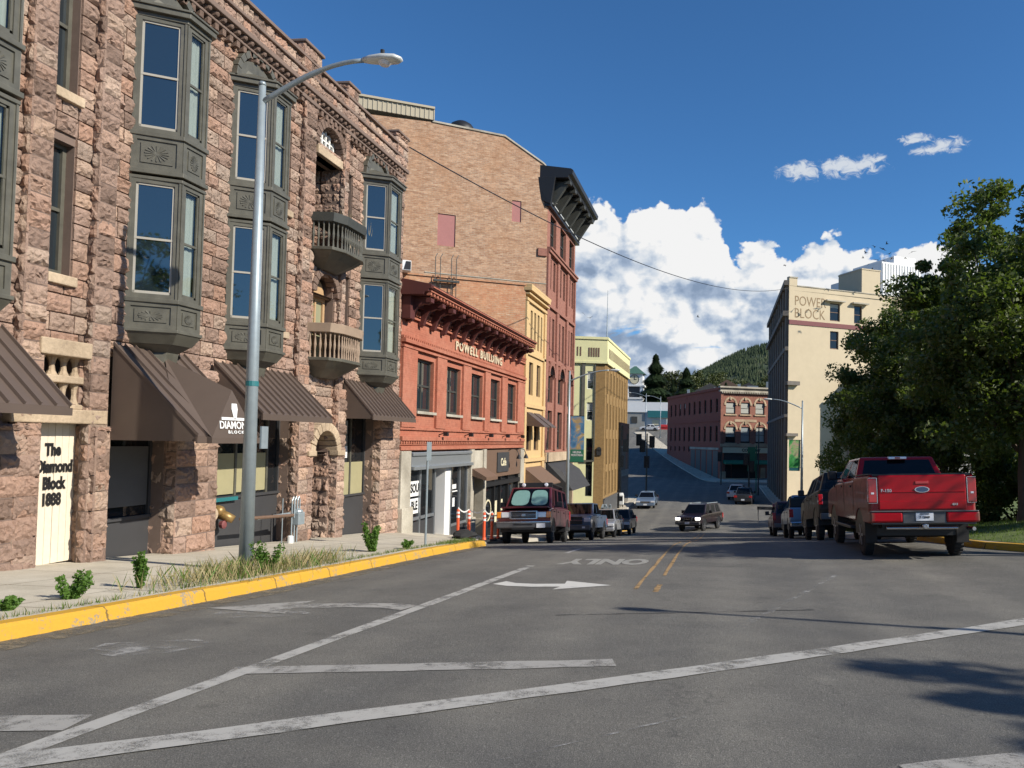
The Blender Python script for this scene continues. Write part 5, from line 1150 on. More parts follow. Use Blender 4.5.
mb=MB(F); mb.hexa([(.5,0,-3.1),(8.3,0,-3.1),(8.3,1.1,-3.25),(.5,1.1,-3.25)],[(.5,0,-2.6),(8.3,0,-2.6),(8.3,1.1,-3.1),(.5,1.1,-3.1)]); mb.build('shop_awning','green_cloth',BB)
mb=MB(F); mb.box((2.0,-.5,-6.2),(6.6,.04,-3.2)); mb.box((.9,-.4,-6.2),(1.9,.03,-3.4)); mb.build('shop_opening','dark_interior',BB)
mb=MB(F); mb.box((0,0,-7),(.95,.22,-4.4)); mb.box((7.0,.02,-5.4),(7.8,.06,-3.8)); mb.build('corner_pier','pale_sandstone',BB)
mb=MB(F); mb.box((1.0,0,-6),(8.6,.12,-5.45)); mb.build('shop_riser','pale_sheet',BB)
sd=Vector((-10.2,29.2)).normalized(); FB=FR((.0,120),sd,(-sd[1],sd[0])); hs=[]; LB=30.9
for k in range(10):
    a=1.2+k*2.95
    hs.append((a,a+1.0,4.8,7.0)); hs.append((a,a+1.05,.2,2.7)); 
    if k>4: hs.append((a,a+.9,-1.6,-.7))
mb=MB(FB); wallskin(mb,0,LB,-8,8.6,hs,.3); mb.box((0,0,3.4),(LB,.1,3.6)); mb.box((0,0,8.3),(LB,.2,8.7)); mb.box((18,0,7.6),(25,.04,8.2)); mb.build('side_wall','dark_red_brick',BB)
for k,hh in enumerate(hs): window(FB,BB,*hh,w=-.2,fw=.08,fm='bronze_dark',gm='dark_glass',blind=(.4,'curtain') if k in(13,16) else None)
mb=MB(FB)
for k in range(5): mb.box((.8+k*3.0,-.1,-6.5),(3.2+k*3.0,.04,-1.2))
mb.build('side_storefront','charcoal_panel',BB,each=True)
mb=MB(FB); mb.box((.4,0,-1.1),(15.6,.14,-.75)); mb.build('side_band','grey_ashlar',BB)
mb=MB(); e=Vector((0,120))+sd*LB; mb.quad((0,120,8.2),(8.2,123.7,8.2),(e.x+8.2,e.y+3.7,8.2),(e.x,e.y,8.2)); mb.quad((8.2,123.7,-7),(e.x+8.2,e.y+3.7,-7),(e.x+8.2,e.y+3.7,8.2),(8.2,123.7,8.2)); mb.quad((e.x,e.y,-7),(e.x+8.2,e.y+3.7,-7),(e.x+8.2,e.y+3.7,8.2),(e.x,e.y,8.2)); mb.build('roof','roof_tar',BB)
mb=MB(); 
for x,y,w,hh in ((3,127,.5,.8),(5.3,130,1.8,.7),(7.6,128,.35,1.3),(-1,134,.4,.7),(-6,144,.5,1.0),(1,138,1.2,.5)): mb.box((x-w/2,y-w/2,8.2),(x+w/2,y+w/2,8.9+hh))
mb.build('roof_vent','steel_galv',BB,each=True)

# low shop with a white parapet, clock tower, houses
SH=thing('low_shop','low shop with a white parapet and teal fascia at the top of the hill','building',(-18,190,3))
mb=MB(); mb.box((-24,190,-2),(-18.7,200,7.3)); mb.build('wall','concrete_grey',SH); mb=MB(); mb.box((-18.7,190.5,-2),(-12,200,7.3)); mb.build('side_wall','pale_steel',SH)
mb=MB(); mb.box((-26,189.8,7.3),(-11,200,9.8)); mb.build('parapet','white_paint',SH); mb=MB(); mb.box((-17.9,189.6,6.0),(-11,189.85,7.7)); mb.build('fascia','teal_trim',SH)
mb=MB(); mb.box((-23.5,189.9,-1),(-19.5,190.02,3.2)); mb.box((-18.2,190.3,.5),(-14.8,190.52,3.6)); mb.box((-22,189.9,4.6),(-20.5,190,6.2)); mb.build('window','dark_glass',SH,each=True)
mb=MB(); mb.box((-16.8,190.2,4.2),(-15.2,190.5,5.4)); mb.build('sign_board','pale_sheet',SH)
rs=MB(); rs.box((-15.0,186,.3),(-12.3,186.6,3.4)); rs.box((-14.6,185.9,3.4),(-12.6,186.5,4.2)); o=rs.build('vending_kiosk','red_plastic',bevel=.15); tag(o,'bright red box-like kiosk beside the low shop','kiosk')
CT=thing('clock_tower','white clock tower with a dark green pyramid roof behind the olive building','clock tower',(-25.8,230,7))
mb=MB(); mb.box((-28.6,230,2),(-23.2,235,13.2)); mb.box((-28.4,230,17),(-23.4,235,20.4)); 
for x in (-28.4,-24.2): mb.box((x,230,13.2),(x+.8,235,17))
mb.box((-28.9,229.7,16.6),(-22.9,235.3,17.1)); mb.box((-28.8,229.8,12.8),(-23,235.2,13.3)); mb.build('tower','white_paint',CT)
mb=MB(); mb.hexa([(-29.2,229.4,20.4),(-22.6,229.4,20.4),(-22.6,235.6,20.4),(-29.2,235.6,20.4)],[(-26.2,232.2,22.9),(-25.6,232.2,22.9),(-25.6,232.8,22.9),(-26.2,232.8,22.9)]); mb.build('roof','green_roof',CT)
mb=MB(); mb.lathe((-25.9,229.98,18.7),[(-.1,1.45),(.0,1.45)],24,'y'); o=mb.build('clock_face','pale_sheet',CT); mb=MB(); mb.box((-26.0,229.84,18.6),(-25.8,229.87,19.8)); mb.box((-25.9,229.84,18.6),(-25.2,229.87,18.8)); archring(mb,-25.9,18.7,1.3,1.45,229.82,229.86,0,6.283,20) ; mb.build('clock_hands','black_paint',o)
mb=MB(); mb.box((-27.6,230.5,13.3),(-24.2,234,17)); mb.build('louvre','charcoal_panel',CT)
hl=[(-3,215,14,9,'roof_tar','pale_sheet','pale house with a dark roof above the brick corner building'),(8,225,15,10,'slate','concrete','grey house with a slate roof behind the corner building roof'),(2,245,17.5,8,'brown_wood','white_paint','white house with a brown roof on the slope behind the brick corner building'),(-12,240,14,9,'slate','tan_stucco','tan house under the conifers at the top of the hill'),(20,235,18,9,'roof_tar','concrete_grey','dark grey house right of the hill slope roofs')]
for x,y,z,w,rm,wm,lab in hl:
    H=thing('hillside_house',lab,'house',(x,y,G(x,y)),group='houses on the slope')
    mb=MB(); mb.box((x-w/2,y,4),(x+w/2,y+8,z)); mb.build('wall',wm,H); mb=MB(); mb.prism([(x-w/2-.6,z),(x+w/2+.6,z),(x,z+2.6)],y-.5,y+8.5,axis=1); mb.build('roof',rm,H)
    mb=MB(); mb.box((x-w*.3,y-.05,z-2.6),(x-w*.1,y,z-1)); mb.box((x+w*.1,y-.05,z-2.6),(x+w*.3,y,z-1)); mb.build('window','dark_glass',H,each=True)
for k,(x,lab) in enumerate(((18,'dark side-street building at the far right behind the tan block'),)):
    pass
# far hill with its forest
hx=np.linspace(-1200,1500,91); hy=np.linspace(500,2600,60)
def hillz(x,y):
    b=PR(y)-2
    h=160*math.exp(-((x-130)/290)**2-((y-1500)/420)**2)+60*math.exp(-((x-480)/220)**2-((y-1700)/500)**2)+40*math.exp(-((x+500)/500)**2-((y-1600)/600)**2)
    return b*.3+h+6*math.sin(x*.021)+5*math.sin(y*.017+x*.01)
hill=sheet('hills','hill_forest',hx,hy,hillz)
rg=random.Random(4); mb=MB(); vs=[];fs=[]
for k in range(16000):
    x=rg.uniform(-240,300); y=rg.uniform(880,1520); z=hillz(x,y)
    if rg.random()<.1+.5*(math.sin(x*.05+math.sin(y*.02)*2)*math.sin(y*.031+x*.02)>.45): continue
    h_=rg.uniform(5,9); r=rg.uniform(1.5,2.6); o=len(vs); a0_=rg.random()*6
    for i in range(5): a=a0_+i*1.2566; vs.append((x+math.cos(a)*r,y+math.sin(a)*r,z-1))
    vs.append((x,y,z+h_)); fs+=[(o+i,o+(i+1)%5,o+5) for i in range(5)]
mb.v=vs;mb.f=fs;mb.m=[0]*len(fs); o=mb.build('forest','hill_forest',uv=False); tag(o,'dense conifer forest covering the far hill','forest',kind='stuff')
# ------------------------------------------------------------------ vehicles (local: +y forward, z up, origin on the road)
def vehicle(name,label,cat,x,y,head,paint,L,W,H,top,zbot,wheels,r,cab,belt,group=None,tail=None,front=None,rear=None,wins=(.5,),win_z=None,mirror=True,ra=None,roll_=0,tw=.26,winm='car_glass',pillar=.06,wshield=None,rail=False):
    c=math.cos(R(head)); s=math.sin(R(head))
    fx,fy=-s,c     # forward direction in world
    g=(G(x+fx*1.5,y+fy*1.5)-G(x-fx*1.5,y-fy*1.5))/3; gx=(G(x+fy*.8,y-fx*.8)-G(x-fy*.8,y+fx*.8))/1.6
    V=thing(name,label,cat,(x,y,(G(x+fx*1.5,y+fy*1.5)+G(x-fx*1.5,y-fy*1.5))/2+.01),(math.atan(g),-math.atan(gx)*1.0,R(head)),group)
    ra=ra or r+.09
    # side outline
    pts=[(-L/2+.03,zbot)]+[(a,b) for a,b in top]+[(L/2-.04,zbot)]
    for yw in sorted(wheels,reverse=True):
        n=9; d=max(-ra*.95,min(ra*.95,zbot-r)); a0_=math.asin(d/ra)
        for k in range(n+1): a=a0_+(math.pi-2*a0_)*k/n; pts.append((yw+math.cos(a)*ra,r+math.sin(a)*ra))
    cy_=0; cz_=(zbot+max(b for a,b in top))/2
    ins=[(p[0]*(1-.05/(L/2)) if abs(p[0])>L/2-.3 else p[0], p[1]-.045 if p[1]>cz_+.15 else p[1]) for p in pts]
    mb=MB(); n=len(pts); w=W/2; lay=[(-w,ins),(-w+.05,pts),(w-.05,pts),(w,ins)]; vs=[]
    # slight barrel: sides bow at mid height
    for xx,pp in lay: vs+=[(xx*(1-.03*max(0,(p[1]-cz_))),p[0],p[1]) for p in pp]
    fs=[tuple(range(n)),tuple(range(3*n,4*n))[::-1]]
    for k in range(3):
        for i in range(n): fs.append((k*n+i,k*n+(i+1)%n,(k+1)*n+(i+1)%n,(k+1)*n+i))
    mb.add(vs,fs); body=mb.build('body',paint,V,local=True,bevel=.018,uv=False,recalc=True)
    # black underside and wheel housings
    mb=MB(); mb.box((-w+.3,-L/2+.25,zbot-.12),(w-.3,L/2-.25,zbot+.35)); 
    for yw in wheels: mb.box((-w+.02,yw-ra-.03,r+.0),(w-.02,yw+ra+.03,min(r+ra+.03,cz_+.1)))
    for yw in wheels: mb.tube([(-w+.2,yw,r),(w-.2,yw,r)],.07,8)
    mb.build('underbody','black_paint',V,local=True,uv=False)
    # greenhouse
    y0,y1,y2,y3=cab; b=[(-w+.07,y0,belt-.03),(w-.07,y0,belt-.03),(w-.07,y1,belt-.03),(-w+.07,y1,belt-.03)]; t=[(-w+tw,y2,H-.02),(w-tw,y2,H-.02),(w-tw,y3,H-.02),(-w+tw,y3,H-.02)]
    tc=[(-w+tw+.12,y2+.15,H),(w-tw-.12,y2+.15,H),(w-tw-.12,y3-.2,H),(-w+tw+.12,y3-.2,H)]
    mb=MB(); mb.add(b+t+tc,[(0,1,5,4),(1,2,6,5),(2,3,7,6),(3,0,4,7),(4,5,9,8),(5,6,10,9),(6,7,11,10),(7,4,8,11),(8,9,10,11)]); cb=mb.build('cab',paint,V,local=True,bevel=.03,uv=False,recalc=True)
    def fp(name,c0,c1,c2,c3,u0,u1,v0,v1,mat,off=.006,par=V):
        c0,c1,c2,c3=map(Vector,(c0,c1,c2,c3)); nn=(c1-c0).cross(c3-c0).normalized(); cen=(c0+c1+c2+c3)/4
        if nn.dot(cen-Vector((0,(y0+y1)/2,belt+.2)))<0: nn=-nn
        def P(u,v): return (c0*(1-u)+c1*u)*(1-v)+(c3*(1-u)+c2*u)*v+nn*off
        m_=MB(); m_.quad(*[tuple(P(*q)) for q in ((u0,v0),(u1,v0),(u1,v1),(u0,v1))]); 
        bk=[tuple(P(*q)-nn*(off+.012)) for q in ((u0,v0),(u1,v0),(u1,v1),(u0,v1))]; m_.hexa(bk,[tuple(P(*q)) for q in ((u0,v0),(u1,v0),(u1,v1),(u0,v1))])
        return m_.build(name,mat,par,local=True,uv=False)
    ws=fp('windshield',b[3],b[2],t[2],t[3],.05,.95,.10,.93,wshield or winm); fp('rear_window',b[1],b[0],t[0],t[1],.07,.93,.14,.88,winm)
    cuts=[0]+list(wins)+[1]
    for sx in (0,1):
        q=(b[0],b[3],t[3],t[0]) if sx==0 else (b[1],b[2],t[2],t[1])
        for a,b_ in zip(cuts,cuts[1:]):
            fp('side_window',*q,a+ (pillar if a else pillar*1.3),b_-(pillar*.3 if b_<1 else pillar*.9),.13,.90,winm)
    # door cuts, handles
    mb=MB()
    for sx in (-1,1):
        for cth in cuts[:]:
            yy=y0+(y1-y0)*cth; 
            if cth in (0,1) and not(cth==0): continue
            mb.box((sx*(w-.004),yy-.006,zbot+.12),(sx*(w+.002),yy+.006,belt-.05))
        mb.box((sx*(w-.01),-L/2+.3,zbot-.02),(sx*(w+.012),L/2-.3,zbot+.0)) if False else None
    if mb.v: mb.build('door_seam','black_paint',V,local=True,uv=False)
    mb=MB()
    for sx in (-1,1):
        for a,b_ in zip(cuts,cuts[1:]): yy=y0+(y1-y0)*(a+.08); mb.box((sx*w*.985,yy+.02,belt-.17),(sx*(w+.02),yy+.2,belt-.13))
    mb.build('door_handle','black_paint',V,local=True,uv=False)
    if mirror:
        for sx in (-1,1):
            mb=MB(); mb.box((sx*(w+.02),y1-.75,belt+.02),(sx*(w+.24),y1-.62,belt+.24)); mb.box((sx*(w-.08),y1-.72,belt+.02),(sx*(w+.05),y1-.66,belt+.08)); mb.build('mirror','black_paint',V,local=True,bevel=.03,uv=False)
    # wheels
    for yw in wheels:
        for sx in (-1,1):
            xo=sx*(w-.02); wd=.24
            mb=MB(); pr=[(0,r*.55),(.015,r*.62),(.02,r*.86),(.045,r*.96),(.08,r),(wd-.08,r),(wd-.045,r*.96),(wd-.02,r*.86),(wd,r*.6)]
            mb.lathe((min(xo,xo-sx*wd),yw,r),pr,26,'x'); 
            # tread blocks
            for k in range(26):
                a=2*math.pi*k/26; cx0=min(xo,xo-sx*wd)
                mb.hexa([(cx0+.03,yw+math.cos(a+q)*(r-.01),r+math.sin(a+q)*(r-.01)) for q in (0,.13)]+[(cx0+wd-.03,yw+math.cos(a+q)*(r-.01),r+math.sin(a+q)*(r-.01)) for q in (.15,.02)],
                        [(cx0+.035,yw+math.cos(a+q)*(r+.012),r+math.sin(a+q)*(r+.012)) for q in (0,.13)]+[(cx0+wd-.035,yw+math.cos(a+q)*(r+.012),r+math.sin(a+q)*(r+.012)) for q in (.15,.02)])
            wh=mb.build('wheel','rubber',V,local=True,uv=False)
            mb=MB(); x2=xo-sx*.02; mb.lathe((min(x2,x2-sx*.05),yw,r),[(0,r*.55),(.02,r*.6),(.05,r*.58)],20,'x')
            for k in range(6):
                a=2*math.pi*k/6; mb.hexa([(x2,yw+math.cos(a+q)*rr,r+math.sin(a+q)*rr) for q,rr in ((-.5,.04),(.5,.04),(.12,r*.55),(-.12,r*.55))],[(x2+sx*.025,yw+math.cos(a+q)*rr,r+math.sin(a+q)*rr) for q,rr in ((-.5,.04),(.5,.04),(.12,r*.55),(-.12,r*.55))])
            mb.build('rim','rim_alloy',wh,local=True,uv=False)
    return V,(L,W,H,w,belt,zbot,fp,b,t)
def part(V,name,mat,boxes,bevel=.012,par=None,extra=None):
    mb=MB()
    for a,b in boxes: mb.box(a,b)
    if extra: extra(mb)
    return mb.build(name,mat,par or V,local=True,bevel=bevel,uv=False)
def std_rear(V,d,paint,lz=(.75,1.1),lw=.16,bump='bumper_grey',plate=True,by=(.45,.68)):
    L,W,H,w,belt,zb,*_=d; y=-L/2
    for sx in (-1,1): part(V,'taillight','lamp_red',[((sx*(w-.01-lw),y-.015,lz[0]),(sx*(w+.012),y+.16,lz[1]))],.02)
    part(V,'rear_bumper',bump,[((-w+.03,y-.09,by[0]),(w-.03,y+.1,by[1]))],.035)
    if plate: part(V,'licence_plate','plate_white',[((-.17,y-.1,by[0]+.06),(.17,y-.092,by[0]+.22))],0)
def std_front(V,d,lz=(.72,.92),lw=.38,grill=(.66,.92),gw=.5,bump='bumper_grey',by=(.4,.62),gm='black_paint',plate=True,lamp='lamp_clear',px=0):
    L,W,H,w,belt,zb,*_=d; y=L/2
    for sx in (-1,1): part(V,'headlight',lamp,[((sx*(w-.03-lw),y-.12,lz[0]),(sx*(w-.02),y+.015,lz[1]))],.025)
    g=part(V,'grille',gm,[((-gw,y-.05,grill[0]),(gw,y+.018,grill[1]))],.015)
    part(V,'grille_bar','chrome',[((-gw-.02,y+.015,grill[1]-.02),(gw+.02,y+.035,grill[1]+.02)),((-gw-.02,y+.015,(grill[0]+grill[1])/2-.02),(gw+.02,y+.035,(grill[0]+grill[1])/2+.02))],.005,par=g)
    part(V,'front_bumper',bump,[((-w+.02,y-.12,by[0]),(w-.02,y+.1,by[1]))],.04)
    if plate: part(V,'licence_plate','plate_white',[((px-.17,y+.1,by[0]+.05),(px+.17,y+.108,by[0]+.2))],0)

# --- red pickup
RX=4.1; L=6.0; RY=15.95+L/2
V,d=vehicle('pickup_truck','bright red four-door pickup truck seen from behind, mud on its side, nearest on the right','pickup truck',RX,RY,0,'paint_red',L,2.10,2.14,
 [(-3.0,.95),(-2.99,1.64),(-2.95,1.70),(-1.2,1.68),(-1.18,1.60),(1.35,1.56),(2.6,1.42),(2.93,1.30),(3.0,1.1)],.72,(-1.85,1.98),.44,(-1.15,1.7,-.85,.62),1.62,wins=(.46,.86),ra=.55,tw=.24)
V['group']='vehicles parked along the right kerb' if False else 'parked vehicles'
w=1.06; y=-3.0
tg=part(V,'tailgate','paint_red',[((-.86,y-.03,1.0),(.86,y+.05,1.68))],.025)
part(V,'tailgate_crease','paint_red',[((-.84,y-.042,1.335),(.84,y-.028,1.352)),((-.84,y-.05,1.0),(.84,y-.025,1.16))],.008,par=tg)
part(V,'tailgate_handle','lamp_red',[((-.13,y-.045,1.50),(.13,y-.028,1.56))],.012,par=tg)
mb=MB()
for rr,m_ in ((.145,0),(.122,1)): mb.add([(math.cos(2*math.pi*k/20)*rr,y-.045-m_*.006,1.39+math.sin(2*math.pi*k/20)*rr*.42) for k in range(20)]+[(math.cos(2*math.pi*k/20)*rr,y-.028,1.39+math.sin(2*math.pi*k/20)*rr*.42) for k in range(20)],[tuple(range(20)),]+[(k,(k+1)%20,20+(k+1)%20,20+k) for k in range(20)],m_)
mb.build('emblem',['chrome','paint_blue'],tg,local=True,uv=False)
mb=MB(); textmb(mb,'F-150',.085,(-.70,y-.032,1.37),(1,0,0),(0,0,1),(0,-1,0),.006,1.1,.002); textmb(mb,'4X4',.06,(.62,y-.052,1.09),(1,0,0),(0,0,1),(0,-1,0),.006,1.1,.002); mb.build('tailgate_lettering','chrome',tg,local=True,uv=False)
part(V,'bed_cap','black_paint',[((-1.04,y-.01,1.695),(-.98,-1.2,1.715)),((.98,y-.01,1.695),(1.04,-1.2,1.715)),((-.95,y-.0,1.66),(.95,y+.06,1.71))],.006)
for sx in (-1,1):
    tl=part(V,'taillight','lamp_red',[((sx*.88,y-.028,1.13),(sx*1.055,y+.12,1.62))],.02)
    part(V,'taillight_rim','chrome',[((sx*.872,y-.03,1.12),(sx*.885,y+.02,1.63)),((sx*.88,y-.03,1.12),(sx*1.05,y+.0,1.128)),((sx*.88,y-.03,1.625),(sx*1.05,y+.0,1.635))],0,par=tl)
    part(V,'reverse_lens','lamp_clear',[((sx*.94,y-.033,1.30),(sx*1.0,y-.02,1.34))],.005,par=tl)
part(V,'rear_bumper','paint_red',[((-1.06,y-.16,.74),(-.42,y+.1,.95))],.035); bu=part(V,'rear_bumper','paint_red',[((.42,y-.16,.74),(1.06,y+.1,.95))],.035)
part(V,'bumper_centre','bumper_grey',[((-.42,y-.14,.72),(.42,y+.08,.95)),((-1.04,y-.17,.945),(1.04,y+.0,.97)),((-1.0,y-.10,.70),(1.0,y+.1,.74))],.02,par=bu)
part(V,'licence_plate','plate_white',[((-.17,y-.152,.77),(.17,y-.142,.93))],.004,par=bu)
mb=MB(); textmb(mb,'MONTANA',.035,(0,y-.152,.905),(1,0,0),(0,0,1),(0,-1,0),.002,1,0.001); textmb(mb,'5 12840',.06,(0,y-.152,.84),(1,0,0),(0,0,1),(0,-1,0),.002,1,0.002); mb.build('plate_lettering','paint_dark',bu,local=True,uv=False)
part(V,'tow_hitch','chrome',[((-.06,y-.2,.63),(.06,y+.1,.70))],.01,extra=lambda m:(m.lathe((0,y-.22,.66),[(0,.05),(.05,.06),(.06,.03)],12,'y'),m.tube([(-.7,y+.1,.62),(.7,y+.1,.62)],.035,8)))
part(V,'brake_light','lamp_clear',[((-.2,-1.0,2.07),(.2,-.86,2.13))],.01); part(V,'brake_lens','lamp_red',[((-.06,-1.006,2.08),(.06,-.99,2.12))],0)
part(V,'window_frame','black_paint',[((-.80,-1.165,1.70),(.80,-1.12,1.73))],0)
part(V,'mud_flap','rubber',[((-1.04,-2.45,.30),(-.80,-2.43,.72))],0); part(V,'mud_flap','rubber',[((.80,-2.45,.30),(1.04,-2.43,.72))],0); part(V,'exhaust','chrome',[],0,extra=lambda m:m.tube([(.95,-2.7,.6),(1.0,-2.95,.6)],.04,10))
for sx in (-1,1):
    part(V,'wheel_arch_trim','black_paint',[],0,extra=lambda m:[archring(m,0,0,0,0,0,0,n=1) for _ in ()])
std_front(V,d,(1.0,1.3),.3,(.85,1.3),.6,'chrome',(.6,.85))
for o in list(bpy.data.objects):
    if o.name.startswith('wheel_arch_trim') and len(o.data.vertices)==0: bpy.data.objects.remove(o)
part(V,'running_board','black_paint',[((-1.12,-1.1,.52),(-.9,1.2,.58))],.01); part(V,'running_board','black_paint',[((.9,-1.1,.52),(1.12,1.2,.58))],.01)

# --- black pickup ahead of it
L=5.7; V,d=vehicle('pickup_truck','dusty black tall pickup parked just ahead of the red one on the right','pickup truck',4.15,24.2+L/2,0,'paint_black',L,2.05,2.12,
 [(-2.85,.95),(-2.84,1.50),(-2.8,1.55),(-1.5,1.55),(-1.48,1.52),(1.4,1.50),(2.5,1.38),(2.8,1.2)],.70,(-1.75,1.8),.46,(-2.7,1.75,-2.45,.7),1.52,wins=(.38,.62,.9),ra=.57,group='parked vehicles')
std_rear(V,d,'paint_black',(1.08,1.4),.12,'bumper_grey',True,(.62,.82))
std_front(V,d,(.95,1.2),.3,(.8,1.25),.55,by=(.55,.8))
L=4.9; V,d=vehicle('pickup_truck','blue-grey pickup with a lit left taillight, between the black pickup and the dark red car','pickup truck',4.05,33.6+L/2,0,'paint_steel',L,1.98,1.92,
 [(-2.45,.8),(-2.44,1.28),(-2.4,1.32),(-1.3,1.32),(1.1,1.28),(2.2,1.15),(2.42,1.0)],.62,(-1.45,1.5),.40,(-1.35,1.4,-1.1,.5),1.3,wins=(.5,),group='parked vehicles')
std_rear(V,d,'paint_steel',(.9,1.25),.17,'chrome',True,(.5,.7)); std_front(V,d)
part(V,'cargo_rack','black_paint',[((-.9,-1.9,1.35),(.9,-1.5,1.75)),((.2,-1.6,1.7),(.9,-1.0,2.0))],.03)
L=4.6; V,d=vehicle('suv','dark red wagon at the far end of the row parked along the right kerb','suv',3.85,41.5+L/2,0,'paint_darkred',L,1.9,1.86,
 [(-2.3,.7),(-2.29,1.12),(-2.2,1.16),(1.1,1.1),(2.0,1.0),(2.27,.85)],.5,(-1.35,1.4),.36,(-2.2,1.3,-1.85,.45),1.12,wins=(.35,.68),group='parked vehicles')
std_rear(V,d,'x',(.85,1.25),.15); std_front(V,d)

# --- maroon van with roof rack and sunshades
L=5.6; V,d=vehicle('passenger_van','maroon van with silver sunshades behind its windshield and a lamp rack on the roof','van',-7.27,27.75+L/2,183.5,'paint_maroon',L,1.94,2.16,
 [(-2.8,.9),(-2.79,1.30),(-2.7,1.36),(1.75,1.32),(2.55,1.22),(2.75,1.12),(2.8,1.0)],.62,(-1.9,1.85),.42,(-2.75,1.95,-2.6,1.15),1.33,wins=(.3,.62,.84),ra=.52,tw=.2,group='parked vehicles',wshield='car_glass')
y=2.8
part(V,'hood','paint_maroon',[((-.88,1.9,1.28),(.88,2.66,1.34))],.04)
for sx in (-1,1):
    part(V,'headlight','lamp_clear',[((sx*.52,y-.05,.94),(sx*.83,y+.03,1.14))],.02); part(V,'turn_signal','lamp_amber',[((sx*.84,y-.12,.93),(sx*1.0,y+.02,1.15))],.02)
g=part(V,'grille','black_paint',[((-.48,y-.02,.92),(.48,y+.02,1.16))],.01)
part(V,'grille_frame','chrome',[((-.5,y+.01,1.15),(.5,y+.045,1.18)),((-.5,y+.01,.88),(.5,y+.045,.92)),((-.52,y+.01,.9),(-.46,y+.045,1.17)),((.46,y+.01,.9),(.52,y+.045,1.17)),((-.46,y+.01,1.02),(.46,y+.035,1.04)),((-.46,y+.01,1.08),(.46,y+.035,1.09)),((-.46,y+.01,.97),(.46,y+.035,.98)),((-.07,y+.03,.99),(.07,y+.05,1.07))],.004,par=g)
bu=part(V,'front_bumper','bumper_grey',[((-1.0,y-.15,.55),(1.0,y+.14,.78))],.04); part(V,'bumper_trim','chrome',[((-1.01,y-.1,.74),(1.01,y+.15,.80))],.02,par=bu); part(V,'bumper_slot','black_paint',[((-.35,y+.135,.66),(.35,y+.15,.71)),((-.4,y+.1,.50),(.4,y+.135,.56))],0,par=bu)
part(V,'licence_plate','plate_white',[((-.82+.0,y+.145,.56),(-.50,y+.16,.72))],0)
L_,W_,H_,w_,belt_,zb_,fp_,b_,t_=d
for u0,u1 in ((.08,.47),(.5,.92)):
    # sunshade panels just outside the glass line are really behind it; built flush with the pane
    mb=MB(); n=18; c0,c1,c2,c3=[Vector(q) for q in (b_[3],b_[2],t_[2],t_[3])]; nn=(c1-c0).cross(c3-c0).normalized(); nn=nn if nn.y>0 else -nn
    pts=[]
    for k in range(n):
        a=2*math.pi*k/n; cu,cv=math.cos(a),math.sin(a); cu=math.copysign(abs(cu)**.55,cu); cv=math.copysign(abs(cv)**.6,cv)
        u_=(u0+u1)/2+(u1-u0)/2*cu*.96; v_=.50+.36*cv; pts.append((c0*(1-u_)+c1*u_)*(1-v_)+(c3*(1-u_)+c2*u_)*v_+nn*.009)
    mb.hexa([tuple(p-nn*.002) for p in pts],[tuple(p) for p in pts]); mb.build('sunshade','sunshade',V,local=True,uv=False)
part(V,'roof_rack','black_paint',[((-.72,.55,2.17),(.62,.65,2.36)),((-.72,-2.2,2.28),(-.66,.6,2.34)),((.58,-2.2,2.28),(.64,.6,2.34)),((-.72,-2.3,2.2),(.64,-2.2,2.34)),((-.7,-1.2,2.28),(.6,-1.1,2.33)),((-.7,-.2,2.28),(.6,-.1,2.33))],.01)
for xx in (-.48,.42): part(V,'rack_lamp','lamp_clear',[],0,extra=lambda m:m.lathe((xx,.65,2.27),[(0,.08),(.03,.08),(.05,.05)],12,'y'))
std_rear(V,d,'x',(.9,1.3),.12)
# --- blue pickup behind the van (facing us)
L=5.6; V,d=vehicle('pickup_truck','blue pickup with a black front, parked behind the maroon van','pickup truck',-7.2,37.3+L/2,180,'paint_blue',L,2.0,1.88,
 [(-2.8,.9),(-2.79,1.22),(-2.7,1.28),(-.9,1.26),(1.3,1.26),(2.4,1.2),(2.72,1.08),(2.8,.9)],.60,(-1.75,1.8),.42,(-.9,1.55,-.65,.65),1.26,wins=(.5,),ra=.53,tw=.2,group='parked vehicles')
std_front(V,d,(.88,1.08),.30,(.78,1.14),.6,'bumper_grey',(.48,.74),plate=False)
for sx in (-1,1): part(V,'fog_lamp','lamp_clear',[((sx*.6,2.9,.58),(sx*.74,2.91,.66))],0)
std_rear(V,d,'x')
L=4.5; V,d=vehicle('suv','silver wagon parked behind the blue pickup on the left','suv',-7.0,44.9+L/2,180,'paint_silver',L,1.85,1.68,
 [(-2.25,.7),(-2.24,1.0),(-2.1,1.06),(1.0,1.02),(1.9,.92),(2.2,.78)],.42,(-1.35,1.4),.35,(-2.05,1.2,-1.6,.4),1.04,wins=(.35,.66),group='parked vehicles')
std_front(V,d,(.66,.82),.36,(.6,.8),.45,'paint_silver',(.36,.56)); std_rear(V,d,'x')
L=4.5; V,d=vehicle('suv','dark compact wagon last in the row behind the silver wagon','suv',-6.7,50.3+L/2,180,'paint_dark',L,1.85,1.66,
 [(-2.25,.7),(-2.24,1.0),(-2.1,1.06),(1.0,1.02),(1.9,.92),(2.2,.78)],.42,(-1.35,1.4),.35,(-2.05,1.2,-1.6,.4),1.04,wins=(.35,.66),group='parked vehicles')
std_front(V,d,(.66,.82),.36,(.6,.8),.45,'paint_dark',(.36,.56)); std_rear(V,d,'x')
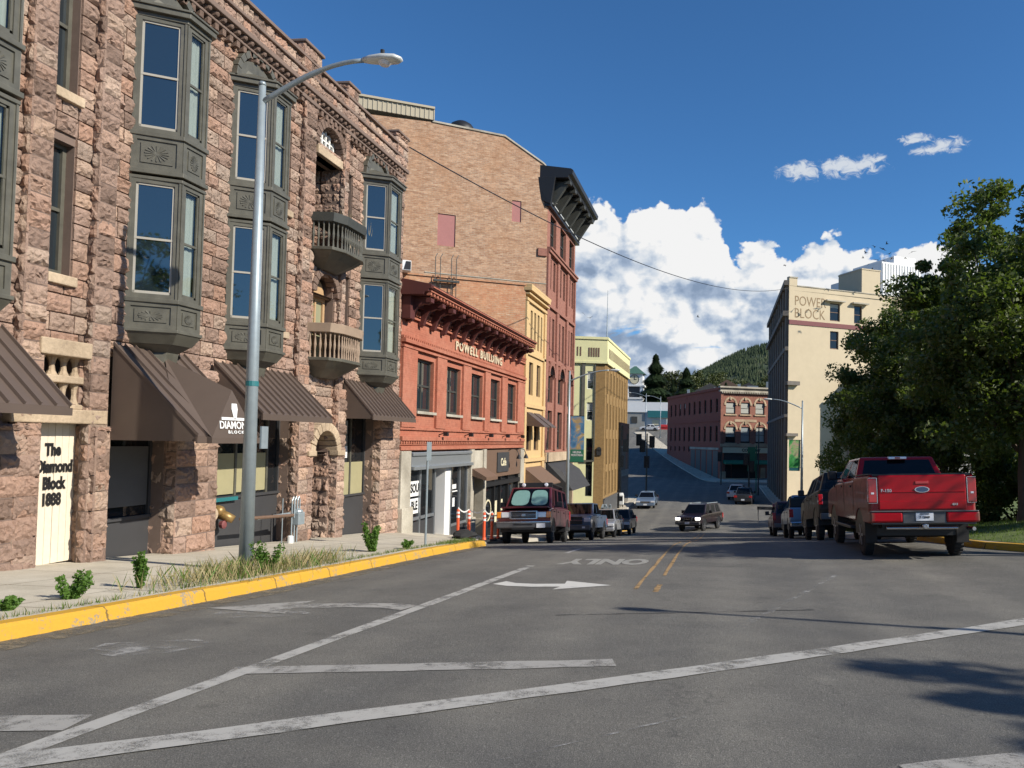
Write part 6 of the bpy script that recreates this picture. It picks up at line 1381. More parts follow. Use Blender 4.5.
# --- SUV driving up the street
L=4.75; hd=180-20; V,d=vehicle('suv','near-black off-road wagon with lit headlights driving up the middle of the street','suv',-1.35,56.6,hd,'paint_wine',L,1.9,1.86,
 [(-2.37,.85),(-2.36,1.15),(-2.25,1.2),(1.05,1.16),(2.1,1.08),(2.34,.95)],.56,(-1.4,1.45),.39,(-2.25,1.25,-2.05,.5),1.18,wins=(.33,.66),ra=.49)
std_front(V,d,(.80,.98),.34,(.74,1.0),.36,'bumper_grey',(.48,.7))
for sx in (-1,1): part(V,'grille_bar','chrome',[((sx*.22,2.39,.76),(sx*.34,2.41,1.0))],.005)
part(V,'roof_rack','steel_galv',[((-.7,-1.9,1.88),(-.65,.3,1.93)),((.65,-1.9,1.88),(.7,.3,1.93)),((-.7,-.2,1.9),(.7,-.15,1.93))],.005); std_rear(V,d,'x')
for hl in [o for o in V.children if o.name.startswith('headlight')]:
    hl.data.materials[0]=MAT['lamp_lit'] if 'lamp_lit' in MAT else hl.data.materials[0]
# --- far cars
def sedan(name,label,x,y,head,paint,grp=None,H=1.46,kind='car'):
    L=4.6; V,d=vehicle(name,label,kind,x,y,head,paint,L,1.8,H,[(-2.3,.7),(-2.28,.98),(-1.7,1.02),(1.0,.98),(1.95,.86),(2.27,.7)],.36,(-1.4,1.4),.33,(-1.75,1.15,-1.0,.3),.98,wins=(.5,),group=grp)
    std_front(V,d,(.6,.76),.36,(.5,.7),.4,paint,(.3,.52)); std_rear(V,d,'x',(.7,.9),.3,paint,True,(.36,.6)); return V
sedan('parked_car','grey sedan in the shade at the left kerb beyond the junction',-7.0,75.5,180,'paint_steel')
sedan('parked_car','white car half hidden behind the dark one near the brick corner building',2.0,86,-8,'paint_white',H=1.6)
sedan('parked_car','dark wagon in the shade in front of the white car, near the brick corner building',2.6,80.5,-6,'paint_dark',H=1.65)
sedan('parked_car','dark car parked at the foot of the hill beyond the olive building',-16,106,200,'paint_dark')
sedan('parked_car','white car standing in front of the low shop on top of the hill',-16.8,183,90,'paint_white')
# ------------------------------------------------------------------ street furniture
SLG='street lamps'
def lamp(x,y,h,arm,adir,label,r=.085,name='street_lamp',z=None,curve=.55,drop=.55):
    z=G(x,y)+.15 if z is None else z; T=thing(name,label,'street lamp',(x,y,z),group=SLG)
    mb=MB(); lean=.0; mb.tube([(x,y,z-.05),(x,y,z+.02)],[r*2.2,r*2.2],12); mb.tube([(x,y,z),(x,y,z+h*.5),(x,y,z+h)],[r*1.25,r,r*.62],14); mb.tube([(x,y,z+h),(x,y,z+h+.06)],[r*.75,r*.5],10); mb.build('pole','steel_galv',T,smooth=True)
    a=Vector(adir).normalized(); P=[]
    for k in range(11):
        t=k/10; P.append((x+a.x*arm*t,y+a.y*arm*t,z+h-drop+curve*1.35*math.sin(t*math.pi/2)**1.0))
    mb=MB(); mb.tube(P,[r*.5]*6+[r*.42]*5,8); mb.build('arm','steel_galv',T,smooth=True)
    e=Vector(P[-1]); mb=MB(); cs=[]
    F=Matrix(((a.x,-a.y,0,e.x),(a.y,a.x,0,e.y),(0,0,1,e.z),(0,0,0,1))); mb=MB(F)
    prof=[(-.02,.05,.045),(.1,.10,.07),(.3,.14,.085),(.52,.13,.07),(.62,.06,.03)]
    vs=[];n=12
    for u,w,hh in prof:
        for k in range(n): q=2*math.pi*k/n; vs.append((u,math.cos(q)*w,math.sin(q)*hh*(1.0 if math.sin(q)>0 else .7)))
    fs=[(i*n+k,i*n+(k+1)%n,(i+1)*n+(k+1)%n,(i+1)*n+k) for i in range(len(prof)-1) for k in range(n)]+[tuple(range(n))[::-1],tuple(range((len(prof)-1)*n,len(prof)*n))]
    mb.add(vs,fs); hd=mb.build('lamp_head','pale_steel',T,smooth=True)
    mb=MB(F); mb.tube([(.3,0,.08),(.3,0,.16)],.035,8); mb.build('photocell','black_paint',hd); mb=MB(F); mb.lathe((.34,0,-.095),[(0,.07),(.05,.11)],12,'z'); mb.build('lens','lamp_clear',hd)
    return T
T=lamp(-7.48,11.62,7.75,1.72,(1,0),'tall grey steel street lamp standing on the left kerb in front of the stone building',r=.088,curve=.47,drop=.28,z=-2.07)
mb=MB(); mb.tube([(-7.48,11.62,.78),(-7.48,11.62,.86)],.10,14); mb.build('pole_band','teal_trim',T)
mb=MB(); mb.box((-7.38,11.72,-.22),(-7.35,11.90,.14)); mb.build('sign_plate','steel_galv',T)
lamp(11.6,6.35,6.1,2.6,(-1,.2),'street lamp by the park, its shadow reaching across the near road',r=.1,curve=.6)
T=lamp(-8.85,44.5,9.6,2.35,(1,.1),'street lamp with a blue and green banner beyond the maroon van',r=.09,curve=.5)
zb_=G(-8.85,44.5)+.15
def bannermat(n,stops,sc):
    m,nt,b=newmat(n); P=pos(nt); f=noise(nt,P,sc,4,.6,.8); ln(nt,ramp(nt,f,stops),b.inputs['Base Color']); b.inputs['Roughness'].default_value=.7
bannermat('banner_sky',[(.36,(.03,.13,.27)),(.47,(.10,.24,.40)),(.53,(.45,.30,.10)),(.60,(.6,.62,.6))],1.1)
bannermat('banner_leaf',[(.36,(.03,.30,.05)),(.48,(.10,.45,.12)),(.56,(.35,.55,.2)),(.64,(.6,.45,.3))],1.6)
def banner(T,x,y,z0,z1,wd,side,mats,txt=None):
    mb=MB(); zc=z0+(z1-z0)*.27; x0=x+side*.12; x1=x+side*(.12+wd)
    mb.cur=0; mb.box((x0,y-.01,zc),(x1,y+.01,z1)); mb.cur=1; mb.box((x0,y-.012,z0),(x1,y+.012,zc)); o=mb.build('banner',mats,T,uv=False)
    mb=MB(); mb.tube([(x,y,z1+.02),(x1,y,z1+.02)],.02,6); mb.tube([(x,y,z0-.02),(x1,y,z0-.02)],.02,6); mb.build('banner_rod','black_paint',T,each=True)
    if txt:
        mb=MB()
        for k,s in enumerate(txt): textmb(mb,s,.17,((x0+x1)/2,y-.012,zc-.16-.17*k),(1,0,0),(0,0,1),(0,-1,0),.004,.8,.004)
        mb.build('banner_lettering','white_paint',o)
banner(T,-8.85,44.5,-1.25,1.42,.82,1,['banner_sky','green_cloth'],['HELENA','MONTANA'])
T=lamp(6.15,59,9.2,2.3,(-1,0),'leaning-white street lamp with a bright green leafy banner near the tan block',r=.09,curve=.5)
banner(T,6.15,59,-1.75,.3,.85,-1,['banner_leaf','banner_leaf'])
mb=MB(); mb.box((5.2,58.985,-2.0),(6.0,59.015,-1.78)); mb.build('banner_strip','teal_trim',T)
lamp(-14.5,150,11.5,3.0,(-1,0),'distant street lamp on the hill road left of the brick corner building',r=.1)
lamp(-13.2,170,9,2.5,(-1,0),'farthest street lamp near the low shop',r=.1)
# signals
def signal(x,y,h,label,heads,arms=()):
    z=G(x,y)+.1; T=thing('traffic_signal',label,'traffic signal',(x,y,z),group='traffic signals')
    mb=MB(); mb.tube([(x,y,z),(x,y,z+h)],[.1,.07],10); mb.build('pole','bronze_dark',T)
    for dx,dz in heads:
        mb=MB(); mb.box((x+dx-.2,y-.25,z+dz-.55),(x+dx+.2,y+.1,z+dz+.55)); mb.box((x+dx-.3,y+.02,z+dz-.65),(x+dx+.3,y+.05,z+dz+.65)); mb.tube([(x,y,z+dz),(x+dx,y,z+dz)],.03,6); hd=mb.build('signal_head','black_paint',T)
        mb=MB()
        for k in range(3): mb.lathe((x+dx,y-.34,z+dz-.35+k*.35),[(0,.13),(.09,.13)],12,'y')
        mb.build('visor','black_paint',hd)
    return T
signal(-7.95,84,7.0,'dark traffic signal on the left corner of the junction with a cluster of heads',[(-.5,5.6),(.55,6.1),(0,3.9),(-.9,6.3)])
signal(3.3,88,5.0,'dark traffic signal in front of the green awning on the right of the junction',[(-.35,4.2),(.3,3.4)])
signal(.2,108,4.6,'small traffic signal at the foot of the brick corner building',[(-.2,3.9)])
mb=MB(); mb.tube([(4.55,92,G(4.5,92)),(4.55,92,2.6)],[.09,.06],8); T=mb.build('utility_pole','bronze_dark'); tag(T,'thin dark pole standing before the brick corner building windows','pole')
mb=MB(); mb.box((3.2,90.0,-3.2),(4.1,90.05,-.4)); mb.tube([(4.2,90,-6),(4.2,90,-.2)],.06,6); T=mb.build('street_banner','green_cloth'); tag(T,'dark green hanging banner in front of the brick corner building','banner')
# parking sign poles
def signpole(x,y,h,label,plate=(.3,.45),edge=True,zz=None,m='steel_galv'):
    z=ZB(y) if zz is None else zz; T=thing('parking_sign',label,'sign',(x,y,z)); mb=MB(); mb.tube([(x,y,z),(x,y,z+h)],.028,8); mb.build('pole','steel_galv',T)
    mb=MB(); 
    if edge: mb.box((x+.03,y-.15,z+h-plate[1]),(x+.036,y+.15,z+h))
    else: mb.box((x-plate[0]/2,y-.04,z+h-plate[1]),(x+plate[0]/2,y-.03,z+h))
    mb.build('sign_plate',m,T,bevel=.002); return T
signpole(-6.98,17.9,2.5,'thin galvanised sign post on the left pavement before the orange brick shop',zz=G(-6.98,17.9)+.15)
signpole(5.75,50,2.3,'small square sign on a post at the right kerb beyond the dark red wagon',(.55,.6),False,G(5.7,50)+.15,'steel_galv')
# twin-headed parking meter
mtr=thing('parking_meter','twin-headed grey parking meter rising behind the silver wagon','parking meter',(-8.8,61,G(-8.3,60.5)+.2)); zz=G(-8.3,60.5)+.2
x_,y_=-8.75,60.3
mb=MB(); mb.tube([(x_,y_,zz),(x_,y_,zz+1.15)],.035,8); mb.tube([(x_-.2,y_,zz+1.15),(x_+.2,y_,zz+1.15)],.03,6); mb.build('post','steel_galv',mtr)
for sx in (-1,1): mb=MB(); mb.box((x_+sx*.2-.1,y_-.08,zz+1.15),(x_+sx*.2+.1,y_+.08,zz+1.45)); mb.lathe((x_+sx*.2,y_-.08,zz+1.45),[(0,.1),(.16,.1)],12,'y'); mb.build('meter_head','steel_galv',mtr,bevel=.01)
for k,(x_,y_,lab) in enumerate(((-9.4,57.5,'grey kerbside box on the pavement beside the olive building'),(-9.35,62.6,'pale kerbside box at the corner of the olive building'),(-9.3,73,'white newspaper box in the shade of the olive building'))):
    zz=G(x_,y_)+.2; T=thing('news_box',lab,'newspaper box',(x_,y_,zz)); mb=MB(); mb.box((x_-.25,y_-.25,zz+.25),(x_+.25,y_+.2,zz+1.15)); mb.hexa([(x_-.22,y_-.22,zz+1.15),(x_+.22,y_-.22,zz+1.15),(x_+.22,y_+.2,zz+1.15),(x_-.22,y_+.2,zz+1.15)],[(x_-.18,y_,zz+1.35),(x_+.18,y_,zz+1.35),(x_+.18,y_+.18,zz+1.35),(x_-.18,y_+.18,zz+1.35)]); mb.build('cabinet',['charcoal_panel','steel_galv','sash_white'][k],T,bevel=.02); mb=MB()
    for a in (-.2,.15):
        for b in (-.2,.15): mb.box((x_+a,y_+b,zz),(x_+a+.05,y_+b+.05,zz+.25))
    mb.build('leg','black_paint',T); mb=MB(); mb.box((x_-.18,y_-.262,zz+.6),(x_+.18,y_-.252,zz+1.05)); mb.build('window','dark_glass',T)
# delineator posts with rubber feet
DP=[(-9.06,26.2,'nearest orange delineator post with a thick black foot, closest to the shop window'),(-9.0,27.2,'second orange delineator post, tape tied round its top'),(-8.35,26.95,'orange delineator post standing nearest the kerb'),(-8.5,28.4,'orange delineator post just left of the maroon van'),(-8.75,30.1,'farthest orange delineator post, half behind the maroon van')]
for x_,y_,lab in DP:
    t=(x_+8.6)/(XB+8.6); zz=(G(-8.6,y_)+.15)*(1-t)+ZB(y_)*t; T=thing('delineator_post',lab,'traffic post',(x_,y_,zz),group='orange delineator posts')
    mb=MB(); mb.lathe((x_,y_,zz),[(0,.055),(.9,.05),(.98,.052),(1.02,.03)],12,'z'); mb.lathe((x_,y_,zz+.03),[(0,.09),(.1,.06)],12,'z'); mb.build('post','orange_plastic',T,smooth=False)
    mb=MB(); mb.lathe((x_,y_,zz+.72),[(0,.058),(.08,.058)],12,'z'); mb.lathe((x_,y_,zz+.86),[(0,.058),(.07,.058)],12,'z'); mb.build('reflective_band','white_paint',T)
    mb=MB(); mb.hexa([(x_+math.cos(k*math.pi/4)*.24,y_+math.sin(k*math.pi/4)*.24,zz) for k in range(8)],[(x_+math.cos(k*math.pi/4)*.2,y_+math.sin(k*math.pi/4)*.2,zz+.05) for k in range(8)]); mb.build('base','rubber',T)
mb=MB()
for (a,b) in ((0,1),(1,2),(2,3),(3,4)):
    P=[]; 
    for k in range(9):
        t=k/8; x_=DP[a][0]*(1-t)+DP[b][0]*t; y_=DP[a][1]*(1-t)+DP[b][1]*t; P.append((x_,y_,ZB(y_)+.86-.12*math.sin(math.pi*t)))
    for p,q in zip(P,P[1:]): mb.quad(p,q,(q[0],q[1],q[2]+.05),(p[0],p[1],p[2]+.05))
o=mb.build('barrier_tape','sash_white',uv=False); tag(o,'pale barrier tape strung between the orange posts','tape')
mb=MB(); zz=ZB(26.2)-.02; x_,y_=-8.72,25.9
vs=[]; 
for j in range(6):
    for k in range(12): a=2*math.pi*k/12; rr=[.34,.36,.30,.2,.1,.01][j]*(1+.15*math.sin(3*a+j)); vs.append((x_+math.cos(a)*rr*1.2,y_+math.sin(a)*rr,zz-.05+[0,.06,.14,.2,.24,.25][j]))
mb.add(vs,[(j*12+k,j*12+(k+1)%12,(j+1)*12+(k+1)%12,(j+1)*12+k) for j in range(5) for k in range(12)]); o=mb.build('sandbag','rubber'); tag(o,'black sandbag lying on the pavement at the foot of the orange posts','sandbag')
rc=thing('barricade','low dark barricade frame with an orange leg on the right of the junction','barricade',(4.6,62,G(4.6,62)+.15)); zz=G(4.6,62)+.1
mb=MB(); mb.box((3.0,62,zz+.85),(5.2,62.05,zz+1.1)); mb.box((3.05,62,zz+.4),(3.12,62.05,zz+1.1)); mb.tube([(3.1,61.8,zz),(3.1,62.1,zz+1.1)],.03,6); mb.build('rail','charcoal_panel',rc); mb=MB(); mb.tube([(4.7,61.6,zz),(4.7,62.1,zz+1.1)],.05,6); mb.tube([(4.9,62.6,zz),(4.7,62.1,zz+1.1)],.05,6); mb.build('leg','orange_plastic',rc)
# overhead cable
P=[]; A=Vector((X0+.1,24.1,9.55)); B=Vector((6.7,78,15.7))
for k in range(41): t=k/40; p=A.lerp(B,t); p.z-=4*1.9*t*(1-t); P.append(tuple(p))
mb=MB(); mb.tube(P,.022,5); o=mb.build('overhead_cable','black_paint',uv=False); tag(o,'long sagging cable strung from the stone building to the tan block','cable')
P=[]; A=Vector((6.7,80,14.6)); B=Vector((X0+1,100,16))
# birds
rg=random.Random(12)
def birdmesh(i,ph):
    mb=MB(); c=math.cos(ph)*.5; b=[(0,.17,0),(.05,.05,.03),(.035,-.1,.02),(0,-.2,0),(-.035,-.1,.02),(-.05,.05,.03),(0,.03,-.04)]
    mb.add(b,[(0,1,6),(1,2,6),(2,3,6),(3,4,6),(4,5,6),(5,0,6),(0,5,1),(1,5,4,2),(2,4,3)])
    for s in (-1,1): mb.add([(s*.03,.07,.02),(s*.03,-.06,.02),(s*.2,.0,.02+.13*math.sin(ph)),(s*.22,.09,.02+.13*math.sin(ph)),(s*.40,-.02,.02+.2*math.sin(ph*1.3))],[(0,1,2,3),(3,2,4)])
    return mb
BP=[(868,248),(875,247),(883,249),(889,254),(878,260),(884,261),(869,264),(872,270),(863,258),(892,258),(887,244),(866,253),(905,258),(912,252),(785,265),(698,317),(590,318),(583,313),(930,262)]
co_=math.cos(R(5.963)); 
def raydir(px,py):
    dx,dy=px-640,py-415; c,s=math.cos(R(1.0)),math.sin(R(1.0)); a,b=dx*c+dy*s,-dx*s+dy*c
    v=M.to_3x3()@Vector((dx,-dy,-770.)); return v
WHERE=['above the small penthouse','over the white rooftop block','high in the flock over the tan block','low in the flock over the tan block']
for i,(px,py) in enumerate(BP):
    v=raydir(px,py); D=rg.uniform(75,100) if i not in (14,15,16,17) else 60
    p=v*(D/v.y); T=birdmesh(i,rg.uniform(-1.2,1.4)); o=T.build('bird','bird_dark',uv=False); o.location=p; o.rotation_euler=(rg.uniform(-.3,.3),rg.uniform(-.4,.4),rg.uniform(0,6.28)); s=rg.uniform(.8,1.25) if i<14 or i==18 else .75; o.scale=(s,s,s)
    lab={14:'lone dark bird flying left of the tan block against the cloud',15:'single small bird high over the middle of the street',16:'single bird flying just right of the red block',17:'single bird flying above its neighbour right of the red block'}.get(i)
    if lab: tag(o,lab,'bird')
    else: tag(o,'small dark bird in the flock wheeling above the tan block rooftops','bird','flock above the tan block')

# ------------------------------------------------------------------ vegetation
def leafcloud(centers,radii,n,size,rg_,flat=.0,aspect=.55,up=.35):
    """many small leaf faces scattered through clusters; returns verts, faces arrays"""
    C=np.asarray(centers); K=len(C); idx=rg_.integers(0,K,n); rr=np.asarray(radii)[idx]
    d=rg_.normal(size=(n,3)); d/=np.linalg.norm(d,axis=1)[:,None]; rad=rr*rg_.random(n)**.45; P=C[idx]+d*rad[:,None]*np.array([1,1,.75])
    nrm=rg_.normal(size=(n,3)); nrm[:,2]+=up*2; nrm/=np.linalg.norm(nrm,axis=1)[:,None]
    t=rg_.normal(size=(n,3)); t-=nrm*(t*nrm).sum(1)[:,None]; t/=np.linalg.norm(t,axis=1)[:,None]; b=np.cross(nrm,t)
    s=size*rg_.uniform(.5,1.5,n)[:,None]; 
    v=np.stack([P-t*s*.5,P+b*s*aspect*.5,P+t*s*.5+nrm*s*.12,P-b*s*aspect*.5],1).reshape(-1,3)
    return v,np.arange(n*4).reshape(-1,4)
def fastmesh(name,v,f,mats,parent,mi=None):
    me=bpy.data.meshes.new(name); o_=WP[parent.name] if parent is not None else (0,0,0); v=v-np.array(o_)
    me.vertices.add(len(v)); me.vertices.foreach_set('co',v.ravel()); me.loops.add(f.size); me.loops.foreach_set('vertex_index',f.ravel()); me.polygons.add(len(f)); me.polygons.foreach_set('loop_start',np.arange(len(f))*f.shape[1]); me.polygons.foreach_set('loop_total',np.full(len(f),f.shape[1]))
    for m_ in mats: me.materials.append(MAT[m_])
    if mi is not None: me.polygons.foreach_set('material_index',mi)
    me.update(calc_edges=True); ob=bpy.data.objects.new(name,me); COL.objects.link(ob)
    if parent is not None: ob.parent=parent
    return ob
def tree(label,x,y,h,crown,n=30000,leaf=.15,seed=0,mats=('leaf_green','leaf_pale'),trunk_r=.22,z=None,lean=(0,0),name='tree',group='broad-leaved trees of the park',cl=150,crad=(.32,.85),limbs=9):
    """crown: list of ellipsoids (cx,cy,cz,rx,ry,rz) relative to the base"""
    rg_=np.random.default_rng(seed); rp=random.Random(seed); z=G(x,y)+.1 if z is None else z
    T=thing(name,label,'tree',(x,y,z),group=group); B=np.array([x,y,z])
    cs=[];rs=[]
    vol=np.array([c[3]*c[4]*c[5] for c in crown]); pr=vol/vol.sum()
    while len(cs)<cl:
        c=crown[rg_.choice(len(crown),p=pr)]; d=rg_.normal(size=3); d/=np.linalg.norm(d); rr=rg_.random()**.38*rg_.uniform(.82,1.1)
        cs.append(B+np.array(c[:3])+d*rr*np.array(c[3:])); rs.append(rg_.uniform(*crad))
    v,f=leafcloud(cs,rs,n,leaf,rg_); mi=(rg_.random(len(f))<.33).astype(int); fastmesh('crown',v,f,mats,T,mi)
    mb=MB(); H=h*.62; pts=[]
    for k in range(7): t=k/6; pts.append((x+lean[0]*t+rp.uniform(-.08,.08),y+lean[1]*t+rp.uniform(-.08,.08),z-.3+(H+.3)*t))
    mb.tube(pts,[trunk_r*(1.25-.95*k/6) for k in range(7)],10)
    tg=rp.sample(range(len(cs)),min(limbs*4,len(cs)))
    for j in range(limbs):
        t=.28+.62*j/limbs; i=t*6; i0=int(i); s=Vector(pts[i0]).lerp(Vector(pts[min(6,i0+1)]),i-i0); e=Vector(cs[tg[j]]); mid=s.lerp(e,.5)+Vector((0,0,-.15*(e-s).length+.3)); q=[s,s.lerp(mid,.6),mid,mid.lerp(e,.5)+Vector((0,0,.15)),e]; r0=trunk_r*(.55-.3*t)
        mb.tube([tuple(a) for a in q],[r0,r0*.8,r0*.6,r0*.38,r0*.15],6)
        for m_ in range(3):
            e2=Vector(cs[tg[(limbs+j*3+m_)%len(tg)]])
            if (e2-mid).length<4: mb.tube([tuple(mid),tuple(mid.lerp(e2,.5)+Vector((0,0,.1))),tuple(e2)],[r0*.35,r0*.25,r0*.08],5)
    mb.build('trunk','bark',T,uv=False); return T
tree('broad leafy tree filling the right edge of the picture behind the red pickup',9.4,25.0,10,[(0,0,6.0,3.3,3,3.2),(.4,0,9.0,2.7,2.5,2.3),(-1.4,.5,5.4,2.4,2.4,1.9),(2.4,0,5,2.4,2.4,2.9),(-.6,0,3.6,2.6,2.4,1.3)],60000,.16,1,trunk_r=.22,cl=270)
tree('large tree crown overhanging the right edge, nearest to the camera',12.0,15.8,11,[(0,0,8.0,2.4,2.6,3.0),(-.6,0,10.0,1.5,1.5,1.6)],18000,.14,2,trunk_r=.28,cl=100)
tree('lower spreading tree left of the big one, its boughs above the black pickup',9.3,33,9,[(-.4,0,5.4,3.3,3,2.5),(-2.1,0,4.4,2.0,2,1.9),(1.6,0,7.0,2.6,2.4,2.6),(-.2,0,9.8,2.5,2.1,2.3),(1.2,0,12.0,2.1,1.8,2.2),(-1.7,0,7.0,1.9,1.8,1.8),(0,0,3.3,2.8,2.4,1.4)],70000,.17,3,trunk_r=.2,cl=240)
tree('tree standing before the tan block, its leaves crossing the painted windows',10.6,46,10,[(-1.4,0,7.2,3.2,3,2.7),(-.4,0,10.6,2.8,2.3,2.4),(1.9,0,10.6,3.6,3,4.2),(-2.9,0,4.6,2.2,1.8,2.2),(-1.9,0,8.4,2.0,1.4,1.6)],72000,.19,4,trunk_r=.24,cl=230,crad=(.5,1.0))
tree('tree behind the row of park trees, deep in shade',15.0,40,12,[(0,0,6.0,4.4,4,4.2),(0,0,10.4,3.2,3,2.8)],40000,.2,5,trunk_r=.28,cl=200,crad=(.6,1.2))
tree('dense tree at the back of the park lawn on the far right',15.5,29,11,[(0,0,5.5,3.8,3.8,4.6),(0,0,9.0,2.6,2.6,2.2)],40000,.19,6,trunk_r=.28,cl=190,crad=(.6,1.2))
tree('small tree by the pavement, low boughs beside the green banner post',8.6,52,5.2,[(.3,0,2.8,1.8,1.8,1.7),(1.6,0,4.0,1.9,1.9,1.7)],16000,.18,8,trunk_r=.12,cl=70)
tree('tree at the far end of the park behind the blue-grey pickup',13.0,58,9,[(0,0,4.5,4.2,3.4,4.2),(-2,0,2.6,2.4,2.2,2.2)],30000,.24,11,trunk_r=.2,cl=130,crad=(.6,1.2))
tree('wide unseen tree added behind the viewer to darken the window reflections',17,-19,13,[(0,0,8,5.5,5.5,4.5)],9000,.34,21,trunk_r=.3,cl=110,crad=(.7,1.4))  # this and the next two: added out of view so lower bay panes reflect dark
tree('tall unseen tree added beyond the wide one to darken the window reflections',27,-30,15,[(0,0,9,6.5,6,5.5)],9000,.38,22,trunk_r=.3,cl=110,crad=(.8,1.5))
tree('third unseen tree added behind the viewer to darken the window reflections',8,-33,14,[(0,0,9,6.5,6,5)],9000,.38,23,trunk_r=.3,cl=110,crad=(.8,1.5))
tree('park tree out of the picture whose shade touches the near road',16.0,2.2,10,[(0,0,7.0,3.0,2.9,2.3)],14000,.17,9,trunk_r=.25,cl=62,crad=(.3,.7))
tree('slender tree out of the picture on the corner of the park',13.5,20.5,8,[(0,0,4.6,2.2,2.2,3.4)],16000,.17,10,trunk_r=.15,cl=90)
# shrubs closing the view under the crowns
for i,(x_,y_,s,lab) in enumerate(((9.6,36,1.4,'dark shrub under the trees just behind the black pickup'),(12,31,1.6,'dark rounded shrub in the shade behind the red pickup'),(15.2,27,1.7,'dark shrub at the edge of the lawn on the far right'),(18.5,26,1.9,'large shrub at the right edge of the picture'),(11.5,42,1.9,'broad shrub deep in the park shade'),(16,36,2.4,'tall shrub at the back of the park'),(13.5,34.5,2.2,'dark shrub filling the gap between two park trunks'),(20,31,2.6,'tall dark shrub behind the big tree trunk on the right'))):
    z_=G(x_,y_)+.9; rg_=np.random.default_rng(50+i); T=thing('shrub',lab,'shrub',(x_,y_,z_),group='park shrubs'); cs=[(x_+rg_.uniform(-s,s)*1.3,y_+rg_.uniform(-s,s)*.6,z_+rg_.uniform(-.2,s*1.2)) for _ in range(34)]
    v,f=leafcloud(cs,[.55]*34,9000,.16,rg_); fastmesh('foliage',v,f,['leaf_green'],T); mb=MB(); 
    for c in cs[:8]: mb.tube([(x_,y_,z_-1.2),c],[.05,.015],5)
    mb.build('stem','bark',T,uv=False)
# conifers at the end of the street
def conifer(label,x,y,h,r,seed,n=5200,mat='needle_dark'):
    rg_=np.random.default_rng(seed); z=G(x,y)-.5; T=thing('conifer',label,'conifer',(x,y,z),group='conifers on the hill')
    t=rg_.random(n)**.8; R_=r*(1-t)**.85*(.75+.3*np.sin(t*34+rg_.random()*6)); a=rg_.random(n)*6.283; q=rg_.random(n)**.5; rad=R_*q
    P=np.stack([x+np.cos(a)*rad,y+np.sin(a)*rad,z+h*(.07+.93*t)-rad*.22],1); out=np.stack([np.cos(a),np.sin(a),-.35+0*a],1); side=np.stack([-np.sin(a),np.cos(a),0*a],1); s=(r*.17)*rg_.uniform(.6,1.4,n)[:,None]*(1.2-t[:,None]*.7)
    v=np.stack([P-side*s*.35,P+out*s,P+side*s*.35,P-out*s*.4+np.array([0,0,.1])],1).reshape(-1,3); fastmesh('foliage',v,np.arange(n*4).reshape(-1,4),[mat],T)
    mb=MB(); mb.tube([(x,y,z),(x,y,z+h*.95)],[r*.1,.02],7); mb.build('trunk','bark',T,uv=False); return T
conifer('tall dark spruce right of the clock tower',-17.4,205,19,7.0,1,15000); conifer('dark pointed spruce behind the brick corner building roof',-9.2,206,15.5,6.2,2,11000)
conifer('smaller spruce between the two tall ones on the hill',-13.4,216,12,3.6,3); conifer('dark spruce beyond the roofs above the brick corner building',1.5,230,12,3.6,4); conifer('broad dark conifer beside the tan block on the skyline',12.2,190,14.5,5.2,5); conifer('dark conifer overlapping the edge of the tan block',16.5,196,15.5,5.2,6)
def fartree(label,x,y,w,h,seed,m='leaf_far'):
    rg_=np.random.default_rng(seed); z=G(x,y); T=thing('tree',label,'tree',(x,y,z),group='trees on the slope'); cs=[(x+rg_.normal()*w*.38,y+rg_.normal()*w*.3,z+h*.35+rg_.random()*h*.6) for _ in range(30)]; v,f=leafcloud(cs,[w*.2]*30,5200,w*.075,rg_); fastmesh('crown',v,f,[m],T); mb=MB(); mb.tube([(x,y,z),(x,y,z+h*.6)],[.3,.1],6); mb.build('trunk','bark',T,uv=False)
for i,(x_,y_,w_,h_,lab) in enumerate(((-13,232,9,15,'pale green tree rising behind the tall spruce'),(-6,228,8,13,'rounded tree left of the roofs on the slope'),(3,255,10,14,'tree between the houses above the brick corner building'),(10,250,9,12,'bushy tree behind the grey house on the slope'),(-22,245,9,13,'tree behind the clock tower'),(-2,262,10,16,'green tree on the skyline in the middle of the street'),(18,262,10,15,'tree on the slope left of the tan block'),(6,222,7,9.5,'low tree in front of the houses'),(-9,250,9,15,'grey green tree between the spruces'))): fartree(lab,x_,y_,w_,h_,70+i)
# kerbside weeds
def weed(label,x,y,h,w,seed,m=('leaf_weed',),n=190,z=None,leaf=.042):
    rg_=np.random.default_rng(seed); rp=random.Random(seed); z=G(x,y)+.14 if z is None else z; T=thing('weed_plant',label,'plant',(x,y,z),group='leafy weeds along the left kerb'); st=[];cs=[]
    mb=MB(); 
    for k in range(7):
        a=rp.uniform(0,6.28); l=h*rp.uniform(.6,1.05); e=(x+math.cos(a)*w*rp.uniform(.2,.6),y+math.sin(a)*w*rp.uniform(.2,.6),z+l); mb.tube([(x+math.cos(a)*.03,y,z),((x+e[0])/2,(y+e[1])/2,z+l*.55),e],[.008,.006,.003],4)
        for t in np.linspace(.15,1,9): cs.append(np.array([x,y,z])*(1-t)+np.array(e)*t)
    mb.build('stem','leaf_weed',T,uv=False); v,f=leafcloud(cs,[w*.16]*len(cs),n*6,leaf,rg_,up=.2,aspect=.6); fastmesh('leaves',v,f,list(m),T)
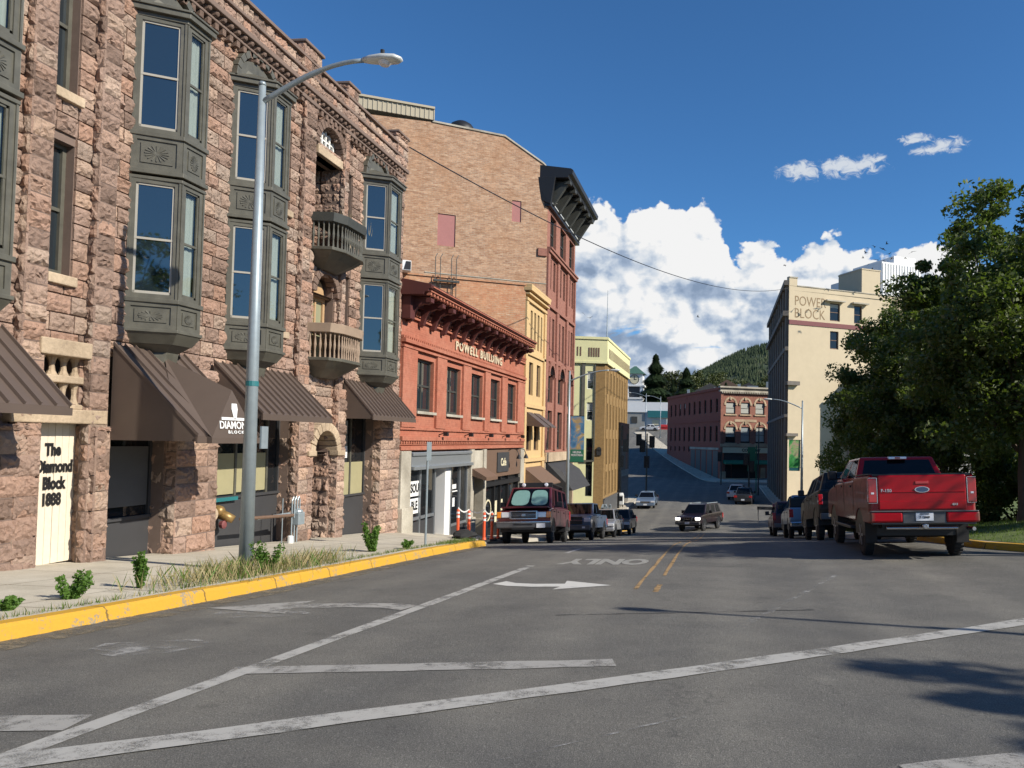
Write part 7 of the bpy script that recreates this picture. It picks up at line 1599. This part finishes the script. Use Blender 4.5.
weed('nearest low bushy green weed at the left kerb',-7.35,8.15,.30,.34,1); weed('upright leafy green weed growing beside the kerb left of the lamp',-7.35,9.2,.46,.2,2); weed('round bright green weed bush on the kerb before the arched doorway',-7.3,15.75,.62,.42,3,n=420,leaf=.052); weed('tiny green weed at the left edge of the picture by the kerb',-7.25,7.25,.16,.2,4); weed('green weed with yellow tips growing at the foot of the lamp',-6.95,11.35,.5,.45,5,('leaf_weed','leaf_yellow'),n=200,leaf=.045); weed('small weed beside the round weed bush',-7.0,16.8,.2,.3,6)
rg_=np.random.default_rng(3)
def grasstuft(name,label,mat,n,fx,fy,h,wd,zfun,kind='stuff'):
    x_=fx(n);y_=fy(n); z_=np.array([zfun(a,b) for a,b in zip(x_,y_)]); hh=h*rg_.uniform(.35,1.2,n); a=rg_.random(n)*6.283; dx,dy=np.cos(a),np.sin(a); bx,by=rg_.normal(size=n)*.3*hh,rg_.normal(size=n)*.3*hh
    w=wd*rg_.uniform(.6,1.3,n)
    v=np.stack([np.stack([x_-dx*w,y_-dy*w,z_],1),np.stack([x_+dx*w,y_+dy*w,z_],1),np.stack([x_+bx*.5+dx*w*.5,y_+by*.5+dy*w*.5,z_+hh*.6],1),np.stack([x_+bx,y_+by,z_+hh],1)],1).reshape(-1,3)
    o=fastmesh(name,v,np.arange(n*4).reshape(-1,4),[mat] if isinstance(mat,str) else list(mat),None,(rg_.random(n)<.3).astype(int) if not isinstance(mat,str) else None); tag(o,label,'grass',kind=kind); return o
kzf=lambda x,y:(lambda t:(G(-6.4,y)+.14)*(1-t)+ZB(y)*t)(min(1,max(0,(-x-6.6)/4)))
def clump(n,c,s): 
    k=rg_.integers(0,len(c),n); return np.array(c)[k]+rg_.normal(size=n)*s
def mk(n,pts,sx,sy):
    k=rg_.integers(0,len(pts),n); p=np.array(pts)[k]; return p[:,0]+rg_.normal(size=n)*sx,p[:,1]+rg_.normal(size=n)*sy
pts=[(-7.05,9.9),(-7.1,10.5),(-7.05,11.2),(-7.1,11.8),(-7.1,12.5),(-7.3,10.9),(-7.1,13.3)]
xa,ya=mk(2200,pts,.22,.5); grasstuft('dry_grass','dry straw-coloured grass in the strip between lamp and kerb',('dry_grass','leaf_weed'),2200,lambda n:xa,lambda n:ya,.27,.0035,kzf)
xb=np.full(1500,-6.86)+rg_.normal(size=1500)*.03; yb=rg_.uniform(6.5,20,1500); grasstuft('kerb_grass','thin fringe of weeds along the back of the yellow kerb',('grass_blade','dry_grass'),1500,lambda n:xb,lambda n:yb,.08,.006,kzf)
xd,yd=mk(900,[(-6.8,19.2),(-6.85,20.4)],.12,.4); grasstuft('kerb_grass','green grass patch at the tip of the yellow kerb','grass_blade',900,lambda n:xd,lambda n:yd,.1,.006,kzf)
n=60000; xg=rg_.uniform(6.0,24,n); yg=14.8+ (rg_.random(n)**1.6)*22
def lz(x,y): return lawnz(x-.1,y)-.0
k=yg>np.interp(xg,[5.6,6.1,7,8.6,12,20],[20.3,18.6,17.3,16.2,15.2,14.6])+.6; xg,yg=xg[k],yg[k]; k=(yg<23)|(xg>7.6); xg,yg=xg[k],yg[k]
grasstuft('grass','green mown grass of the park lawn','grass_blade',len(xg),lambda n:xg,lambda n:yg,.07,.008,lz)
